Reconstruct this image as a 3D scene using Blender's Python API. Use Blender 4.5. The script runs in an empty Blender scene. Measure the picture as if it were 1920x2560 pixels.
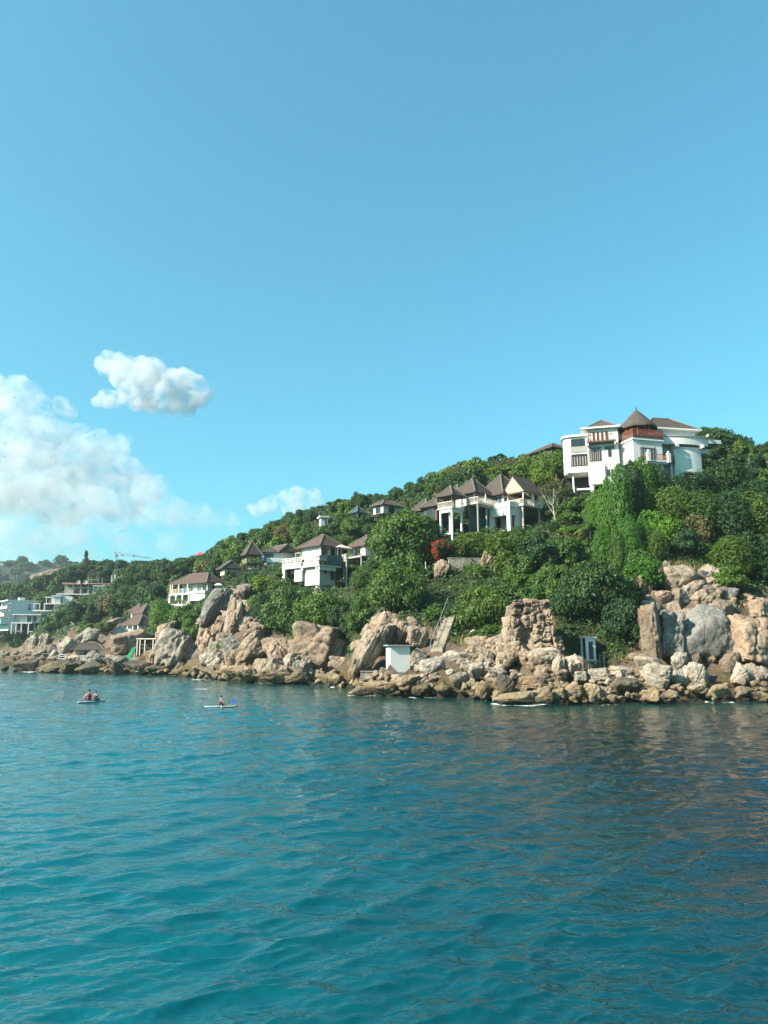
import bpy, bmesh, math, random
import numpy as np
from mathutils import Vector, Matrix
R = math.radians
random.seed(7); rng = np.random.default_rng(11)
SC = bpy.context.scene
COL = SC.collection

# ---------------------------------------------------------------- camera, sky, sun, exposure
F_PX, CX, CY, HOR, CAM_H = 1849.0, 960.0, 1280.0, 1620.0, 5.2
PITCH = math.atan((HOR - CY) / F_PX)
cam_d = bpy.data.cameras.new('camera'); cam = bpy.data.objects.new('camera', cam_d); COL.objects.link(cam)
cam_d.sensor_fit = 'VERTICAL'; cam_d.sensor_height = 36.0; cam_d.lens = 36.0 * F_PX / 2560.0
cam_d.clip_start = 0.5; cam_d.clip_end = 40000
cam.location = (0, 0, CAM_H); cam.rotation_euler = (math.pi / 2 + PITCH, 0, 0)
SC.camera = cam

SUN_AZ = R(243.0)          # clockwise from +Y (the view direction): the sun stands left, a little behind
SUN_EL = R(33.0)
world = bpy.data.worlds.new('World'); SC.world = world; world.use_nodes = True
wn, wl = world.node_tree.nodes, world.node_tree.links
bgn = wn['Background']
sky = wn.new('ShaderNodeTexSky'); sky.sky_type = 'NISHITA'; sky.sun_disc = False
sky.sun_elevation = SUN_EL; sky.sun_rotation = SUN_AZ
sky.altitude = 0; sky.air_density = 1.0; sky.dust_density = 2.4; sky.ozone_density = 2.0
tint = wn.new('ShaderNodeMix'); tint.data_type = 'RGBA'; tint.blend_type = 'MULTIPLY'
tint.inputs['Factor'].default_value = 1.0
tint.inputs['B'].default_value = (0.50, 1.21, 1.23, 1)
gam = wn.new('ShaderNodeGamma'); gam.inputs[1].default_value = 0.75
wl.new(sky.outputs[0], gam.inputs[0]); wl.new(gam.outputs[0], tint.inputs['A']); wl.new(tint.outputs['Result'], bgn.inputs[0])
bgn.inputs[1].default_value = 0.118
sun_d = bpy.data.lights.new('sun', 'SUN'); sun_d.energy = 5.0; sun_d.angle = R(0.53); sun_d.color = (1.0, 0.90, 0.74)
sun = bpy.data.objects.new('sun', sun_d); COL.objects.link(sun)
to_sun = Vector((math.sin(SUN_AZ) * math.cos(SUN_EL), math.cos(SUN_AZ) * math.cos(SUN_EL), math.sin(SUN_EL)))
sun.rotation_euler = to_sun.to_track_quat('Z', 'Y').to_euler(); sun.location = to_sun * 300
SC.view_settings.view_transform = 'Standard'; SC.view_settings.look = 'None'
SC.view_settings.gamma = 1.0; SC.view_settings.use_curve_mapping = False
SC.view_settings.exposure = 1.27
SC.render.engine = 'CYCLES'
SC.cycles.max_bounces = 6; SC.cycles.diffuse_bounces = 3; SC.cycles.glossy_bounces = 3
SC.cycles.transmission_bounces = 3; SC.cycles.transparent_max_bounces = 4; SC.cycles.volume_bounces = 4
SC.cycles.caustics_reflective = False; SC.cycles.caustics_refractive = False
SC.cycles.sample_clamp_indirect = 6.0

# ---------------------------------------------------------------- pixel <-> world
SP, CP = math.sin(PITCH), math.cos(PITCH)
def ray(px, py):
    dx, dy = (px - CX) / F_PX, -(py - CY) / F_PX
    return dx, CP - dy * SP, SP + dy * CP
def W(px, py, D):
    x, y, z = ray(px, py); s = D / y
    return Vector((x * s, D, CAM_H + z * s))
def mpp(py, D):
    return D / ray(CX, py)[1] / F_PX
def proj(X, Y, Z):
    Zr = Z - CAM_H
    f = Y * CP + Zr * SP; u = -Y * SP + Zr * CP
    return CX + F_PX * X / f, CY - F_PX * u / f

# ---------------------------------------------------------------- noise
def _h(ix, iy, iz=0):
    n = (ix.astype(np.int64) * 374761393 + iy.astype(np.int64) * 668265263 + (iz.astype(np.int64) if not np.isscalar(iz) else iz) * 2147483647 * 3 + 1013904223) & 0xffffffff
    n = ((n ^ (n >> 13)) * 1274126177) & 0xffffffff
    n = ((n ^ (n >> 16)) * 2246822519) & 0xffffffff
    return ((n ^ (n >> 15)) & 0xffffff) / float(0xffffff)
def vn2(x, y):
    x = np.asarray(x, float); y = np.asarray(y, float)
    ix, iy = np.floor(x), np.floor(y); fx, fy = x - ix, y - iy
    fx = fx * fx * (3 - 2 * fx); fy = fy * fy * (3 - 2 * fy)
    a, b, c, d = _h(ix, iy), _h(ix + 1, iy), _h(ix, iy + 1), _h(ix + 1, iy + 1)
    return (a * (1 - fx) + b * fx) * (1 - fy) + (c * (1 - fx) + d * fx) * fy
def fbm2(x, y, o=4):
    s, a, t = 0.0, 0.5, 0.0
    for k in range(o):
        s = s + a * (vn2(x * 2 ** k + 17.3 * k, y * 2 ** k - 9.1 * k) * 2 - 1); t += a; a *= 0.5
    return s / t
def vn3(p):
    i = np.floor(p); f = p - i; f = f * f * (3 - 2 * f); r = 0
    for dx in (0, 1):
        for dy in (0, 1):
            for dz in (0, 1):
                w = (f[:, 0] if dx else 1 - f[:, 0]) * (f[:, 1] if dy else 1 - f[:, 1]) * (f[:, 2] if dz else 1 - f[:, 2])
                r = r + w * _h(i[:, 0] + dx, i[:, 1] + dy, i[:, 2] + dz)
    return r
def fbm3(p, o=4):
    s, a, t = 0.0, 0.5, 0.0
    for k in range(o):
        s = s + a * (vn3(p * 2 ** k + 7.7 * k) * 2 - 1); t += a; a *= 0.5
    return s / t

# ---------------------------------------------------------------- materials
MATS = {}
def mat_base(name):
    m = bpy.data.materials.new(name); m.use_nodes = True
    MATS[name] = m
    nt = m.node_tree
    return m, nt.nodes, nt.links, nt.nodes['Principled BSDF']
def ramp(n, stops):
    r = n.new('ShaderNodeValToRGB'); e = r.color_ramp.elements
    while len(e) > 2: e.remove(e[0])
    e[0].position, e[0].color = stops[0][0], (*stops[0][1], 1)
    e[1].position, e[1].color = stops[-1][0], (*stops[-1][1], 1)
    for p, c in stops[1:-1]:
        q = e.new(p); q.color = (*c, 1)
    return r
def noise(n, l, vec, scale, detail=4, rough=0.6, dist=0.0):
    t = n.new('ShaderNodeTexNoise'); t.inputs['Scale'].default_value = scale
    t.inputs['Detail'].default_value = detail; t.inputs['Roughness'].default_value = rough
    t.inputs['Distortion'].default_value = dist
    if vec is not None: l.new(vec, t.inputs['Vector'])
    return t
def mapping(n, l, vec, scale):
    mp = n.new('ShaderNodeMapping'); mp.inputs['Scale'].default_value = scale
    l.new(vec, mp.inputs['Vector']); return mp.outputs[0]
def mix(n, l, fac, a, b, mode='MIX'):
    x = n.new('ShaderNodeMix'); x.data_type = 'RGBA'; x.blend_type = mode
    for k, v in (('Factor', fac), ('A', a), ('B', b)):
        if hasattr(v, 'is_output'): l.new(v, x.inputs[k])
        elif k == 'Factor': x.inputs[k].default_value = v
        else: x.inputs[k].default_value = (*v, 1)
    return x.outputs['Result']
def maprange(n, l, v, a, b, c=0.0, d=1.0):
    r = n.new('ShaderNodeMapRange'); r.inputs[1].default_value = a; r.inputs[2].default_value = b
    r.inputs[3].default_value = c; r.inputs[4].default_value = d
    l.new(v, r.inputs[0]); return r.outputs[0]
def math_n(n, l, op, a, b=0.0):
    m = n.new('ShaderNodeMath'); m.operation = op
    for k, v in ((0, a), (1, b)):
        if hasattr(v, 'is_output'): l.new(v, m.inputs[k])
        else: m.inputs[k].default_value = v
    return m.outputs[0]
def bump(n, l, h, strength, dist, bs):
    b = n.new('ShaderNodeBump'); b.inputs['Strength'].default_value = strength; b.inputs['Distance'].default_value = dist
    l.new(h, b.inputs['Height']); l.new(b.outputs[0], bs.inputs['Normal']); return b

def simple(name, col, rough=0.7, var=0.12, scale=1.2, bmp=0.0, metal=0.0, spec=0.4):
    m, n, l, bs = mat_base(name)
    g = n.new('ShaderNodeTexCoord')
    t = noise(n, l, g.outputs['Object'], scale, 5, 0.62)
    lo = tuple(c * (1 - var) for c in col); hi = tuple(min(1, c * (1 + var)) for c in col)
    r = ramp(n, [(0.3, lo), (0.7, hi)]); l.new(t.outputs[0], r.inputs[0]); l.new(r.outputs[0], bs.inputs['Base Color'])
    bs.inputs['Roughness'].default_value = rough; bs.inputs['Metallic'].default_value = metal
    bs.inputs['Specular IOR Level'].default_value = spec
    if bmp:
        t2 = noise(n, l, g.outputs['Object'], scale * 9, 4, 0.6); bump(n, l, t2.outputs[0], bmp, 0.05, bs)
    return m

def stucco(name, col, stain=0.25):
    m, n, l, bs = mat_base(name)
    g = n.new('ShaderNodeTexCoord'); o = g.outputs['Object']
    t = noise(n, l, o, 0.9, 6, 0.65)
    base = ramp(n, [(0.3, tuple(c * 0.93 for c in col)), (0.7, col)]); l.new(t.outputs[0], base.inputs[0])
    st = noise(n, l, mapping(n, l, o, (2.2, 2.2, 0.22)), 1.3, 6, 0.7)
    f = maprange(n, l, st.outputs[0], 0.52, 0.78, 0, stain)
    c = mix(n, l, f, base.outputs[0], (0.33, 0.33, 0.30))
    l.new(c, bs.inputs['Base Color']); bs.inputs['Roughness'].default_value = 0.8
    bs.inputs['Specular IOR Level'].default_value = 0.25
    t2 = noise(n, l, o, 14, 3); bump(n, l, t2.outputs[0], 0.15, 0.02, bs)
    return m

def rock_mat(name, c1, c2, c3, tide=True, dark=0.0, grey=0.5):
    m, n, l, bs = mat_base(name)
    g = n.new('ShaderNodeNewGeometry'); pos = g.outputs['Position']
    oi = n.new('ShaderNodeObjectInfo')
    a = noise(n, l, pos, 0.22, 6, 0.62, 0.3)
    r1 = ramp(n, [(0.30, c1), (0.52, c2), (0.72, c3)]); l.new(a.outputs[0], r1.inputs[0])
    var = ramp(n, [(0.0, (0.72, 0.70, 0.68)), (0.45, (0.96, 0.93, 0.9)), (1.0, (1.08, 0.98, 0.9))]); l.new(oi.outputs['Random'], var.inputs[0])
    col = mix(n, l, 1.0, r1.outputs[0], var.outputs[0], 'MULTIPLY')
    # fine mineral grain
    gr = noise(n, l, pos, 3.0, 6, 0.75)
    gcol = ramp(n, [(0.33, (0.62, 0.6, 0.58)), (0.5, (0.95, 0.95, 0.95)), (0.7, (1.1, 1.08, 1.04))]); l.new(gr.outputs[0], gcol.inputs[0])
    col = mix(n, l, 0.8, col, gcol.outputs[0], 'MULTIPLY')
    # run-off streaks and lichen
    stv = noise(n, l, mapping(n, l, pos, (1.0, 1.0, 0.16)), 0.9, 6, 0.7, 0.6)
    sf = maprange(n, l, stv.outputs[0], 0.53, 0.70, 0, 0.72)
    col = mix(n, l, sf, col, (0.075, 0.07, 0.062))
    rs = noise(n, l, pos, 0.45, 5, 0.6, 1.0)
    rf = maprange(n, l, rs.outputs[0], 0.56, 0.72, 0, 0.5)
    col = mix(n, l, rf, col, (0.30, 0.155, 0.07))
    # joint cracks: thin curved lines where a stretched noise passes its middle value
    rot = n.new('ShaderNodeMapping'); rot.inputs['Rotation'].default_value = (0.2, 0.55, 0.3); rot.inputs['Scale'].default_value = (1.0, 1.0, 0.45); l.new(pos, rot.inputs['Vector'])
    k1 = noise(n, l, rot.outputs[0], 0.34, 3, 0.5, 0.5)
    ck = maprange(n, l, math_n(n, l, 'ABSOLUTE', math_n(n, l, 'SUBTRACT', k1.outputs[0], 0.5)), 0.0, 0.010, 0.0, 1.0)
    k2 = noise(n, l, mapping(n, l, pos, (0.6, 0.6, 1.3)), 0.55, 3, 0.5, 0.4)
    ck2 = maprange(n, l, math_n(n, l, 'ABSOLUTE', math_n(n, l, 'SUBTRACT', k2.outputs[0], 0.47)), 0.0, 0.008, 0.0, 1.0)
    ck = math_n(n, l, 'MINIMUM', ck, ck2)
    col = mix(n, l, maprange(n, l, ck, 0, 1, 0.6, 0.0), col, (0.05, 0.042, 0.035))
    if tide:
        sep = n.new('ShaderNodeSeparateXYZ'); l.new(pos, sep.inputs[0])
        tn = noise(n, l, pos, 0.55, 5, 0.65)
        h = math_n(n, l, 'ADD', sep.outputs['Z'], maprange(n, l, tn.outputs[0], 0.25, 0.75, 1.3, -1.3))
        al = maprange(n, l, h, 1.2, 2.3, 0.45, 0.0)
        on = noise(n, l, pos, 1.4, 4, 0.6)
        algae = ramp(n, [(0.35, (0.09, 0.068, 0.028)), (0.6, (0.24, 0.165, 0.055))]); l.new(on.outputs[0], algae.inputs[0])
        col = mix(n, l, al, col, algae.outputs[0])
        wet = maprange(n, l, h, 0.1, 0.8, 0.85, 0.0)
        col = mix(n, l, wet, col, (0.032, 0.026, 0.018))
        l.new(maprange(n, l, wet, 0, 1, 0.85, 0.35), bs.inputs['Roughness'])
    else:
        bs.inputs['Roughness'].default_value = 0.88
    if dark: col = mix(n, l, dark, col, (0.03, 0.028, 0.026))
    l.new(col, bs.inputs['Base Color']); bs.inputs['Specular IOR Level'].default_value = 0.3
    hb = noise(n, l, pos, 1.5, 8, 0.68)
    hh = math_n(n, l, 'ADD', hb.outputs[0], math_n(n, l, 'MULTIPLY', ck, 0.25))
    bump(n, l, hh, 0.75, 0.35, bs)
    return m

def leaf_mat(name, dark, mid, light, trans=0.3, tip=None):
    m, n, l, bs = mat_base(name)
    oi = n.new('ShaderNodeObjectInfo'); g = n.new('ShaderNodeNewGeometry')
    t = noise(n, l, g.outputs['Position'], 0.55, 3, 0.6)
    rr = math_n(n, l, 'ADD', math_n(n, l, 'MULTIPLY', g.outputs['Random Per Island'], 0.55), math_n(n, l, 'MULTIPLY', t.outputs[0], 0.5))
    r = ramp(n, [(0.18, dark), (0.5, mid), (0.88, light)]); l.new(rr, r.inputs[0])
    hv = ramp(n, [(0.0, (0.72, 0.86, 0.85)), (0.5, (1, 1, 1)), (1.0, (1.28, 1.08, 0.75))]); l.new(oi.outputs['Random'], hv.inputs[0])
    c = mix(n, l, 1.0, r.outputs[0], hv.outputs[0], 'MULTIPLY')
    l.new(c, bs.inputs['Base Color']); bs.inputs['Roughness'].default_value = 0.5; bs.inputs['Specular IOR Level'].default_value = 0.35
    tr = n.new('ShaderNodeBsdfTranslucent')
    tc = mix(n, l, 1.0, c, (1.25, 1.35, 0.55), 'MULTIPLY'); l.new(tc, tr.inputs[0])
    ms = n.new('ShaderNodeMixShader'); ms.inputs[0].default_value = trans
    l.new(bs.outputs[0], ms.inputs[1]); l.new(tr.outputs[0], ms.inputs[2])
    l.new(ms.outputs[0], n['Material Output'].inputs[0])
    return m

def roof_mat(name, c1, c2, course=3.2):
    m, n, l, bs = mat_base(name)
    g = n.new('ShaderNodeTexCoord'); o = g.outputs['Object']
    sp = n.new('ShaderNodeSeparateXYZ'); l.new(o, sp.inputs[0])
    w = n.new('ShaderNodeTexWave'); w.bands_direction = 'Z'; w.inputs['Scale'].default_value = course
    w.inputs['Distortion'].default_value = 2.0; w.inputs['Detail'].default_value = 3; w.inputs['Detail Scale'].default_value = 3
    l.new(o, w.inputs['Vector'])
    t = noise(n, l, o, 3.5, 6, 0.7)
    f = math_n(n, l, 'ADD', math_n(n, l, 'MULTIPLY', w.outputs['Fac'], 0.35), math_n(n, l, 'MULTIPLY', t.outputs[0], 0.7))
    r = ramp(n, [(0.25, c1), (0.8, c2)]); l.new(f, r.inputs[0])
    pat = noise(n, l, o, 0.7, 4, 0.6)
    c = mix(n, l, maprange(n, l, pat.outputs[0], 0.5, 0.75, 0, 0.4), r.outputs[0], tuple(x * 0.55 for x in c1))
    l.new(c, bs.inputs['Base Color']); bs.inputs['Roughness'].default_value = 0.9; bs.inputs['Specular IOR Level'].default_value = 0.2
    bump(n, l, f, 0.6, 0.08, bs)
    return m

M_rock = rock_mat('granite_tan', (0.1814, 0.1307, 0.0961), (0.2894, 0.2227, 0.1723), (0.3714, 0.3098, 0.2506))
M_rockpale = rock_mat('granite_pale', (0.2504, 0.2082, 0.1723), (0.3455, 0.3050, 0.2610), (0.4146, 0.3873, 0.3446))
M_rockgrey = rock_mat('granite_grey', (0.1296, 0.1278, 0.1253), (0.2030, 0.1985, 0.1879), (0.2851, 0.2711, 0.2506))
M_rockdark = rock_mat('granite_wet', (0.0582, 0.0504, 0.0440), (0.0931, 0.0840, 0.0748), (0.1474, 0.1302, 0.1100))
M_white = stucco('white_stucco', (0.62, 0.605, 0.575), 0.25)
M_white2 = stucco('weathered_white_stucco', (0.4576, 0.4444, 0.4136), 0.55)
M_conc = stucco('concrete', (0.2904, 0.2772, 0.2552), 0.5)
M_trim = simple('white_trim_paint', (0.66, 0.65, 0.625), 0.6, 0.04)
M_roof = roof_mat('thatch_shingle', (0.0420, 0.0316, 0.0275), (0.1083, 0.0824, 0.0712))
M_roofr = roof_mat('reddish_shingle', (0.0576, 0.0368, 0.0308), (0.1354, 0.0920, 0.0785))
M_roofg = roof_mat('grey_thatch', (0.0474, 0.0368, 0.0324), (0.1185, 0.0957, 0.0850), 5.0)
M_rooft = roof_mat('teal_shingle', (0.0240, 0.0560, 0.0680), (0.0560, 0.1040, 0.1200))
M_ridge = simple('ridge_thatch', (0.1354, 0.1141, 0.1012), 0.9, 0.25, 4, 0.3)
M_wood = simple('grey_timber', (0.36, 0.29, 0.235), 0.8, 0.25, 2.5, 0.2)
M_woodd = simple('dark_timber', (0.07, 0.045, 0.032), 0.75, 0.3, 2.5, 0.2)
M_woodr = simple('red_timber', (0.25, 0.075, 0.038), 0.6, 0.25, 2.5, 0.1)
M_woodw = simple('whitewashed_timber', (0.66, 0.58, 0.50), 0.75, 0.2, 3, 0.2)
M_iron = simple('grey_pipe', (0.3150, 0.3290, 0.3360), 0.45, 0.15, 2, 0, 0.4)
M_glass, _n, _l, _b = mat_base('window_glass'); _b.inputs['Base Color'].default_value = (0.015, 0.022, 0.026, 1); _b.inputs['Roughness'].default_value = 0.06; _b.inputs['Specular IOR Level'].default_value = 0.7
M_glassb, _n, _l, _b = mat_base('blue_window_glass'); _b.inputs['Base Color'].default_value = (0.03, 0.10, 0.14, 1); _b.inputs['Roughness'].default_value = 0.06; _b.inputs['Specular IOR Level'].default_value = 0.8
M_curtain = simple('curtain', (0.34, 0.27, 0.24), 0.9, 0.3, 3)
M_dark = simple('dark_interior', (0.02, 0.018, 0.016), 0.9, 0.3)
M_green = simple('green_canvas', (0.005, 0.30, 0.12), 0.6, 0.15, 2)
M_teal = simple('teal_panel', (0.035, 0.10, 0.105), 0.7, 0.2, 3)
M_bark = simple('bark', (0.13, 0.095, 0.07), 0.9, 0.35, 3, 0.4)
M_barkp = simple('pale_bark', (0.2520, 0.2220, 0.1860), 0.9, 0.25, 3, 0.3)
M_stone = rock_mat('masonry_stone', (0.2720, 0.2400, 0.2080), (0.3680, 0.3280, 0.2800), (0.4400, 0.4000, 0.3520), tide=False)
M_leaf = [leaf_mat('leaf_dark', (0.0093, 0.0290, 0.0089), (0.0238, 0.0657, 0.0161), (0.0553, 0.1159, 0.0215)),
          leaf_mat('leaf_mid', (0.0208, 0.0537, 0.0099), (0.0548, 0.1159, 0.0178), (0.1086, 0.1826, 0.0259)),
          leaf_mat('leaf_light', (0.0358, 0.0805, 0.0099), (0.0945, 0.1664, 0.0169), (0.1795, 0.2523, 0.0259)),
          leaf_mat('leaf_olive', (0.0362, 0.0416, 0.0145), (0.0949, 0.0922, 0.0290), (0.1718, 0.1537, 0.0497)),
          leaf_mat('leaf_vine', (0.0189, 0.0666, 0.0059), (0.0586, 0.1556, 0.0099), (0.1323, 0.2578, 0.0160), 0.38),
          leaf_mat('leaf_yellow', (0.0723, 0.0768, 0.0090), (0.1537, 0.1492, 0.0145), (0.2350, 0.2170, 0.0253))]
M_grass = leaf_mat('dry_grass', (0.0960, 0.0880, 0.0240), (0.2080, 0.1760, 0.0560), (0.3360, 0.2880, 0.1040), 0.2)
M_bract = leaf_mat('red_bract', (0.2800, 0.0096, 0.0096), (0.4800, 0.0240, 0.0160), (0.6000, 0.0320, 0.0800), 0.3)

# ---------------------------------------------------------------- mesh helpers
def tag(o, label=None, cat=None, group=None, kind=None):
    if label: o['label'] = label
    if cat: o['category'] = cat
    if group: o['group'] = group
    if kind: o['kind'] = kind
    return o
def mesh_obj(name, me, parent=None):
    o = bpy.data.objects.new(name, me); COL.objects.link(o)
    if parent is not None: o.parent = parent
    return o
def np_mesh(name, V, Fc, mat, smooth=True):
    me = bpy.data.meshes.new(name)
    V = np.asarray(V, np.float32); Fc = np.asarray(Fc, np.int32)
    k = Fc.shape[1]
    me.vertices.add(len(V)); me.vertices.foreach_set('co', V.ravel())
    me.loops.add(Fc.size); me.loops.foreach_set('vertex_index', Fc.ravel())
    me.polygons.add(len(Fc)); me.polygons.foreach_set('loop_start', np.arange(0, Fc.size, k, dtype=np.int32))
    me.polygons.foreach_set('loop_total', np.full(len(Fc), k, np.int32))
    me.polygons.foreach_set('use_smooth', np.full(len(Fc), smooth))
    me.update(calc_edges=True); me.validate()
    me.materials.append(mat)
    return me
def empty(name, loc, yaw=0.0):
    e = bpy.data.objects.new(name, None); COL.objects.link(e)
    e.location = loc; e.rotation_euler = (0, 0, yaw); e.empty_display_size = 0.3
    return e

class MB:
    """collects boxes, bars and prisms in local metres; build() links them as one mesh object"""
    def __init__(s): s.v = []; s.f = []; s.sm = []
    def add(s, vs, fs, smooth=False):
        k = len(s.v); s.v += [tuple(v) for v in vs]; s.f += [tuple(i + k for i in f) for f in fs]; s.sm += [smooth] * len(fs); return s
    def box(s, x0, x1, y0, y1, z0, z1):
        return s.add([(x0, y0, z0), (x1, y0, z0), (x1, y1, z0), (x0, y1, z0), (x0, y0, z1), (x1, y0, z1), (x1, y1, z1), (x0, y1, z1)],
                     [(0, 3, 2, 1), (4, 5, 6, 7), (0, 1, 5, 4), (1, 2, 6, 5), (2, 3, 7, 6), (3, 0, 4, 7)])
    def prism(s, pts, z0, z1, smooth=False):
        n = len(pts)
        s.add([(p[0], p[1], z0) for p in pts] + [(p[0], p[1], z1) for p in pts], [tuple(range(n))[::-1], tuple(range(n, 2 * n))])
        return s.add([(p[0], p[1], z0) for p in pts] + [(p[0], p[1], z1) for p in pts], [(i, (i + 1) % n, n + (i + 1) % n, n + i) for i in range(n)], smooth)
    def bar(s, p, q, r, n=6, r2=None):
        p, q = Vector(p), Vector(q); d = (q - p)
        if d.length < 1e-6: return s
        a = d.orthogonal().normalized(); b = d.normalized().cross(a); r2 = r if r2 is None else r2
        vs = [p + (a * math.cos(t) + b * math.sin(t)) * r for t in [2 * math.pi * i / n + .4 for i in range(n)]] + \
             [q + (a * math.cos(t) + b * math.sin(t)) * r2 for t in [2 * math.pi * i / n + .4 for i in range(n)]]
        s.add(vs, [tuple(range(n))[::-1], tuple(range(n, 2 * n))])
        return s.add(vs, [(i, (i + 1) % n, n + (i + 1) % n, n + i) for i in range(n)], n > 5)
    def beam(s, p, q, w, h):
        p, q = Vector(p), Vector(q); d = (q - p).normalized()
        up = Vector((0, 0, 1)) if abs(d.z) < 0.95 else Vector((1, 0, 0))
        a = d.cross(up).normalized() * (w / 2); b = a.cross(d).normalized() * (h / 2)
        vs = [p - a - b, p + a - b, p + a + b, p - a + b, q - a - b, q + a - b, q + a + b, q - a + b]
        return s.add(vs, [(0, 1, 2, 3), (7, 6, 5, 4), (0, 4, 5, 1), (1, 5, 6, 2), (2, 6, 7, 3), (3, 7, 4, 0)])
    def sphere(s, c, rx, ry=None, rz=None, n=10, m=7):
        ry = ry or rx; rz = rz or rx; vs = []
        for j in range(m + 1):
            t = math.pi * j / m
            for i in range(n):
                p = 2 * math.pi * i / n
                vs.append((c[0] + rx * math.sin(t) * math.cos(p), c[1] + ry * math.sin(t) * math.sin(p), c[2] + rz * math.cos(t)))
        return s.add(vs, [(j * n + i, (j + 1) * n + i, (j + 1) * n + (i + 1) % n, j * n + (i + 1) % n) for j in range(m) for i in range(n)], True)
    def tf(s, off, yaw):
        c, k = math.cos(yaw), math.sin(yaw)
        s.v = [(x * c - y * k + off[0], x * k + y * c + off[1], z + off[2]) for x, y, z in s.v]; return s
    def mesh(s, name, mat):
        me = bpy.data.meshes.new(name); me.from_pydata(s.v, [], s.f); me.materials.append(mat)
        me.polygons.foreach_set('use_smooth', s.sm); me.update(); return me
    def build(s, name, mat, parent=None, label=None):
        o = mesh_obj(name, s.mesh(name, mat), parent)
        bm = bmesh.new(); bm.from_mesh(o.data); bmesh.ops.recalc_face_normals(bm, faces=bm.faces); bm.to_mesh(o.data); bm.free()
        if label: o['label'] = label
        return o

# ---------------------------------------------------------------- terrain (one real height field)
COLS = {  # image column -> (row, distance) of the ground seen there, shore first, ridge last
 2500: [(1750, 76), (1690, 84), (1500, 96), (1300, 122), (1150, 150)],
 2150: [(1750, 75), (1690, 83), (1500, 94), (1300, 118), (1150, 148)],
 1900: [(1752, 73), (1690, 82), (1640, 87), (1510, 94), (1400, 106), (1290, 122), (1150, 150)],
 1800: [(1755, 72), (1690, 81), (1640, 86), (1500, 93), (1400, 104), (1280, 122), (1130, 150)],
 1700: [(1757, 71), (1690, 80), (1640, 86), (1430, 97), (1350, 108), (1225, 125), (1205, 132), (1130, 150)],
 1600: [(1758, 70), (1690, 79), (1640, 85), (1480, 95), (1370, 108), (1240, 121), (1222, 130), (1140, 152)],
 1500: [(1762, 68), (1690, 78), (1655, 84), (1520, 95), (1370, 110), (1245, 122), (1225, 132), (1150, 152)],
 1410: [(1763, 67), (1700, 76), (1650, 83), (1530, 93), (1400, 106), (1280, 121), (1180, 150)],
 1330: [(1763, 67), (1700, 76), (1650, 81), (1535, 90), (1420, 104), (1330, 118), (1270, 128), (1190, 160)],
 1230: [(1750, 74), (1680, 82), (1600, 92), (1500, 102), (1420, 112), (1340, 122), (1270, 134), (1200, 165)],
 1150: [(1744, 77), (1665, 86), (1600, 93), (1500, 104), (1440, 111), (1415, 116), (1345, 122), (1270, 136), (1200, 170)],
 1060: [(1741, 79), (1665, 87), (1570, 97), (1480, 109), (1390, 121), (1300, 136), (1230, 178)],
 980: [(1741, 79), (1665, 87), (1560, 98), (1480, 110), (1400, 123), (1310, 148), (1255, 195)],
 905: [(1742, 79), (1690, 90), (1600, 104), (1500, 118), (1420, 132), (1330, 165), (1260, 205)],
 850: [(1718, 101), (1690, 114), (1600, 128), (1500, 138), (1420, 150), (1330, 180), (1265, 212)],
 780: [(1712, 106), (1640, 116), (1580, 124), (1500, 136), (1430, 150), (1340, 185), (1290, 220)],
 680: [(1709, 108), (1650, 118), (1590, 128), (1490, 146), (1430, 164), (1360, 205), (1325, 250)],
 560: [(1703, 116), (1650, 130), (1530, 146), (1470, 165), (1420, 195), (1385, 255)],
 470: [(1690, 137), (1660, 148), (1600, 160), (1535, 178), (1470, 205), (1420, 280)],
 400: [(1687, 143), (1650, 153), (1590, 165), (1540, 182), (1480, 225), (1425, 295)],
 320: [(1686, 146), (1652, 158), (1600, 175), (1550, 195), (1490, 240), (1425, 312)],
 220: [(1683, 153), (1652, 168), (1600, 198), (1530, 240), (1470, 285), (1430, 330)],
 130: [(1681, 158), (1664, 175), (1645, 215), (1600, 245), (1530, 270), (1490, 305), (1455, 345)],
 20: [(1652, 298), (1635, 310), (1590, 318), (1545, 330), (1500, 372), (1480, 450)],
 -200: [(1650, 318), (1590, 335), (1520, 370), (1490, 460)],
 -600: [(1648, 335), (1590, 350), (1520, 390), (1490, 470)],
}
ctrl = []
for px, L in COLS.items():
    for (py, D) in L:
        p = W(px, py, D); z = p.z
        if (py, D) == L[0]: z = -0.2
        ctrl.append((p.x, p.y, z))
    p0 = W(px, *L[0]); pl = W(px, *L[-1])
    sx = p0.x / p0.y
    for back, z in ((5, -2.2), (22, -6.5)):
        ctrl.append((sx * (p0.y - back), p0.y - back, z))
    ctrl.append((pl.x * 1.25, pl.y * 1.25, pl.z - 1.5))
    ctrl.append((pl.x * 1.9, pl.y * 1.9, pl.z - 6))
for x, y, z in ((0, 0, -9), (-60, 40, -9), (60, 20, -9), (-60, 110, -7), (-110, 150, -7), (-120, 230, -6), (-75, 190, -4.0), (-70, 215, -2.2), (-200, 200, -8), (-30, 80, -7), (90, 40, -8)):
    ctrl.append((x, y, z))
C_ = np.array(ctrl); CXY = C_[:, :2]; CZ = C_[:, 2]
_d = np.sqrt(((CXY[:, None] - CXY[None]) ** 2).sum(-1) + 1.0)
_A = np.block([[_d + 0.0 * np.eye(len(CZ)), np.ones((len(CZ), 1))], [np.ones((1, len(CZ))), np.zeros((1, 1))]])
_w = np.linalg.solve(_A, np.append(CZ, 0.0))
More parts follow.
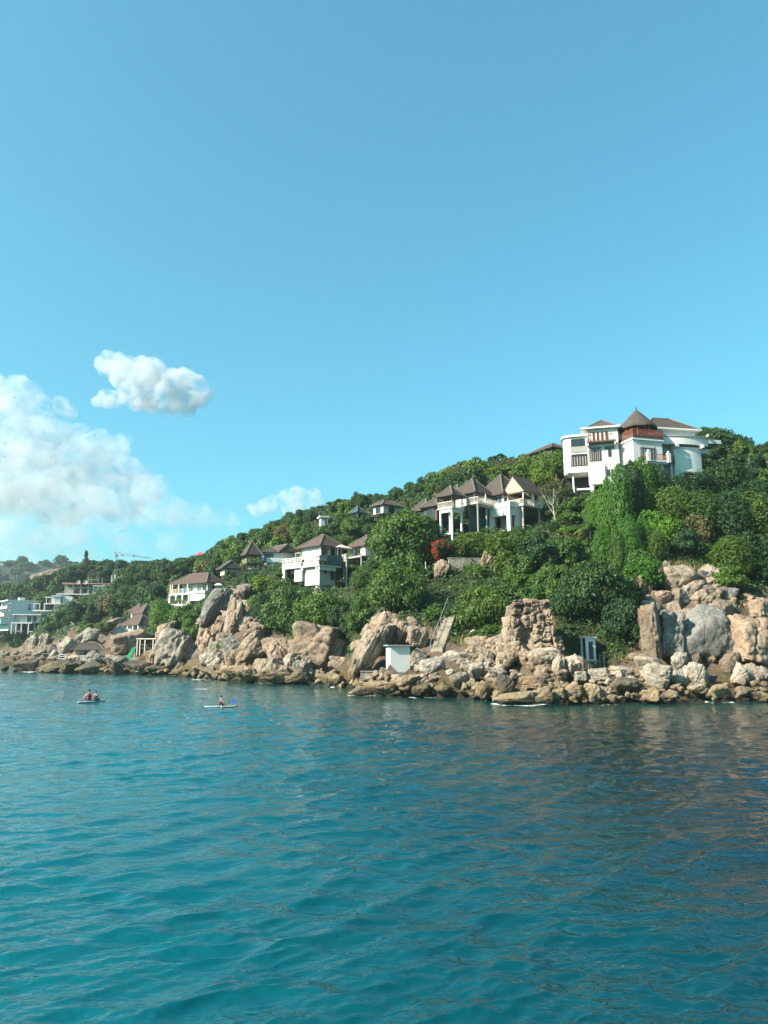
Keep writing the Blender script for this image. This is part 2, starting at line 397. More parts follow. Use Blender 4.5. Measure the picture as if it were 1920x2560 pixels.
def rbf(X, Y):
    X = np.atleast_1d(np.asarray(X, float)); Y = np.atleast_1d(np.asarray(Y, float)); out = np.empty(X.shape)
    xf, yf, of = X.ravel(), Y.ravel(), out.ravel()
    for a in range(0, len(xf), 20000):
        b = a + 20000
        d = np.sqrt((xf[a:b, None] - CXY[None, :, 0]) ** 2 + (yf[a:b, None] - CXY[None, :, 1]) ** 2 + 1.0)
        of[a:b] = d @ _w[:-1] + _w[-1]
    return of.reshape(X.shape)
CARVE = []
for px, py, D, r in ((800, 1484, 145, 7), (860, 1490, 148, 7), (905, 1470, 152, 5), (620, 1432, 168, 5), (665, 1440, 172, 5), (480, 1520, 184, 8), (440, 1515, 188, 8), (345, 1556, 200, 5), (357, 1570, 198, 4), (335, 1592, 190, 6), (280, 1596, 186, 5),
                      (60, 1580, 276, 9), (120, 1552, 280, 9), (200, 1495, 300, 12), (262, 1505, 290, 9), (300, 1470, 306, 8), (1125, 1345, 122, 4), (1200, 1330, 126, 5), (1280, 1325, 124, 6), (1540, 1245, 124, 8), (1640, 1235, 122, 8), (1720, 1215, 126, 7), (1440, 1240, 126, 6), (360, 1636, 160, 4), (325, 1604, 183, 7), (345, 1575, 196, 6), (1483, 1668, 84, 2)):
    _p = W(px, py, D); CARVE.append((_p.x, _p.y, r, _p.z))
def ground(X, Y):
    X = np.atleast_1d(np.asarray(X, float)); Y = np.atleast_1d(np.asarray(Y, float))
    z = rbf(X, Y)
    for cx, cy, r, zm in CARVE:      # level ground cut for the houses
        z = np.minimum(z, zm + 1.1 * np.maximum(np.sqrt((X - cx) ** 2 + (Y - cy) ** 2) - r, 0))
    up = np.clip((z + 1) / 4, 0, 1)
    return z + up * (0.9 * fbm2(X / 9, Y / 9, 4) + 0.5 * fbm2(X / 2.6, Y / 2.6 + 50, 3))
def gz(x, y): return float(ground(x, y)[0])
VEG_X = [-400, 0, 60, 72, 115, 150, 200, 260, 330, 380, 410, 430, 470, 500, 530, 560, 610, 640, 662, 740, 765, 830, 850, 870, 900, 930, 950, 980, 1010, 1060, 1100, 1140, 1180, 1240, 1270, 1300, 1370, 1400, 1420, 1480, 1560, 1600, 1606, 1640, 1700, 1770, 1800, 1850, 1880, 1920, 2600]
VEG_Y = [1630, 1622, 1606, 1592, 1592, 1592, 1562, 1548, 1590, 1600, 1588, 1605, 1640, 1560, 1505, 1482, 1484, 1505, 1565, 1600, 1585, 1580, 1606, 1650, 1600, 1545, 1524, 1534, 1560, 1562, 1580, 1602, 1590, 1572, 1532, 1524, 1524, 1585, 1640, 1658, 1642, 1600, 1500, 1405, 1404, 1424, 1500, 1512, 1492, 1482, 1482]
def veg_line(px): return np.interp(px, VEG_X, VEG_Y)
SKY_X = [-400, 0, 100, 200, 300, 400, 480, 560, 620, 680, 740, 800, 860, 900, 950, 1000, 1080, 1150, 1210, 1280, 1330, 1400, 1480, 1560, 1700, 1750, 1800, 1850, 1900, 2600]
SKY_Y = [1470, 1455, 1445, 1400, 1392, 1396, 1392, 1350, 1325, 1302, 1278, 1262, 1238, 1228, 1233, 1216, 1186, 1142, 1142, 1132, 1116, 1112, 1100, 1090, 1060, 1046, 1050, 1080, 1102, 1110]
def sky_line(px): return np.interp(px, SKY_X, SKY_Y)
def hit(px, py, d0=55.0, d1=480.0):
    x, y, z = ray(px, py)
    D = np.concatenate([np.arange(d0, 220, 0.5), np.arange(220, d1, 2.0)])
    X = x / y * D; Z = CAM_H + z / y * D
    below = Z <= np.maximum(ground(X, D), 0.0)
    k = int(np.argmax(below)) if below.any() else len(D) - 1
    return float(D[k])

def terrain():
    xs = np.concatenate([np.arange(-420, -150, 4.0), np.arange(-150, 130, 1.15), np.arange(130, 330, 4.0)])
    ys = np.concatenate([np.arange(48, 215, 1.1), np.arange(215, 360, 2.2), np.arange(360, 760, 10.0)])
    X, Y = np.meshgrid(xs, ys)
    Z = ground(X, Y)
    px, py = proj(X, Y, Z)
    vl = veg_line(px)
    rk = np.clip((py - vl) / 10 + 0.5 + 1.2 * fbm2(X / 4, Y / 4, 3), 0, 1)
    rk = np.where(Y > 420, 0, rk)
    quiet = 1 - np.exp(-((px - 1112) / 42) ** 2) * ((py > 1515) & (py < 1655))
    # broken strata where bare rock shows
    st = (X * 0.55 + Z * 0.9) / 2.6 + 1.4 * fbm2(X / 7, Y / 7, 3)
    saw = np.abs((st % 1.0) - 0.5) * 2
    Z = Z + rk * quiet * np.clip((Z + 0.5) / 2, 0, 1) * ((1 - saw) ** 2 * -1.4 + 1.5 * fbm2(X / 2.2, Y / 2.2, 4))
    Z = Z - 0.8 * np.clip(1 - Z / 3.0, 0, 1) * (Z > -1)
    nx, ny = len(xs), len(ys)
    i = np.arange(nx - 1)[None] + np.arange(ny - 1)[:, None] * nx
    Fc = np.stack([i, i + 1, i + 1 + nx, i + nx], -1).reshape(-1, 4)
    keep = (Z.ravel()[Fc].max(1) > -4)
    m, n, l, bs = mat_base('hillside_ground')
    g = n.new('ShaderNodeNewGeometry')
    at = n.new('ShaderNodeAttribute'); at.attribute_name = 'rock'
    t = noise(n, l, g.outputs['Position'], 0.5, 6, 0.65)
    soil = ramp(n, [(0.3, (0.022, 0.03, 0.012)), (0.55, (0.05, 0.062, 0.022)), (0.8, (0.13, 0.12, 0.05))]); l.new(t.outputs[0], soil.inputs[0])
    # bare granite, same recipe as the boulders
    a = noise(n, l, g.outputs['Position'], 0.3, 7, 0.66, 0.4)
    r1 = ramp(n, [(0.28, (0.085, 0.058, 0.042)), (0.5, (0.20, 0.14, 0.10)), (0.72, (0.29, 0.22, 0.165))]); l.new(a.outputs[0], r1.inputs[0])
    s2 = noise(n, l, mapping(n, l, g.outputs['Position'], (1, 1, 0.2)), 0.8, 6, 0.7, 0.5)
    rc = mix(n, l, maprange(n, l, s2.outputs[0], 0.5, 0.68, 0, 0.8), r1.outputs[0], (0.06, 0.05, 0.04))
    sep = n.new('ShaderNodeSeparateXYZ'); l.new(g.outputs['Position'], sep.inputs[0])
    wn_ = noise(n, l, g.outputs['Position'], 0.6, 5, 0.6)
    h = math_n(n, l, 'ADD', sep.outputs['Z'], maprange(n, l, wn_.outputs[0], 0.25, 0.75, 1.2, -1.2))
    rc = mix(n, l, maprange(n, l, h, 1.6, 3.0, 0.8, 0), rc, (0.13, 0.09, 0.035))
    rc = mix(n, l, maprange(n, l, h, 0.4, 1.2, 0.9, 0), rc, (0.03, 0.025, 0.018))
    c = mix(n, l, at.outputs['Fac'], soil.outputs[0], rc)
    l.new(c, bs.inputs['Base Color']); bs.inputs['Roughness'].default_value = 0.9; bs.inputs['Specular IOR Level'].default_value = 0.2
    hb = noise(n, l, g.outputs['Position'], 1.3, 8, 0.7); bump(n, l, hb.outputs[0], 1.0, 1.2, bs)
    me = np_mesh('hillside', np.stack([X.ravel(), Y.ravel(), Z.ravel()], 1), Fc[keep], m)
    at_ = me.attributes.new('rock', 'FLOAT', 'POINT'); at_.data.foreach_set('value', rk.ravel().astype(np.float32))
    tag(mesh_obj('hillside_terrain', me), kind='structure')
    # sea bed, so the water has a floor
    sb = MB().box(-2600, 2600, -300, 2600, -12, -11.5).build('sea_bed', simple('sea_bed_sand', (0.05, 0.07, 0.06), 0.9))
    tag(sb, kind='structure')
    # far hills beyond the bay on the left
    xs = np.arange(-1100, 200, 14.0); ys = np.arange(560, 1500, 16.0)
    X, Y = np.meshgrid(xs, ys)
    Z = 92 * np.exp(-((X + 480) / 240) ** 2 - ((Y - 950) / 300) ** 2) + 60 * np.exp(-((X + 800) / 260) ** 2 - ((Y - 1100) / 300) ** 2) + 70 * np.exp(-((X + 250) / 170) ** 2 - ((Y - 1020) / 260) ** 2)
    Z = Z * (1 + 0.18 * fbm2(X / 120, Y / 120, 4)) + 5 * fbm2(X / 25, Y / 25, 3) - 6
    nx, ny = len(xs), len(ys)
    i = np.arange(nx - 1)[None] + np.arange(ny - 1)[:, None] * nx
    Fc = np.stack([i, i + 1, i + 1 + nx, i + nx], -1).reshape(-1, 4)
    hm = simple('far_forest_ground', (0.016, 0.034, 0.014), 0.95, 0.6, 0.05, 0.8)
    tag(mesh_obj('far_hills', np_mesh('far_hills', np.stack([X.ravel(), Y.ravel(), Z.ravel()], 1), Fc, hm)), kind='structure')
    return (X, Y, Z)
FAR = terrain()

# ---------------------------------------------------------------- water
FOAM = []
for (px, py, r) in ((527, 1718, 1.2), (512, 1718, 0.9), (566, 1718, 0.9), (740, 1725, 0.6), (396, 1697, 1.0), (478, 1702, 1.0)):
    D = 9615.0 / (py - 1620.0); FOAM.append(((px - CX) / F_PX * D / CP, D, r))
def water():
    az = np.concatenate([np.linspace(-88, -40, 30, endpoint=False), np.linspace(-40, -30, 40, endpoint=False), np.linspace(-30, 30, 620, endpoint=False), np.linspace(30, 40, 40, endpoint=False), np.linspace(40, 88, 31)])
    rr = np.concatenate([np.geomspace(1.5, 6, 20, endpoint=False), np.geomspace(6, 170, 760, endpoint=False), np.geomspace(170, 2600, 60)])
    A, Rr = np.meshgrid(np.radians(az), rr)
    X, Y = Rr * np.sin(A), Rr * np.cos(A)
    gx = np.gradient(rr)[:, None] * np.ones_like(A)
    rs = np.random.default_rng(5)
    Z = np.zeros_like(X); DX = np.zeros_like(X); DY = np.zeros_like(X)
    mod = 0.75 + 0.55 * fbm2(X / 14, Y / 9, 3)
    mod2 = 0.7 + 0.8 * fbm2(X / 5 + 40, Y / 4, 2)
    wx = X + 0.5 * fbm2(X / 3, Y / 3 + 9, 3); wy = Y + 0.5 * fbm2(X / 3 + 31, Y / 3, 3)
    for k in range(64):
        lam = 0.22 * (5.5 / 0.22) ** (k / 63.0) * rs.uniform(0.9, 1.1)
        th = (R(302) if k % 3 else R(255)) + rs.normal(0, 0.34)
        kx, ky = math.cos(th) * 2 * math.pi / lam, math.sin(th) * 2 * math.pi / lam
        amp = 0.0095 * lam ** 0.80 * rs.uniform(0.5, 1.4) * (0.42 if lam > 2.2 else 1.0) * (1.0 if k % 3 else 0.75)
        fade = np.clip((lam / gx - 2.2) / 2.5, 0, 1)
        ph = kx * wx + ky * wy + rs.uniform(0, 6.28)
        a = amp * fade * (mod2 if lam < 1.0 else mod)
        Z += a * np.sin(ph); c = a * np.cos(ph) * 0.9
        DX += c * math.cos(th); DY += c * math.sin(th)
    calm = np.clip((Rr - 1.5) / 5, 0, 1)
    V = np.stack([(X + DX * calm).ravel(), (Y + DY * calm).ravel(), (Z * calm).ravel()], 1)
    nx = len(az)
    i = np.arange(nx - 1)[None] + np.arange(len(rr) - 1)[:, None] * nx
    Fc = np.stack([i, i + 1, i + 1 + nx, i + nx], -1).reshape(-1, 4)
    foam = np.zeros_like(X)
    for fx, fy, r in FOAM:
        foam = np.maximum(foam, np.clip(0.64 - 0.25 * np.sqrt(((X - fx) / (1.3 * r)) ** 2 + ((Y - fy) / (0.8 * r)) ** 2), 0, 1))
    for bx, by, rx, ry, k in WASH:
        sel = (np.abs(X - bx) < rx * 2.2) & (np.abs(Y - by) < ry * 2.2)
        if not sel.any(): continue
        d = np.sqrt(((X[sel] - bx) / rx) ** 2 + ((Y[sel] - by) / ry) ** 2)
        foam[sel] = np.maximum(foam[sel], np.clip(k - 0.9 * np.abs(d - 1.0), 0, 1))
    # thin wash line along every wet rock foot
    zt = np.full(X.shape, -9.0); sel = (Rr > 55) & (Rr < 330) & (np.abs(A) < R(33))
    zt[sel] = rbf(X[sel], Y[sel])
    foam = np.maximum(foam, np.clip(1 - np.abs(zt + 0.25) / 0.45, 0, 1) * 0.36)
    shal = np.clip((zt + 5.5) / 5.0, 0, 1)
    m, n, l, bs = mat_base('sea_water')
    g = n.new('ShaderNodeNewGeometry'); pos = g.outputs['Position']
    at = n.new('ShaderNodeAttribute'); at.attribute_name = 'foam'
    sh = n.new('ShaderNodeAttribute'); sh.attribute_name = 'shallow'
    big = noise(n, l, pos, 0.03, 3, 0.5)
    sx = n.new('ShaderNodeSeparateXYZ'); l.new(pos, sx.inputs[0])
    sky_sheen = maprange(n, l, math_n(n, l, 'ADD', sx.outputs['X'], maprange(n, l, big.outputs[0], 0.2, 0.8, -8, 8)), -14.0, 11.0, 1.0, 0.0)   # bright sky sheen left, dark reflections right, painted into the body colour
    deep = ramp(n, [(0.0, (0.0, 0.013, 0.022)), (1.0, (0.0, 0.094, 0.118))]); l.new(sky_sheen, deep.inputs[0])
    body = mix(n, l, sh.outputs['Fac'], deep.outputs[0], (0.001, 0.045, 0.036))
    fn = noise(n, l, mapping(n, l, pos, (1, 1, 1)), 2.4, 7, 0.8, 1.2)
    fo = math_n(n, l, 'GREATER_THAN', math_n(n, l, 'ADD', at.outputs['Fac'], math_n(n, l, 'MULTIPLY', fn.outputs[0], math_n(n, l, 'MINIMUM', math_n(n, l, 'MULTIPLY', at.outputs['Fac'], 4.0), 0.9))), 1.03)
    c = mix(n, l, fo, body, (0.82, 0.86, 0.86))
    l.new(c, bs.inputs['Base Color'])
    l.new(maprange(n, l, fo, 0, 1, 0.02, 0.7), bs.inputs['Roughness'])
    bs.inputs['IOR'].default_value = 1.38
    r1 = noise(n, l, mapping(n, l, pos, (1.0, 1.8, 1)), 2.6, 2, 0.5, 0.5)
    r2 = noise(n, l, mapping(n, l, pos, (1.0, 2.2, 1)), 0.85, 4, 0.6, 0.4)
    hh = math_n(n, l, 'ADD', math_n(n, l, 'MULTIPLY', r1.outputs[0], 0.35), math_n(n, l, 'MULTIPLY', r2.outputs[0], 0.8))
    bump(n, l, hh, 0.55, 0.14, bs)
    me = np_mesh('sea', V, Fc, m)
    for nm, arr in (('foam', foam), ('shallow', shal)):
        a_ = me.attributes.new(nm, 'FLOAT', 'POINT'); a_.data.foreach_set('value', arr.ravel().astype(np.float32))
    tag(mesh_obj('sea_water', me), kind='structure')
WASH = []

# ---------------------------------------------------------------- boulders
def ico(sub):
    bm = bmesh.new(); bmesh.ops.create_icosphere(bm, subdivisions=sub, radius=1.0)
    bm.verts.ensure_lookup_table(); bm.verts.index_update()
    V = np.array([v.co[:] for v in bm.verts]); Fc = np.array([[v.index for v in f.verts] for f in bm.faces]); bm.free()
    return V, Fc
ICO5 = ico(5); ICO4 = ico(4)
def unit_(a): return a / np.linalg.norm(a, axis=1)[:, None]
def rock_shape(seed, kind='round'):
    V, Fc = ICO5 if kind != 'small' else ICO4
    r_ = np.random.default_rng(seed)
    K = {'round': 14, 'slab': 15, 'block': 9, 'small': 12}[kind]
    N = r_.normal(size=(K, 3)); N /= np.linalg.norm(N, axis=1)[:, None]
    H = r_.uniform(0.66, 1.0, K)
    if kind == 'block':
        ax = np.vstack([np.eye(3), -np.eye(3)]) + r_.normal(0, 0.10, (6, 3)); ax /= np.linalg.norm(ax, axis=1)[:, None]
        N = np.vstack([ax, N[:5]]); H = np.append(r_.uniform(0.70, 0.80, 6), r_.uniform(0.85, 1.02, 5))
    p = {'round': 13, 'slab': 16, 'block': 18, 'small': 12}[kind]
    dots = np.maximum(V @ N.T / H[None], 0.0)
    r = (dots ** p).sum(1) ** (-1.0 / p)
    r = np.minimum(r, 1.5)
    P = V * r[:, None]
    off = r_.uniform(-50, 50, 3)
    amp = 0.06 if kind in ('round', 'small') else 0.085
    P = P * (1 + amp * fbm3(P * 1.7 + off, 4) + 0.045 * fbm3(P * 5 + off, 3) - 0.07 * (1 - np.abs(fbm3(P * 2.3 + off + 9, 3))) ** 6)[:, None]
    # fractured faces: neighbouring cells step in and out, with a joint between them
    M_ = {'round': 9, 'slab': 46, 'block': 26, 'small': 9}[kind]; st_ = {'round': .035, 'slab': .115, 'block': .09, 'small': .04}[kind]
    an = {'slab': np.array([1.5, 1.0, .6]), 'block': np.array([1.1, 1.0, 1.2])}.get(kind, np.ones(3))
    S_ = unit_(r_.normal(size=(M_, 3))) * r_.uniform(.6, 1.1, M_)[:, None]
    Q_ = P * an + .16 * np.stack([fbm3(P * 2.5 + off + q, 2) for q in (1, 2, 3)], 1)
    D_ = np.linalg.norm(Q_[:, None] - (S_ * an)[None], axis=2); i1 = D_.argmin(1); d1 = D_.min(1); D_[np.arange(len(P)), i1] = 9; d2 = D_.min(1)
    P = P * (1 + (r_.uniform(-1, 1, M_) * st_)[i1] - st_ * .9 * np.exp(-((d2 - d1) / .035) ** 2))[:, None]
    for k in range({'round': 3, 'slab': 3, 'block': 2, 'small': 2}[kind]):
        nn = r_.normal(size=3) * ((1, 1, 0.25) if kind == 'slab' else (1, 1, 1)); nn /= np.linalg.norm(nn)
        o = r_.uniform(-0.5, 0.5)
        dist = P @ nn - o + 0.10 * fbm3(P * 2.2 + off + k, 3)
        P = P * (1 - (0.16 if kind == 'slab' else 0.11) * np.exp(-(dist / 0.045) ** 2))[:, None]
    P[:, :3] /= np.abs(P).max(0)[None]
    return P, Fc
ROCK = {}
for kind, cnt in (('round', 7), ('slab', 7), ('block', 6), ('small', 6)):
    ROCK[kind] = [rock_shape(100 + 31 * i + len(kind), kind) for i in range(cnt)]
ROCK3 = []
for i in range(6):
    _V, _F = ICO4; _V, _F = ico(3)
    r_ = np.random.default_rng(900 + i); N = r_.normal(size=(9, 3)); N /= np.linalg.norm(N, axis=1)[:, None]; H = r_.uniform(0.65, 1, 9)
    rr_ = np.minimum((np.maximum(_V @ N.T / H[None], 0) ** 9).sum(1) ** (-1 / 9.0), 1.4); ROCK3.append((_V * rr_[:, None] * (1 + 0.08 * fbm3(_V * 2 + i * 9, 3))[:, None], _F))
ROCKME = {}
def rock_mesh(kind, i, mat):
    key = (kind, i % len(ROCK[kind]), mat.name)
    if key not in ROCKME:
        P, Fc = ROCK[kind][key[1]]; ROCKME[key] = np_mesh('boulder', P, Fc, mat)
    return ROCKME[key]
ROCK_AT = []
def boulder(px, py, w, h, label, kind='round', mat=None, D=None, tilt=0.0, depth=1.0, name='boulder', group=None, i=None, sink=0.0, parent=None, yaw=None, lift=0.0):
    """px,py = the middle of the boulder's foot, w,h = its size in picture pixels; its distance comes from the ground there"""
    if D is None: D = hit(px, py)
    s = mpp(py, D); rx, rz = w * s / 2, h * s / 2; ry = min(rx, rz) * 0.5 + max(rx, rz) * 0.5; ry *= depth
    p = W(px, py, D)
    o = mesh_obj(name, rock_mesh(kind, random.randrange(99) if i is None else i, mat or M_rock), parent)
    o.location = (p.x, p.y + ry * 0.55, p.z + rz * (0.86 - sink) + lift)
    o.rotation_euler = (random.uniform(-.15, .15), R(tilt), random.uniform(-.5, .5) if yaw is None else yaw)
    o.scale = (rx * 1.06, ry, rz * 1.08)
    if label: tag(o, label, 'boulder', group)
    if o.location.z - rz * 1.05 < .5 and random.random() < .62: WASH.append((o.location.x, o.location.y, rx * 1.12, ry * 1.12, random.uniform(.44, .70)))
    return o

PALE, TAN, GREY, WET = M_rockpale, M_rock, M_rockgrey, M_rockdark
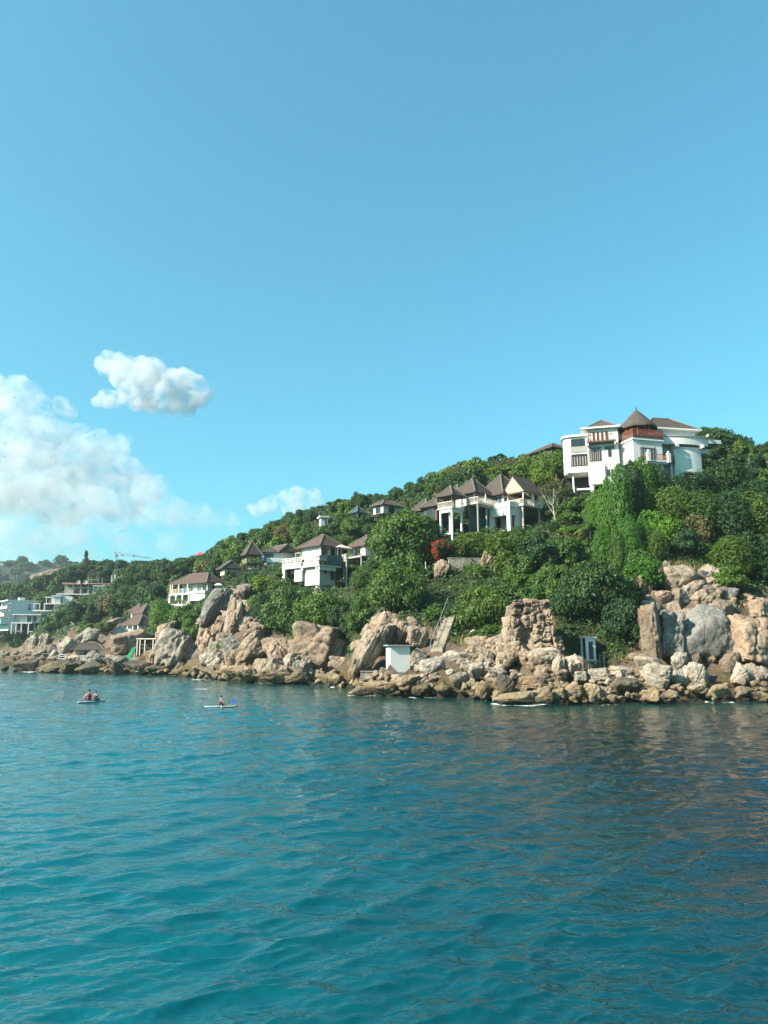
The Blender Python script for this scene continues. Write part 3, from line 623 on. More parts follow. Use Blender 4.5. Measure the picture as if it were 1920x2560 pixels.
# -- individually recognisable rocks: foot x, foot y, width, height in picture pixels
NAMED = [
 (1788, 1652, 150, 152, 'huge grey rounded boulder at the cliff foot on the right', 'round', GREY, 0, 3),
 (1640, 1645, 62, 145, 'tall dark-streaked pillar of rock left of the huge grey boulder', 'block', TAN, -3, 4),
 (1690, 1650, 58, 140, 'tall tan pillar of rock touching the huge grey boulder', 'block', GREY, 4, 1),
 (1888, 1668, 88, 150, 'tan jointed cliff block at the right edge of the picture', 'block', TAN, 2, 3),
 (1718, 1478, 122, 80, 'tan overhanging boulder high on the cliff under the ivy', 'round', TAN, 14, 1),
 (1762, 1515, 70, 48, 'tan rounded boulder below the overhanging cliff boulder', 'round', TAN, 20, 2),
 (1814, 1545, 72, 52, 'tan cracked boulder perched above the huge grey boulder', 'round', TAN, 5, 3),
 (1665, 1505, 46, 34, 'small tan boulder left of the overhanging cliff boulder', 'round', TAN, 10, 4),
 (1912, 1545, 60, 50, 'tan boulder on top of the jointed cliff block at right edge', 'block', TAN, 0, 5),
 (1755, 1712, 62, 66, 'tall pale shark-fin boulder standing below the huge grey boulder', 'round', PALE, -6, 5),
 (1752, 1730, 52, 26, 'ochre boulder under the pale shark-fin boulder', 'round', TAN, 0, 4),
 (1650, 1714, 76, 60, 'large pale wedge boulder in the shoreline rubble', 'block', PALE, 12, 4),
 (1618, 1672, 70, 32, 'wide tan flat-topped boulder behind the shoreline rubble', 'round', PALE, 8, 0),
 (1702, 1716, 36, 42, 'pale leaning boulder between wedge and shark-fin boulders', 'round', PALE, -12, 6),
 (1723, 1702, 26, 40, 'upright pale boulder left of the shark-fin boulder', 'round', PALE, 0, 3),
 (1682, 1757, 72, 36, 'low ochre boulder with wet foot at the waterline on the right', 'round', TAN, 3, 1),
 (1632, 1757, 44, 34, 'brown cube-like boulder at the waterline on the right', 'block', TAN, 0, 1),
 (1862, 1712, 56, 58, 'pale rounded boulder low at the right edge of the shore', 'round', PALE, -10, 2),
 (1905, 1700, 46, 50, 'pale slab leaning at the right edge of the shore', 'slab', PALE, 25, 2),
 (1870, 1745, 70, 30, 'olive weedy boulder at the waterline near the right edge', 'round', TAN, 8, 3),
 (1800, 1745, 60, 34, 'ochre split boulder at the waterline near the right edge', 'round', TAN, -8, 0),
 (1912, 1754, 64, 26, 'flat ochre boulder at the right edge of the waterline', 'round', TAN, 4, 5),
 # middle shore
 (1090, 1690, 78, 55, 'large pale grey boulder in the pile below the stairs', 'round', PALE, 12, 1),
 (1045, 1672, 74, 52, 'pale boulder right beside the white box building', 'round', PALE, -14, 2),
 (1130, 1655, 56, 30, 'flat tan boulder at the foot of the stairs', 'round', PALE, 8, 3),
 (1150, 1716, 60, 44, 'pale knobbly boulder left of the central wet rocks', 'round', PALE, 10, 4),
 (1245, 1700, 66, 44, 'pale pointed boulder in the middle of the shore', 'slab', PALE, 14, 1),
 (1190, 1700, 52, 44, 'pale split boulder in the middle of the shore', 'round', PALE, -10, 0),
 (1300, 1762, 112, 44, 'broad brown boulder standing in the surf at centre right', 'round', TAN, -5, 6),
 (1372, 1762, 58, 46, 'brown humped boulder standing in the surf', 'round', TAN, 4, 2),
 (1268, 1742, 70, 60, 'dark pitted boulder behind the broad brown surf boulder', 'round', WET, 10, 5),
 (1220, 1745, 48, 44, 'dark weedy boulder at centre of the waterline', 'round', WET, 6, 0),
 (1340, 1722, 64, 34, 'ochre cracked boulder above the surf boulders', 'block', TAN, 0, 2),
 (1010, 1722, 90, 40, 'long dark slab at the waterline under the white box building', 'slab', TAN, -12, 3),
 (960, 1735, 90, 36, 'low brown ledge in the water left of the white box building', 'round', TAN, 6, 4),
 (905, 1740, 60, 26, 'low brown rock furthest left of the middle headland', 'round', TAN, 0, 3),
 (1060, 1738, 60, 34, 'dark rounded rock at the waterline below the pale pile', 'round', WET, 0, 1),
 (1110, 1738, 44, 36, 'brown rock at the waterline below the pale pile', 'round', WET, 4, 6),
 (1440, 1690, 44, 56, 'upright tan ribbed rock left of the small white kiosk', 'slab', PALE, -8, 4),
 (1405, 1692, 40, 66, 'tall tan ribbed rock at the bushes, left of the kiosk', 'slab', PALE, 6, 5),
 (1462, 1676, 26, 40, 'slim upright rock touching the small white kiosk', 'slab', PALE, 4, 6),
 (1440, 1748, 70, 46, 'olive weedy boulder below the ribbed rocks', 'round', TAN, 8, 2),
 (1490, 1752, 60, 50, 'brown weedy boulder below the small white kiosk', 'round', TAN, -6, 5),
 (1560, 1738, 90, 46, 'dark undercut boulder right of the kiosk at the waterline', 'round', WET, 4, 0),
 (1560, 1690, 60, 26, 'flat pale boulder right of the small white kiosk', 'block', PALE, 4, 3),
 (1500, 1700, 58, 30, 'flat pale boulder below the small white kiosk', 'block', PALE, -6, 5),
 (1215, 1640, 74, 44, 'tan cracked ledge right of the stairs', 'slab', TAN, 12, 0),
 (1190, 1628, 56, 50, 'tan sloping ledge beside the lower stairs', 'slab', TAN, 22, 2),
 (1255, 1625, 70, 48, 'tan boulder under the round bush right of the stairs', 'round', TAN, 6, 1),
 (1275, 1660, 80, 40, 'wide tan ledge below the jointed rock stack', 'slab', TAN, -8, 3),
 (1375, 1668, 96, 56, 'pale rounded apron of rock below the jointed rock stack', 'round', PALE, 4, 4),
 # headland left of the white box
 (930, 1690, 74, 150, 'steep brown ribbed cliff rib left of the white box building', 'slab', TAN, 28, 0),
 (960, 1650, 60, 130, 'steep tan cliff rib with dark streaks behind the white box', 'slab', TAN, 24, 1),
 (905, 1700, 64, 100, 'lower brown cliff toe beside the dark cleft', 'slab', TAN, 32, 2),
 (1005, 1612, 66, 80, 'pinkish rock face above the white box building', 'slab', TAN, 6, 3),
 (1048, 1618, 60, 60, 'tan rock face left of the stairs', 'slab', TAN, 18, 4),
 (950, 1575, 34, 60, 'dark upright rock horn above the cliff rib', 'slab', GREY, 10, 5),
 # second headland (middle distance)
 (785, 1665, 108, 118, 'big orange-brown faceted rock left of the dark cleft', 'block', TAN, 8, 1),
 (830, 1672, 60, 86, 'brown shaded flank of the big faceted rock', 'slab', TAN, -18, 1),
 (690, 1660, 92, 96, 'tan rounded rock in the middle of the second headland', 'slab', TAN, 24, 2),
 (632, 1662, 84, 96, 'tan sloping slab on the second headland', 'slab', TAN, 34, 3),
 (735, 1675, 60, 60, 'pale crumbly rock between two big rocks of second headland', 'slab', PALE, 12, 5),
 (580, 1650, 80, 56, 'grey sloping slab at the left of the second headland', 'slab', GREY, 36, 4),
 (540, 1570, 70, 130, 'grey ribbed crag rising above the dark cove', 'slab', GREY, 30, 0),
 (582, 1590, 66, 110, 'tan tilted crag slab above the second headland', 'slab', TAN, 26, 6),
 (590, 1520, 62, 60, 'tan rounded crag top beneath the leafy slope', 'round', TAN, 24, 4),
 (610, 1500, 46, 44, 'grey boulder crowning the ribbed crag', 'round', GREY, 10, 0),
 (560, 1540, 46, 66, 'narrow tan slab leaning on the ribbed crag', 'slab', TAN, 32, 5),
 (520, 1560, 40, 70, 'left edge slab of the ribbed crag', 'slab', GREY, 36, 2),
 (645, 1600, 60, 66, 'tan grassy ledge right of the ribbed crag', 'slab', TAN, 20, 1),
 (530, 1700, 90, 34, 'low dark slab at the water on the second headland', 'slab', TAN, 14, 1),
 (600, 1702, 90, 40, 'brown ledge at the water on the second headland', 'slab', TAN, 8, 4),
 (690, 1707, 110, 36, 'ochre ledge at the water on the second headland', 'round', TAN, 4, 5),
 (750, 1708, 80, 40, 'dark ledge at the water right of the ochre ledge', 'round', WET, -6, 2),
 (820, 1715, 70, 30, 'pitted brown shelf at the mouth of the dark cleft', 'slab', TAN, 8, 6),
 (500, 1685, 60, 20, 'tan flat ledge at the tip of the second headland', 'round', TAN, 6, 0),
 # third headland with the striped dome
 (432, 1672, 108, 118, 'striped pale rock dome leaning left on the far headland', 'slab', PALE, 30, 0),
 (408, 1640, 46, 130, 'upright orange slab on the left flank of the striped dome', 'slab', TAN, 26, 1),
 (456, 1660, 60, 90, 'grey right shoulder of the striped dome', 'round', GREY, -20, 3),
 (378, 1660, 46, 36, 'small tan slab left of the striped dome', 'slab', TAN, 30, 4),
 (312, 1630, 84, 54, 'layered pink-tan ledge behind the green canopy', 'block', TAN, -12, 0),
 (345, 1612, 50, 24, 'pink-tan upper ledge under the white villa', 'slab', TAN, 24, 2),
 (295, 1668, 40, 40, 'grey rock left of the green canopy', 'round', GREY, 12, 6),
 (240, 1660, 70, 34, 'grey sloping rock right of the dark wet rocks', 'slab', GREY, 20, 3),
 (395, 1680, 70, 28, 'black wet rock at the water below the striped dome', 'round', WET, 0, 1),
 (340, 1682, 70, 30, 'black wet rock at the water left of the striped dome', 'slab', WET, 14, 4),
 (285, 1684, 60, 34, 'tan and black wet rock with surf at its foot', 'slab', WET, 20, 6),
 (440, 1688, 40, 16, 'small olive rock in the water right of the striped dome', 'round', TAN, 0, 2),
 (466, 1690, 30, 12, 'small brown rock just off the second headland', 'round', TAN, 0, 5),
 # black rocks of the left point
 (58, 1679, 62, 30, 'black rock at the left tip of the far point', 'block', WET, -6, 0),
 (120, 1680, 100, 34, 'long black rock of the far left point', 'slab', WET, -14, 2),
 (180, 1680, 110, 30, 'long black wet rock in the middle of the left point', 'slab', WET, -10, 5),
 (225, 1682, 70, 28, 'black wet rock at the right of the left point', 'round', WET, 6, 3),
 (10, 1677, 22, 14, 'small black rock alone in the water at the left edge', 'round', WET, 0, 4),
 (155, 1664, 90, 18, 'flat dark rock behind the black rocks of the left point', 'round', WET, -4, 6),
 # pale granite domes by the beach hut
 (166, 1636, 44, 46, 'pale round-bottomed granite boulder near the beach hut', 'round', PALE, 0, 1),
 (174, 1622, 52, 32, 'pale granite boulder resting on the round-bottomed one', 'round', PALE, 12, 5),
 (222, 1606, 66, 38, 'pale granite slab boulder leaning up toward the villas', 'round', PALE, -28, 2),
 (212, 1606, 34, 40, 'pale egg-shaped boulder in front of the leaning granite', 'round', PALE, 24, 3),
 (285, 1568, 58, 26, 'grey-pink granite dome left of the brown-roofed villas', 'round', PALE, -12, 4),
 (80, 1626, 28, 36, 'pale upright standing stone on the left shore', 'block', PALE, 6, 4),
 (80, 1602, 32, 16, 'pale cap stone balanced on the standing stone', 'round', PALE, -24, 1),
 (106, 1622, 24, 40, 'tall leaning stone beside the capped standing stone', 'block', PALE, 12, 5),
 (104, 1604, 30, 22, 'pink tilted stone on the tall leaning stone', 'round', TAN, -30, 3),
 (76, 1640, 44, 16, 'pale slanting slab below the standing stones', 'round', PALE, -16, 6),
 (98, 1646, 40, 20, 'grey slanting slab below the tall leaning stone', 'round', GREY, -18, 0),
 (128, 1630, 30, 22, 'dark grey boulder right of the standing stones', 'round', GREY, -20, 2),
 (134, 1646, 26, 24, 'pale slanting boulder left of the round-bottomed one', 'round', PALE, -30, 1),
 (140, 1650, 44, 14, 'low pale rock above the black point', 'round', PALE, -8, 4),
 (186, 1652, 46, 20, 'pink-tan rock beside the deck railing', 'round', PALE, 4, 6),
 (12, 1645, 24, 14, 'pale flat rock on the far beach at the left edge', 'round', PALE, -14, 0),
 (36, 1648, 36, 12, 'tan flat rock on the far beach', 'round', TAN, 0, 5),
 (108, 1468, 84, 44, 'bare rounded granite dome on the skyline at far left', 'round', TAN, -14, 0),
 (676, 1350, 26, 58, 'tall bare granite spire on the skyline', 'slab', TAN, 22, 1),
 (664, 1362, 28, 26, 'bare granite foot below the skyline spire', 'slab', TAN, 40, 3),
 # rock under the houses
 (796, 1484, 32, 22, 'orange-tan boulder under the middle white house', 'round', TAN, -10, 2),
 (788, 1494, 28, 18, 'small tan boulder below the middle white house', 'round', TAN, 0, 4),
 (678, 1474, 24, 24, 'dark upright boulder in the leafy slope', 'slab', GREY, 14, 1),
 (665, 1476, 20, 20, 'grey boulder in the leafy slope', 'slab', GREY, 24, 3),
 (1110, 1448, 46, 60, 'tan hollow rock under the red flowering creeper', 'slab', TAN, 16, 5),
 (1222, 1420, 34, 52, 'tan leaning rock right of the old retaining wall', 'slab', TAN, 26, 4),
 (1712, 1212, 36, 20, 'grey boulder under the curved wing of the villa', 'round', GREY, 0, 1),
 (1440, 1440, 70, 40, 'brown rock showing through the bushes below the villa', 'slab', TAN, -20, 2),
 (1620, 1500, 50, 80, 'ochre grassy rock face under the hanging vines', 'slab', TAN, 6, 6),
]
for (px, py, w, h, lab, kind, mt, tilt, i) in NAMED:
    D = None
    if lab.startswith(('tall bare', 'bare granite foot')): D = 215.0
    boulder(px, py, w, h, lab, kind, mt, D=D, tilt=tilt, i=i)

# jointed rock stack: one outcrop of separate blocks (right of centre)
def rock_stack():
    D = hit(1335, 1650); s = mpp(1600, D); base = W(1335, 1652, D)
    root = empty('jointed_rock_stack', base)
    tag(root, 'tall jointed stack of tan granite blocks between the bushes', 'rock outcrop')
    rr = random.Random(4)
    blocks = [(-34, 22, 44, 46), (6, 20, 46, 42), (44, 24, 44, 50), (-40, 60, 36, 40), (-6, 58, 42, 44), (34, 64, 40, 40), (58, 74, 22, 40), (-38, 96, 34, 44), (-4, 98, 36, 44), (30, 100, 36, 42), (52, 108, 24, 34), (-32, 128, 30, 32), (0, 132, 34, 32), (34, 132, 34, 30), (48, 146, 24, 20), (12, 150, 22, 18), (-24, 148, 20, 16), (-52, 30, 26, 60), (62, 40, 24, 40), (16, 80, 24, 26), (-20, 78, 22, 30)]
    for (x, z, w, hh, dy) in ((0, 56, 96, 112, 5.2), (4, 108, 72, 70, 6.6)):
        o = mesh_obj('block', rock_mesh('block', 2, M_rock), root); o.location = (x * s, dy, z * s); o.scale = (w * s * .6, 2.6, hh * s * .6)
    for (x, z, w, hh) in blocks:
        o = mesh_obj('block', rock_mesh(rr.choice(('block', 'block', 'slab')), rr.randrange(99), M_rock), root)
        o.location = ((x + 4) * s, 2.5 + z * s * 0.30 + rr.uniform(-.3, .3), z * s)
        o.scale = (w * s * 0.62, 1.9, hh * s * 0.62); o.rotation_euler = (rr.uniform(-.12, .12), rr.uniform(-.2, .2), rr.uniform(-.25, .25))
rock_stack()

# smaller shoreline boulders, each an object of its own
ZONES = [  # name, polyline of (px, upper row, lower row), count, size range, mats, label
 ([(890, 1672, 1738), (1000, 1690, 1738), (1100, 1660, 1740), (1180, 1660, 1744)], 95, (12, 36), (PALE, PALE, TAN), 'boulder in the pale pile below the stairs', 1715),
 ([(1180, 1665, 1748), (1280, 1668, 1758), (1390, 1680, 1758)], 85, (12, 36), (PALE, TAN, TAN), 'boulder in the middle pile below the stack', 1722),
 ([(1390, 1690, 1758), (1500, 1690, 1756), (1610, 1680, 1752)], 80, (11, 34), (PALE, PALE, TAN), 'boulder in the rubble below the kiosk', 1722),
 ([(1610, 1684, 1752), (1760, 1690, 1752), (1920, 1690, 1750)], 85, (11, 34), (PALE, PALE, TAN, GREY), 'boulder in the rubble near the right edge', 1726),
 ([(480, 1680, 1698), (620, 1672, 1702), (760, 1672, 1706), (860, 1690, 1722)], 60, (12, 34), (TAN, TAN, PALE), 'rock at the foot of the second headland', 1690),
 ([(200, 1655, 1680), (300, 1655, 1684), (420, 1668, 1684), (480, 1672, 1688)], 40, (9, 24), (GREY, TAN, WET), 'rock at the foot of the striped dome headland', 1672),
 ([(0, 1634, 1648), (60, 1634, 1650), (130, 1642, 1652), (200, 1642, 1656)], 34, (6, 16), (PALE, PALE, GREY), 'beach stone on the far left shore', 1660),
]
KEEP = [(1072, 1545, 1140, 1650), (338, 1596, 392, 1634), (304, 1618, 334, 1660), (182, 1606, 240, 1652), (968, 1606, 1045, 1672), (1460, 1590, 1515, 1668), (250, 1556, 352, 1594)]
small = []
for poly, cnt, (s0, s1), mats, lab, wetrow in ZONES:
    xs = [p[0] for p in poly]; up = [p[1] for p in poly]; lo = [p[2] for p in poly]
    for k in range(cnt):
        px = random.uniform(xs[0], xs[-1]); t = random.random() ** 0.8
        py = np.interp(px, xs, up) * (1 - t) + np.interp(px, xs, lo) * t
        w = s0 + (s1 - s0) * random.random() ** 1.7; h = w * random.uniform(0.55, 0.95)
        if any(a < px < c_ and b_ < py and py - w < d_ for a, b_, c_, d_ in KEEP): continue
        mt = random.choice(mats)
        if py > wetrow + 10: mt = random.choice((TAN, TAN, TAN, WET, PALE))
        tone = {'granite_pale': 'pale', 'granite_tan': 'tan', 'granite_grey': 'grey', 'granite_wet': 'dark wet'}[mt.name]
        kd = random.choice(('round', 'small', 'block', 'slab', 'small'))
        shp = {'round': 'rounded', 'small': 'knobbly', 'block': 'angular', 'slab': 'cracked'}[kd]
        row = 'at the waterline' if t > 0.7 else ('half way up' if t > 0.35 else 'at the back'); size = ''
        size = 'small' if w < s0 + (s1 - s0) * 0.3 else 'mid-sized'
        small.append((w, px, py, h, ' '.join((tone, shp, lab.replace(' in the ', ' ' + row + ' in the ').replace(' at the foot', ' ' + row + ' near the foot').replace(' on the far', ' ' + row + ' on the far'))), kd, mt))
small.sort(key=lambda q: -q[0])
INDIV = 295 - len(NAMED)
rest = {'V': [], 'F': [], 'n': 0}
for k, (w, px, py, h, l_, kd, mt) in enumerate(small):
    if k < INDIV:
        boulder(px, py, w, h, l_, kd, mt, tilt=random.uniform(-25, 25), group=l_)
    else:
        D = hit(px, py); s = mpp(py, D); p = W(px, py, D)
        P, Fc = ROCK3[k % len(ROCK3)]
        q = P * np.array([w * s / 2, (w + h) * s / 4, h * s / 2])[None]
        a = random.uniform(0, 6.28); q = np.stack([q[:, 0] * math.cos(a) - q[:, 1] * math.sin(a), q[:, 0] * math.sin(a) + q[:, 1] * math.cos(a), q[:, 2]], 1)
        rest['V'].append(q + np.array([p.x, p.y, p.z + h * s * 0.3])); rest['F'].append(Fc + rest['n']); rest['n'] += len(P)
me = np_mesh('shore_rubble', np.concatenate(rest['V']), np.concatenate(rest['F']), M_rock)
tag(mesh_obj('shore_rubble', me), 'small loose stones filling the gaps between the shore boulders', 'rubble', kind='stuff')

# craggy slabs that make up the bare rock faces above the shore
SLABZ = [  # polygon columns (px, upper row, lower row), count, size, tilt, label
 ([(505, 1575, 1680), (560, 1510, 1685), (640, 1520, 1690), (660, 1580, 1690)], 46, (34, 80), 30, 'slab in the crag of the second headland, left part'),
 ([(660, 1600, 1690), (740, 1612, 1690), (850, 1610, 1705)], 40, (30, 70), 18, 'slab in the crag of the second headland, right part'),
 ([(890, 1620, 1700), (940, 1550, 1695), (1000, 1560, 1680), (1090, 1580, 1660)], 54, (30, 80), 24, 'slab in the brown cliff behind the white box building'),
 ([(1140, 1610, 1670), (1200, 1600, 1680), (1290, 1590, 1690), (1400, 1640, 1690)], 46, (26, 64), 12, 'slab in the tan ledges around the jointed rock stack'),
 ([(1605, 1520, 1670), (1660, 1440, 1680), (1790, 1440, 1680), (1920, 1510, 1690)], 64, (30, 84), 8, 'slab in the cliff around the huge grey boulder'),
 ([(210, 1600, 1665), (300, 1590, 1670), (400, 1600, 1672), (480, 1640, 1680)], 44, (20, 54), 28, 'slab in the ledges around the striped dome'),
]
for poly, cnt, (s0, s1), tl, lab in SLABZ:
    xs = [p[0] for p in poly]; up = [p[1] for p in poly]; lo = [p[2] for p in poly]
    for k in range(cnt):
        px = random.uniform(xs[0], xs[-1]); t = random.random()
        py = np.interp(px, xs, up) * (1 - t) + np.interp(px, xs, lo) * t
        w = random.uniform(s0, s1) * .78; h = w * random.uniform(.6, 1.3)
        if any(a < px + w * .5 and px - w * .5 < c_ and b_ < py and py - h < d_ for a, b_, c_, d_ in KEEP): continue
        mt = random.choice((TAN, TAN, TAN, TAN, PALE, GREY)) if px > 1600 else random.choice((TAN, TAN, TAN, PALE))
        tone = {'granite_pale': 'pale', 'granite_tan': 'tan', 'granite_grey': 'grey'}[mt.name]
        l_ = tone + (' tall ' if h > .95 * w else ' squat ') + ('upper ' if t < .4 else ('lower ' if t > .7 else 'middle ')) + lab
        boulder(px, py, w, h, l_, random.choice(('slab', 'slab', 'block', 'round')), mt, tilt=tl + random.uniform(-16, 16), group=l_, name='crag_rock', sink=.55)

water()

# ---------------------------------------------------------------- building kit
CLEAR = []      # picture rectangles that nothing nearer than D may cover
FOOT = []       # building footprints (x, y, radius) kept free of trees
def thing(name, label, cat, px, py, D, yaw=0.0, foot=4.0, clear=None, group=None):
    p = W(px, py, D); e = empty(name, p, R(yaw)); tag(e, label, cat, group)
    c = Vector((math.cos(R(yaw)) * foot * .6 - math.sin(R(yaw)) * foot * .6, math.sin(R(yaw)) * foot * .6 + math.cos(R(yaw)) * foot * .6))
    FOOT.append((p.x + c.x, p.y + c.y, foot))
    if clear: CLEAR.append((*clear, D + 6))
    return e
def to_local(root, wv):
    d = Vector(wv) - root.location; a = -root.rotation_euler.z
    return Vector((d.x * math.cos(a) - d.y * math.sin(a), d.x * math.sin(a) + d.y * math.cos(a), d.z))
def hip(root, x0, x1, y0, y1, z, h, mat=None, inset=None, thick=0.16, name='roof', sag=0.0, ridge=True, label=None, tf=None):
    """hip roof; inset = how far the ridge ends stand in from the eaves (half the span = pyramid)"""
    mat = mat or M_roof; m = MB()
    lx, ly = x1 - x0, y1 - y0
    ins = min(lx, ly) / 2 if inset is None else inset
    if lx >= ly: a, b = (x0 + ins, (y0 + y1) / 2, z + h), (x1 - ins, (y0 + y1) / 2, z + h)
    else: a, b = ((x0 + x1) / 2, y0 + ins, z + h), ((x0 + x1) / 2, y1 - ins, z + h)
    e = [(x0, y0, z), (x1, y0, z), (x1, y1, z), (x0, y1, z)]
    lo = [(p[0], p[1], p[2] - thick) for p in e]
    vs = e + [a, b] + lo
    if lx >= ly: fs = [(0, 1, 5, 4), (1, 2, 5), (2, 3, 4, 5), (3, 0, 4)]
    else: fs = [(0, 1, 4), (1, 2, 5, 4), (2, 3, 5), (3, 0, 4, 5)]
    m.add(vs, fs + [(0, 6, 7, 1), (1, 7, 8, 2), (2, 8, 9, 3), (3, 9, 6, 0), (6, 9, 8, 7)])
    if tf: m.tf(*tf)
    o = m.build(name, mat, root, label)
    if ridge:
        k = MB()
        hips = ((0, a), (1, b), (2, b), (3, a)) if lx >= ly else ((0, a), (1, a), (2, b), (3, b))
        for i, q in hips: k.bar(Vector(e[i]) + Vector((0, 0, .03)), Vector(q) + Vector((0, 0, .03)), 0.12, 6)
        k.bar(Vector(a) + Vector((0, 0, .04)), Vector(b) + Vector((0, 0, .04)), 0.14, 6)
        if tf: k.tf(*tf)
        k.build('ridge', M_ridge, o)
    return o
def finial(root, x, y, z, h=0.9, tf=None):
    m = MB().bar((x, y, z - .3), (x, y, z + .15), 0.22, 8, 0.10).bar((x, y, z + .1), (x, y, z + h), 0.07, 6, 0.015)
    if tf: m.tf(*tf)
    return m.build('finial', M_ridge, root)
def rail(root, pts, z, h=1.0, mat=None, gap=0.22, name='railing', horiz=0, t=0.035, tf=None):
    m = MB(); mat = mat or M_woodw
    for p, q in zip(pts[:-1], pts[1:]):
        p3, q3 = Vector((*p, z)), Vector((*q, z)); L = (q3 - p3).length
        up = Vector((0, 0, h))
        m.beam(p3 + up, q3 + up, t * 2.4, t * 2)
        m.beam(p3 + up * .1, q3 + up * .1, t * 1.6, t * 1.6)
        if horiz:
            for k in range(1, horiz + 1): m.beam(p3 + up * (.1 + .9 * k / (horiz + 1)), q3 + up * (.1 + .9 * k / (horiz + 1)), t * 1.5, t * 2.2)
            n = max(1, int(L / 1.2))
        else: n = max(1, int(L / gap))
        for k in range(n + 1):
            b = p3 + (q3 - p3) * (k / n); m.beam(b, b + up, t * (2 if (horiz or k in (0, n)) else 1.1), t * (2 if (horiz or k in (0, n)) else 1.1))
    if tf: m.tf(*tf)
    return m.build(name, mat, root)
def win(root, x0, x1, z0, z1, pos, face='f', mull=2, frame=None, glass=None, name='window', rows=1, curtain=None, tf=None):
    """window or door on the front plane y=pos (face 'f') or the left plane x=pos (face 'l'; x0,x1 run along y)"""
    fr = MB(); gl = MB(); cu = MB()
    def bx(mb, a0, a1, b0, b1, d0, d1):
        if face == 'f': mb.box(a0, a1, pos - d1, pos - d0, b0, b1)
        else: mb.box(pos - d1, pos - d0, a0, a1, b0, b1)
    w = 0.08
    bx(fr, x0 - w, x1 + w, z1, z1 + w, 0, .09); bx(fr, x0 - w, x1 + w, z0 - w, z0, 0, .11)
    bx(fr, x0 - w, x0, z0, z1, 0, .09); bx(fr, x1, x1 + w, z0, z1, 0, .09)
    for k in range(1, mull): c = x0 + (x1 - x0) * k / mull; bx(fr, c - .04, c + .04, z0, z1, 0, .08)
    for k in range(1, rows): c = z0 + (z1 - z0) * k / rows; bx(fr, x0, x1, c - .03, c + .03, 0, .075)
    bx(gl, x0, x1, z0, z1, -.02, .03)
    n = 0
    if curtain:
        for k in range(mull):
            a = x0 + (x1 - x0) * k / mull; d = (x1 - x0) / mull
            bx(cu, a + d * .08, a + d * .45, z0 + .05, z1 - .05, .031, .045)
    for mb in (fr, gl, cu):
        if tf: mb.tf(*tf)
    o = fr.build(name, frame or M_woodd, root)
    gl.build('pane', glass or M_glass, o)
    if curtain: cu.build('curtain', curtain, o)
    return o
def box(root, name, mat, *b, label=None, tf=None):
    m = MB()
    for q in ([b] if not isinstance(b[0], (tuple, list)) else b): m.box(*q)
    if tf: m.tf(*tf)
    return m.build(name, mat, root, label)
def post(root, x, y, z0, z1, r=0.11, mat=None, name='post', sq=True, tf=None):
    m = MB()
    if sq: m.box(x - r, x + r, y - r, y + r, z0, z1)
    else: m.bar((x, y, z0), (x, y, z1), r, 10)
    if tf: m.tf(*tf)
    return m.build(name, mat or M_wood, root)

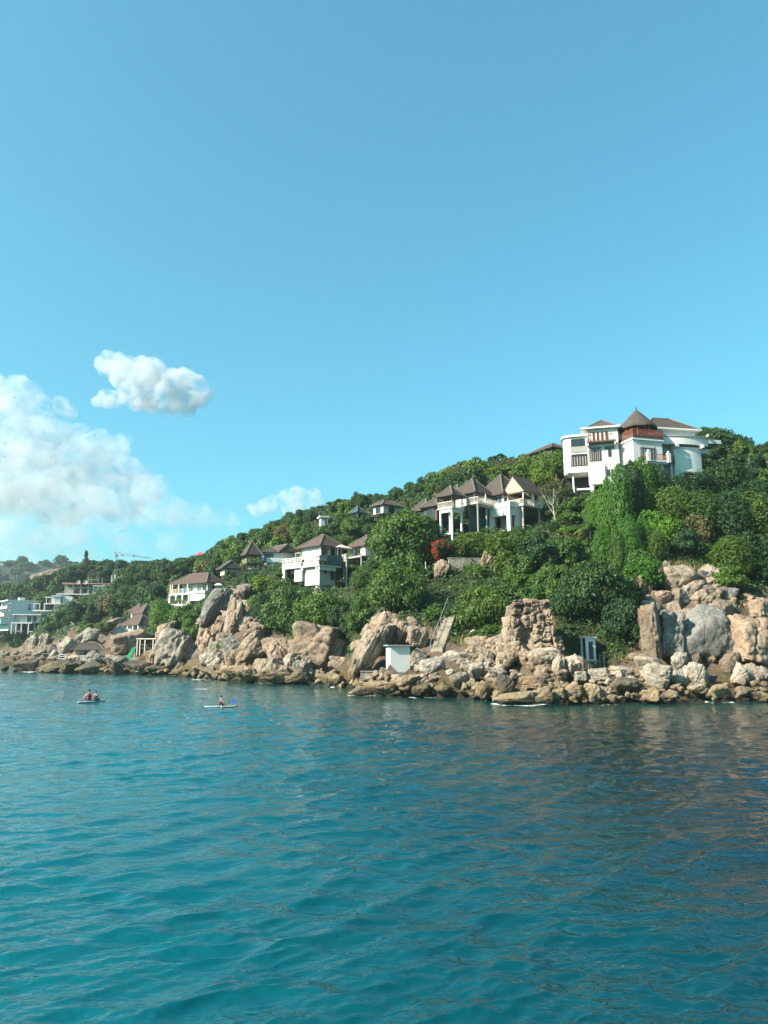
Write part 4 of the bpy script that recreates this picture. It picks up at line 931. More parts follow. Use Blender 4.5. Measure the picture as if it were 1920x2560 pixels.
# ---------------------------------------------------------------- the big white villa on the crest
def villa():
    v = thing('hilltop_villa', 'big white three-storey hilltop villa with a round thatched rooftop pavilion', 'villa', 1474, 1213, 126, -16, 3, (1402, 1010, 1775, 1205))
    FOOT.append((v.location.x + 5, v.location.y + 4, 9)); FOOT.append((v.location.x + 16, v.location.y + 3, 8)); FOOT.append((v.location.x + 11, v.location.y - 3, 6))
    # left bay with rounded corner
    pts = [(-.02, 0.5), (-0.02, 7.5), (-4.3, 7.5), (-4.3, 2.1)] + [(-4.3 + 1.6 * (1 - math.cos(t)), 2.1 - 1.6 * math.sin(t)) for t in [R(15 * k) for k in range(1, 7)]]
    MB().prism(pts[::-1], 2.4, 9.0).build('left_bay', M_white, v)
    slab = [(0.05, 0.15), (0.05, 7.8), (-4.65, 7.8), (-4.65, 2.0)] + [(-4.65 + 1.85 * (1 - math.cos(t)), 2.0 - 1.85 * math.sin(t)) for t in [R(15 * k) for k in range(1, 7)]]
    MB().prism(slab[::-1], 9.0, 9.35).build('flat_roof', M_trim, v)
    win(v, -2.75, -0.5, 7.3, 8.55, 0.5, mull=2, frame=M_woodd)
    win(v, -2.95, -0.12, 3.75, 5.5, 0.5, mull=6, frame=M_woodd, curtain=M_curtain)
    box(v, 'balcony_ledge', M_conc, -2.9, -0.03, 0.25, 0.5, 6.15, 7.15)
    box(v, 'ledge', M_white, (-2.95, -0.03, 0.1, 0.5, 5.75, 5.95), (-4.0, -0.03, 0.2, 0.5, 2.45, 3.0))
    win(v, -4.05, -3.95, 7.7, 8.2, 1.2, mull=1)
    post(v, -2.75, 1.0, -2.0, 2.4, 0.14, M_white, 'column')
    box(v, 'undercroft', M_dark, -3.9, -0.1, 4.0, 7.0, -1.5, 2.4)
    box(v, 'floor_slab', M_trim, -2.2, 0.5, 0.1, 4.0, -0.75, -0.45)
    # centre bay
    box(v, 'centre_bay', M_white, 0.0, 5.2, 0.0, 7.5, 0.0, 10.0)
    box(v, 'roof_slab', M_trim, -1.05, 5.6, -0.75, 8.2, 10.0, 10.28)
    hip(v, -0.4, 5.6, 0.2, 7.9, 10.3, 2.1, M_roofg, 2.6)
    win(v, .6, 3.45, 7.75, 9.4, 0.0, mull=4, frame=M_woodr, curtain=M_woodw, name='balcony_door')
    box(v, 'balcony_floor', M_woodd, -0.05, 4.75, -1.35, 0.0, 7.3, 7.55)
    rail(v, [(-0.02, -0.05), (-0.02, -1.3), (4.7, -1.3)], 7.55, 1.05, M_woodr, 0.2, 'balcony_railing')
    for x in (.25, 4.0): post(v, x, -.06, 8.9, 9.15, .07, M_woodd, 'wall_lamp')
    for x in (0.05, 4.6): box(v, 'bracket', M_white, x - .14, x + .14, -1.2, 0.0, 6.85, 7.3)
    win(v, .4, 2.15, 4.3, 6.1, 0.0, mull=5, frame=M_woodd, curtain=M_curtain)
    win(v, 3.45, 3.85, 4.95, 6.1, 0.0, mull=1)
    win(v, .4, 2.2, 6.35, 6.65, 0.0, mull=1, frame=M_wood); win(v, 2.9, 4.4, 6.35, 6.65, 0.0, mull=1, frame=M_woodd)
    box(v, 'string_course', M_white, (-0.03, 5.23, -.1, 0.0, 3.55, 3.75), (-.08, .18, -.12, 0.0, -.02, 10.0))
    box(v, 'projecting_bay', M_white, 0.22, 2.7, -0.5, 0.0, 0.0, 3.5)
    win(v, 3.0, 4.3, 1.3, 2.6, 0.0, mull=2, frame=M_woodw)
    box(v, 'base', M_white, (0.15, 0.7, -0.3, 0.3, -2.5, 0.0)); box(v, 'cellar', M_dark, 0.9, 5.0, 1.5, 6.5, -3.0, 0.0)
    # projecting block with balcony; turned toward the right
    ob = to_local(v, W(1585, 1152, 122)); T = (ob, R(31))
    box(v, 'projecting_block', M_white, 0, 5.7, 0, 6.5, 0, 3.75, tf=T)
    box(v, 'block_cornice', M_trim, -.22, 5.95, -.3, 6.5, 3.75, 4.08, tf=T)
    box(v, 'panel', M_white2, 1.35, 4.3, -.04, 0, 2.5, 3.55, tf=T)
    win(v, 1.45, 4.2, 0.1, 2.35, 0, mull=5, frame=M_woodd, curtain=M_woodw, name='balcony_door', tf=T)
    box(v, 'balcony_slab', M_white, (1.5, 5.9, -1.7, 0, -.32, 0), (1.62, 5.7, -1.45, 5, -.6, -.32), tf=T)
    rail(v, [(1.62, -.05), (1.62, -1.6), (5.75, -1.6), (5.75, -.05)], 0, 1.0, M_woodr, 0.17, 'balcony_railing', tf=T)
    for x in (1.7, 5.6):
        m = MB().box(x - .28, x + .28, -1.95, -1.4, -.4, 1.25); m.sphere((x, -1.68, 1.45), .22); m.tf(*T); m.build('balcony_pier', M_white, v)
    for x, y in ((1.0, 1.2), (4.9, -.6), (5.4, 3.0), (1.0, 4.5)): post(v, x, y, -6, 0, .2, M_white, 'column', tf=T)
    box(v, 'under_wall', M_white, (-1.9, 0.1, 3.2, 3.6, -4.5, -.3), (-2.1, -0.3, 2.4, 3.2, -5.0, -.8), tf=T)
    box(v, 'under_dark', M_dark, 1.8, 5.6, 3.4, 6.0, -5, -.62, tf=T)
    # rooftop deck, red railing and round thatched pavilion
    box(v, 'deck', M_woodd, -.1, 5.85, -.35, 6.0, 4.1, 4.55, tf=T)
    rail(v, [(-.05, 5.9), (-.05, -.3), (5.8, -.3), (5.8, 5.9)], 4.55, 1.05, M_woodr, 0.16, 'deck_railing', t=.045, tf=T)
    m = MB(); c = (2.9, 2.7); n = 40; prof = [(3.3, 6.35), (3.35, 6.5), (3.28, 6.72), (2.85, 7.25), (2.15, 8.0), (1.3, 8.95), (.5, 9.75), (.15, 10.1), (.04, 10.75)]
    vs = [(c[0] + r * math.cos(2 * math.pi * i / n) * (1 + .012 * math.sin(i * 7.3 + k)), c[1] + r * math.sin(2 * math.pi * i / n), z + (.05 * math.sin(i * 5.1) if k < 3 else 0)) for k, (r, z) in enumerate(prof) for i in range(n)]
    m.add(vs, [(k * n + i, k * n + (i + 1) % n, (k + 1) * n + (i + 1) % n, (k + 1) * n + i) for k in range(len(prof) - 1) for i in range(n)], True)
    m.tf(*T); cone = m.build('thatched_cone', M_roofg, v)
    m = MB(); m.add([(c[0] + 3.25 * math.cos(2 * math.pi * i / n), c[1] + 3.25 * math.sin(2 * math.pi * i / n), 6.36) for i in range(n)] + [(c[0], c[1], 9.3)], [(i, n, (i + 1) % n) for i in range(n)]); m.tf(*T); m.build('ceiling', M_woodd, cone)
    for k in range(8):
        a = 2 * math.pi * k / 8 + .2; post(v, c[0] + 2.75 * math.cos(a), c[1] + 2.75 * math.sin(a), 4.55, 7.0, .09, M_woodr, 'pavilion_post', tf=T)
        m = MB().beam((c[0] + 2.75 * math.cos(a), c[1] + 2.75 * math.sin(a), 6.55), (c[0] + 2.75 * math.cos(a + .785), c[1] + 2.75 * math.sin(a + .785), 6.55), .12, .16); m.tf(*T); m.build('ring_beam', M_woodd, v)
    # right wing: recessed wall, curved drum wall, curved parapet, tiled hip roof
    oc = to_local(v, W(1690, 1200, 126)); T2 = (oc, R(26))
    arc = [(0.0 + 5.2 * k / 12, -.38 * math.sin(math.pi * k / 12)) for k in range(13)]
    MB().prism(arc + [(5.2, 5.0), (0, 5.0)], -3.0, 6.0).tf(*T2).build('curved_wall', M_white, v)
    arc2 = [(-2.6 + 9.3 * k / 16, -.85 * math.sin(math.pi * (k + .5) / 17.0)) for k in range(17)]
    MB().prism(arc2 + [(6.7, 5.6), (-2.6, 5.6)], 6.35, 7.7).tf(*T2).build('terrace_parapet', M_white, v)
    arc3 = [(-2.7 + 9.5 * k / 16, -.12 - .87 * math.sin(math.pi * (k + .5) / 17.0)) for k in range(17)]
    MB().prism(arc3 + [(6.8, 0.4), (-2.7, 0.4)], 7.7, 7.95).tf(*T2).build('parapet_coping', M_conc, v)
    for x in (0.15, 5.0): box(v, 'beam_end', M_white, x - .2, x + .2, -1.15, 0.8, 5.75, 6.35, tf=T2)
    box(v, 'end_slab', M_white2, (6.8, 9.2, -.2, 3.5, 6.9, 7.6), (5.3, 6.9, .2, 3.0, 5.1, 5.9), tf=T2)
    MB().sphere((6.4, -.6, 8.1), .28).tf(*T2).build('urn', M_white, v)
    box(v, 'recessed_wall', M_white, -3.4, -.02, 1.6, 4.5, 1.6, 6.34, tf=T2)
    win(v, -2.4, -1.5, 3.4, 5.3, 1.6, mull=1, name='door', tf=T2); win(v, -1.2, -.2, 4.0, 5.3, 1.6, mull=1, frame=M_trim, glass=M_glassb, tf=T2)
    box(v, 'side_balcony', M_woodd, -3.2, -.05, -.2, 1.6, 3.0, 3.25, tf=T2)
    rail(v, [(-3.1, -.15), (-.1, -.15)], 3.25, 1.1, M_woodd, .18, 'side_balcony_railing', tf=T2)
    for x in (-2.6, -.5): post(v, x, .4, -4, 3.0, .15, M_white, 'column', tf=T2)
    box(v, 'upper_wall', M_white, -4.0, 5.4, 1.6, 8.0, 7.7, 9.5, tf=T2)
    box(v, 'eaves_board', M_trim, -4.6, 6.3, .8, 8.8, 9.5, 9.75, tf=T2)
    hip(v, -4.4, 6.1, 1.0, 8.6, 9.77, 2.9, M_roof, 3.6, tf=T2)
villa()

def pavilion_resort():
    # square gazebo on tall white concrete legs
    g = thing('cliff_gazebo', 'square thatched gazebo on tall white concrete legs above the red creeper', 'gazebo', 1130, 1268, 122, 45, 2.6, (1085, 1200, 1235, 1340))
    box(g, 'deck', M_woodw, -.25, 2.95, -.25, 3.0, -.16, 0.04)
    rail(g, [(2.9, -.2), (-.2, -.2), (-.2, 2.95), (2.0, 2.95)], 0.04, 1.0, M_woodw, 0.2)
    hip(g, -.55, 3.2, -.55, 3.25, 2.15, 1.85, M_roof)
    finial(g, 1.33, 1.35, 4.05, 0.6)
    for x, y in ((0, 0), (2.65, 0), (0, 2.7), (2.65, 2.7)): post(g, x, y, 0.04, 2.2, .07, M_woodd)
    for x, y, z in ((0.1, 0.1, -6.6), (2.6, 0.1, -3.8), (0.1, 2.6, -4.6), (2.6, 2.6, -4.0)): post(g, x, y, z, -.16, .145, M_white, 'concrete_leg')
    box(g, 'ring_beam', M_white, (.27, 2.43, -.05, .25, -.75, -.17), (-.05, .25, .27, 2.43, -.75, -.17))
    box(g, 'lower_slab', M_white, .3, 2.4, .3, 2.5, -4.5, -4.2)
    box(g, 'bench', M_woodd, (.3, .7, .4, 2.3, .35, .45), (.35, .45, .45, .55, .04, .35), (.35, .45, 2.1, 2.2, .04, .35))
    # second bungalow behind with terrace
    b = thing('thatched_bungalow', 'thatched pyramid-roofed bungalow with white terrace rail between gazebo and gabled house', 'bungalow', 1191, 1262, 125, 45, 4.2, (1150, 1200, 1240, 1285))
    box(b, 'walls', M_white, 0, 4.6, 0.6, 4.6, .1, 2.2)
    hip(b, -.9, 5.3, -.5, 5.2, 2.2, 3.1, M_roof, 2.85); finial(b, 2.2, 2.4, 5.3)
    win(b, .7, 2.0, .15, 1.9, 0, 'l', mull=2, name='door'); win(b, .5, 2.2, .4, 1.8, .6, 'f', mull=2)
    box(b, 'terrace', M_woodw, -1.6, 4.2, -1.6, .6, -.15, .06)
    box(b, 'terrace_beam', M_conc, -1.4, 4.0, -1.4, -1.1, -.5, -.15)
    rail(b, [(-1.55, 2.0), (-1.55, -1.55), (4.1, -1.55)], .06, .95, M_woodw, .2)
    for x, y in ((-1.2, -1.2), (1.2, -1.2), (3.7, -1.2)): post(b, x, y, -5.5, -.5, .16, M_conc, 'support', sq=False)
    box(b, 'retaining_slope', M_teal, -1.0, 4.0, .8, 1.0, -4.5, -.2)
    hip(b, 1.0, 5.0, 4.6, 8.5, 2.4, 2.6, M_roof, name='rear_roof'); finial(b, 3.0, 6.5, 5.0, .6)
    # closed parasol on its terrace
    s = thing('closed_parasol', 'closed cream parasol at the end of the bungalow terrace', 'parasol', 1214.5, 1263, 122.5, 0, .6)
    MB().bar((0, 0, 0), (0, 0, .5), .03, 6).build('pole', M_wood, s); MB().bar((0, 0, .45), (0, 0, .9), .08, 8, .2).bar((0, 0, .9), (0, 0, 2.0), .2, 8, .03).build('canopy', M_trim, s)
    # gabled bungalow on concrete frame
    h = thing('gabled_house', 'gabled thatched house with wooden balcony on a white concrete frame', 'house', 1274, 1260, 123, 40, 4.5, (1205, 1165, 1375, 1322))
    FOOT.append((h.location.x + 1.5, h.location.y + 7, 6))
    box(h, 'terrace', M_white, -.15, 3.2, -.15, 4.9, -.45, 0.0); box(h, 'terrace_parapet', M_white, (-.15, .1, -.15, 4.9, 0.0, .45), (.1, 3.2, -.15, .1, 0, .45))
    box(h, 'deep_beam', M_white, (0, .45, 0, 4.6, -1.75, -.45), (.45, 3.0, 0, .45, -1.75, -.45))
    box(h, 'frame_pillar', M_white, (0, .55, 0, .75, -4.6, -1.75)); box(h, 'frame_pillar', M_white, (0, .55, 3.9, 4.7, -5.2, -1.75)); box(h, 'frame_pillar', M_white, (1.7, 3.0, 0, .45, -4.8, -1.75)); box(h, 'frame_pillar', M_white2, (2.2, 2.8, 2.0, 2.6, -4.8, -1.75))
    box(h, 'floor_beam', M_white, (0, .4, .75, 3.9, -4.75, -4.3)); box(h, 'floor', M_conc, .4, 3.0, .45, 4.6, -4.7, -4.4)
    box(h, 'back_wall', M_white2, (2.9, 3.1, .45, 1.6, -4.4, -.5), (2.9, 3.1, 2.7, 4.6, -4.4, -.5)); box(h, 'interior', M_dark, 3.2, 3.6, .3, 4.7, -4.6, -.5)
    # house proper, set back
    box(h, 'walls', M_white, 2.2, 8.0, 3.2, 8.5, 0, 2.6)
    win(h, 3.6, 5.8, .2, 2.2, 2.2, 'l', mull=3, frame=M_wood, glass=M_glassb, name='sliding_door'); win(h, 2.6, 3.2, 1.2, 1.8, 3.2, 'f', mull=1)
    box(h, 'chimney_wall', M_white, .6, 1.2, 6.2, 8.2, 0, 1.7); box(h, 'chimney_cap', M_trim, .4, 1.4, 6.0, 8.4, 1.7, 1.9)
    hip(h, 1.2, 8.8, 2.4, 9.4, 2.55, 4.3, M_roof, 3.45); finial(h, 5.0, 5.9, 6.9, 1.3)
    # gable porch on the right
    m = MB(); z0 = 2.75; gy0, gy1 = -1.0, 3.4; gx0, gx1 = 2.3, 7.4; ym = 1.2; zp = 5.55
    m.add([(gx0, gy0 - .4, z0 - .35), (gx1, gy0 - .4, z0 - .35), (gx1, ym, zp), (gx0, ym, zp), (gx0, gy1 + .4, z0 - .35), (gx1, gy1 + .4, z0 - .35)] + [(gx0, gy0 - .4, z0 - .52), (gx1, gy0 - .4, z0 - .52), (gx1, ym, zp - .2), (gx0, ym, zp - .2), (gx0, gy1 + .4, z0 - .52), (gx1, gy1 + .4, z0 - .52)],
          [(0, 1, 2, 3), (3, 2, 5, 4), (7, 6, 9, 8), (8, 9, 10, 11), (0, 3, 9, 6), (3, 4, 10, 9), (1, 7, 8, 2), (2, 8, 11, 5), (0, 6, 7, 1), (4, 5, 11, 10)])
    m.build('porch_roof', M_roof, h)
    n = 9
    for k in range(n):
        za, zb = z0 - .3 + (zp - z0) * k / n, z0 - .3 + (zp - z0) * (k + .93) / n
        w = (1 - (k + .45) / n) * 2.45
        box(h, 'gable_board', M_wood, gx0 + .06, gx0 + .11, ym - w, ym + w, za, zb)
    box(h, 'tie_beam', M_woodd, gx0 + .05, gx0 + .2, gy0 - .2, gy1 + .2, z0 - .55, z0 - .32)
    for y in (gy0, gy1 - 1.0): post(h, gx0 + .15, y, .1, z0 - .35, .08, M_woodw)
    post(h, 5.2, gy0, .1, z0 - .35, .08, M_woodw); post(h, gx1 - .2, gy0, .1, z0 - .35, .1, M_woodw)
    box(h, 'balcony', M_woodw, gx0 - .1, gx1, gy0 - .15, 3.2, -.1, .1)
    rail(h, [(gx0 - .05, 3.0), (gx0 - .05, gy0 - .1), (gx1, gy0 - .1)], .1, 1.0, M_woodw, .2)
    box(h, 'side_wall', M_woodw, 5.6, 7.2, -.6, -.5, .1, 2.4); win(h, 6.0, 6.5, 1.0, 2.0, -.6, 'f', mull=1, name='shutter', glass=M_teal)
    for x, y in ((2.6, -.7), (7.0, -.7)): post(h, x, y, -5, -.1, .15, M_wood, 'support')
    box(h, 'chair', M_woodw, (2.9, 3.3, .2, .6, .5, .56), (2.9, 2.95, .2, .6, .56, 1.0), (2.9, 2.95, .2, .25, .1, .5), (3.25, 3.3, .2, .25, .1, .5), (3.25, 3.3, .55, .6, .1, .5))
pavilion_resort()

def hut(name, label, px, py, D, w, rh, wh, yaw, mat=None, clear=None, wall=None, cat='hut', d=None):
    """thatched pyramid hut placed by its roof apex"""
    d = d or w
    h = thing(name, label, cat, px, py, D, yaw, max(w, d) * .7, clear)
    t = (-w / 2, -d / 2)
    box(h, 'walls', wall or M_white, -w / 2 + .7, w / 2 - .7, -d / 2 + .7, d / 2 - .7, -rh - wh, -rh)
    hip(h, -w / 2, w / 2, -d / 2, d / 2, -rh, rh - .1, mat or M_roof)
    win(h, -.8, .8, -rh - wh + .2, -rh - .4, -d / 2 + .7, 'f', mull=2); win(h, -.8, .8, -rh - wh + .2, -rh - .3, -w / 2 + .7, 'l', mull=2, name='door')
    return h
hut('thatched_hut', 'thatched hut roof peeping over the trees just left of the white villa', 1381, 1107, 146, 7.5, 2.1, 2.2, 30, None, None, M_woodd)
hut('thatched_hut', 'dark thatched roof left of the gazebo, first of two', 1064, 1246, 131, 4.0, 2.4, 2.4, 50, M_roofg, (1045, 1244, 1080, 1268), M_woodd)
hut('thatched_hut', 'tan thatched roof right behind the gazebo, second of two', 1090, 1243, 129, 4.4, 1.9, 2.6, 45, M_roof, (1072, 1240, 1100, 1264), M_woodd)
hut('thatched_hut', 'small grey pyramid roof among the trees below the ridge', 894, 1264, 178, 3.4, 1.9, 2.0, 45, M_rooft, (876, 1262, 912, 1284))
hut('hillside_house', 'brown hip-roofed house high in the trees below the ridge', 966, 1249, 172, 6.4, 1.7, 2.0, 40, M_roofr, (932, 1247, 1000, 1282), M_woodw, 'house', 5.0)

def middle_house():
    h = thing('cliff_house', 'white cliff house with brown hip roof, teal screen and tall columns', 'house', 800, 1391, 145, 45, 6.0, (722, 1335, 905, 1485))
    # z=0 upper floor level
    box(h, 'upper_walls', M_white, .9, 6.6, .9, 6.8, 0, 2.35)
    hip(h, -.1, 7.4, -.1, 7.6, 2.35, 2.7, M_roofr, 3.3)
    win(h, 1.2, 6.4, .2, 2.1, .9, 'l', mull=4, frame=M_trim, glass=simple('white_blind', (0.6, 0.58, 0.55), 0.8), name='sliding_screen')
    win(h, 1.15, 2.6, .1, 2.0, .9, 'f', mull=2, frame=M_wood, name='door'); win(h, 3.5, 4.6, .1, 2.0, .9, 'f', mull=2, name='door'); win(h, 5.2, 6.0, .5, 2.0, .9, 'f', mull=1)
    post(h, .75, .75, 0, 2.35, .1, M_woodw); post(h, 2.95, .8, 1.6, 1.9, .08, M_woodd, 'wall_lamp')
    box(h, 'terrace', M_conc, -1.0, 4.0, -1.0, 1.0, -.35, .0); box(h, 'terrace_kerb', M_white2, (-1.0, -.8, -1.0, 3.6, -.9, .12), (-.8, 1.0, -1.0, -.8, -.9, .12))
    box(h, 'green_screen', M_teal, 1.0, 4.9, -1.05, -.95, -1.75, .25)
    box(h, 'upper_beam', M_white2, (-.85, -.5, -.6, 4.2, -1.75, -.9)); box(h, 'cornice', M_white, (-1.1, 4.6, -1.15, -.6, -2.0, -1.76), (-1.1, -.6, -.6, 5.0, -2.0, -1.76))
    for y in (-.2, 4.3): box(h, 'bracket', M_white, -1.05, -.7, y - .2, y + .2, -2.55, -2.0)
    box(h, 'side_beam', M_white, -.9, 3.4, -.95, -.6, -2.75, -2.01)
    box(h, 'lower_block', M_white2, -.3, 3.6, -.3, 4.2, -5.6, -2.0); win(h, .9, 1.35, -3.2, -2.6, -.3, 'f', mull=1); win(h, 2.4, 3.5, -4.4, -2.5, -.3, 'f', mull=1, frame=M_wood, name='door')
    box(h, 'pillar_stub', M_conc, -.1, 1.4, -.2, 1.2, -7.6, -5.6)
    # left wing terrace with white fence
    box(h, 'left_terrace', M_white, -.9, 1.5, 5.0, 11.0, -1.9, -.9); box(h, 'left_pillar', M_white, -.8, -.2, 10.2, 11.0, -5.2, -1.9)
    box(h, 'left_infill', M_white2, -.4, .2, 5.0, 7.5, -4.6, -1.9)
    rail(h, [(-.85, 4.6), (-.85, 11.0), (1.4, 11.0)], -.9, 1.1, M_trim, .3, 'fence', horiz=2, t=.05)
    box(h, 'lean_to', M_wood, .8, 2.2, 7.2, 9.0, 1.4, 1.55); post(h, .9, 7.3, -.9, 1.4, .07); post(h, .9, 8.9, -.9, 1.4, .07)
    # right deck on columns with awning
    box(h, 'side_deck', M_wood, 4.95, 11.5, -2.2, .9, -.75, -.5); box(h, 'deck_edge', M_conc, 4.95, 6.0, -2.35, -2.2, -.95, -.45)
    rail(h, [(4.98, -1.0), (4.98, -2.15), (9.0, -2.15)], -.5, 1.2, M_woodw, .3, 'deck_railing', horiz=4, t=.04)
    for x, y, z in ((5.3, -2.0, -9.0), (8.1, -2.0, -7.5), (6.6, .2, -5.0), (9.8, -1.0, -6.0), (11.2, .3, -6.0)): post(h, x, y, z, -.75, .2, M_conc, 'column', sq=False)
    box(h, 'brace_beam', M_conc, 5.3, 11.0, -2.08, -1.88, -4.3, -4.05)
    aw = MB(); aw.add([(3.6, -1.2, 2.15), (7.4, -1.6, 2.05), (7.8, 1.2, 2.1), (4.0, 1.4, 2.2), (5.6, 0, 2.9)], [(0, 1, 4), (1, 2, 4), (2, 3, 4), (3, 0, 4)]).add([(3.6, -1.2, 2.1), (7.4, -1.6, 2.0), (7.8, 1.2, 2.05), (4.0, 1.4, 2.15)], [(0, 3, 2, 1)])
    aw.build('awning', M_woodw, h)
    for x, y in ((3.8, -1.0), (7.2, -1.4)): post(h, x, y, -.5, 2.1, .06, M_conc, 'awning_post', sq=False)
    t = hut('thatched_hut', 'square thatched hut with dark doorway beside the tall columns', 918, 1336, 150, 6.2, 2.7, 2.3, 40, M_roofr, (872, 1333, 945, 1402))
    box(t, 'terrace', M_conc, -4.6, 3.0, -4.0, 2.4, -5.35, -5.0)
    for x, y in ((-4.3, -3.6), (2.4, -3.6)): post(t, x, y, -10, -5.35, .18, M_conc, 'column', sq=False)
    p = thing('potted_plant', 'round potted plant on the terrace before the thatched hut', 'plant', 899, 1396, 146.5, 0, .5)
    MB().bar((0, 0, -.6), (0, 0, .1), .14, 8, .24).build('pot', M_woodd, p); P_ = MB()
    for k in range(60):
        a, e = random.uniform(0, 6.28), random.uniform(-.6, 1.5); P_.sphere((.3 * math.cos(a) * math.cos(e), .3 * math.sin(a) * math.cos(e), .55 + .38 * math.sin(e)), .1, n=5, m=3)
    P_.build('foliage', M_leaf[5], p)
    s = thing('concrete_ledge', 'narrow concrete ledge under the boulders of the cliff house', 'ledge', 776, 1488, 137, 8, 2)
    box(s, 'slab', M_conc, -2.2, 2.0, 0, 1.6, -.2, 0); box(s, 'upstand', M_conc, 1.7, 1.95, 0, .25, 0, .9)
middle_house()

def gazebo_house():
    g = thing('timber_gazebo', 'tall pyramid-roofed timber gazebo with dark legs on the left slope', 'gazebo', 618, 1407, 168, 28, 3.0, (585, 1345, 660, 1425))
    box(g, 'deck', M_woodd, -.2, 3.3, -.2, 3.4, -.2, 0); hip(g, -.5, 3.5, -.5, 3.6, 2.0, 3.3, M_roof); finial(g, 1.5, 1.55, 5.35, .5)
    for x, y in ((0, 0), (3.1, 0), (0, 3.2), (3.1, 3.2)): post(g, x, y, -3.5, 2.05, .11, M_woodd)
    rail(g, [(3.2, -.1), (-.1, -.1), (-.1, 3.3)], 0, .95, M_wood, .25, horiz=3)
    box(g, 'table', M_woodd, (1.2, 2.2, .6, 1.6, .65, .72), (1.6, 1.75, 1.0, 1.15, 0, .65))
    m = thing('shed_roof', 'low sloping thatched roof left of the timber gazebo', 'shed', 590, 1404, 171, 28, 2.5)
    hip(m, -3.4, 1.4, -.6, 4.4, -1.6, 1.8, M_roofg, .6); box(m, 'walls', M_wood, -2.6, 1.0, 0, 3.6, -3.2, -1.65)
    h = thing('l_shaped_house', 'white house with angled brown roofs between the gazebo and the cliff house', 'house', 652, 1402, 172, 12, 5.0, (650, 1358, 735, 1422))
    FOOT.append((h.location.x + 6, h.location.y + 4, 6))
    box(h, 'walls', M_white, 0, 4.4, .8, 5.5, 0, 2.2); hip(h, -.6, 4.9, .2, 6.2, 2.2, 1.5, M_roof, 2.0)
    T = (Vector((4.0, 1.6, 0)), R(28))
    box(h, 'wing_walls', M_white, 0, 4.6, -1.0, 6.0, 0, 2.4, tf=T); hip(h, -.7, 5.4, -1.8, 6.6, 2.4, 2.0, M_roofr, 1.2, name='wing_roof', tf=T)
    win(h, .9, 2.8, .2, 1.7, .8, 'f', mull=3); win(h, -.6, 1.2, .2, 1.7, 0, 'l', mull=2, frame=M_woodr, name='door', tf=T)
    box(h, 'terrace', M_white, (1.2, 8.0, -2.2, .8, -.5, 0)); box(h, 'terrace_parapet', M_white, (1.2, 8.0, -2.3, -2.05, -.6, .5)); box(h, 'terrace_wall', M_white, 2.0, 7.4, -1.6, .6, -2.6, -.5)
    box(h, 'steps', M_white2, (-3.2, .4, -2.4, -1.2, -2.2, -1.95), (-2.6, .6, -2.0, -.8, -3.6, -3.35), (-2.2, -2.0, -2.0, -1.8, -5, -2.2), (.1, .3, -2.0, -1.8, -5, -2.2), (-3.0, 1.4, -2.2, -.6, -5.0, -4.75))
gazebo_house()

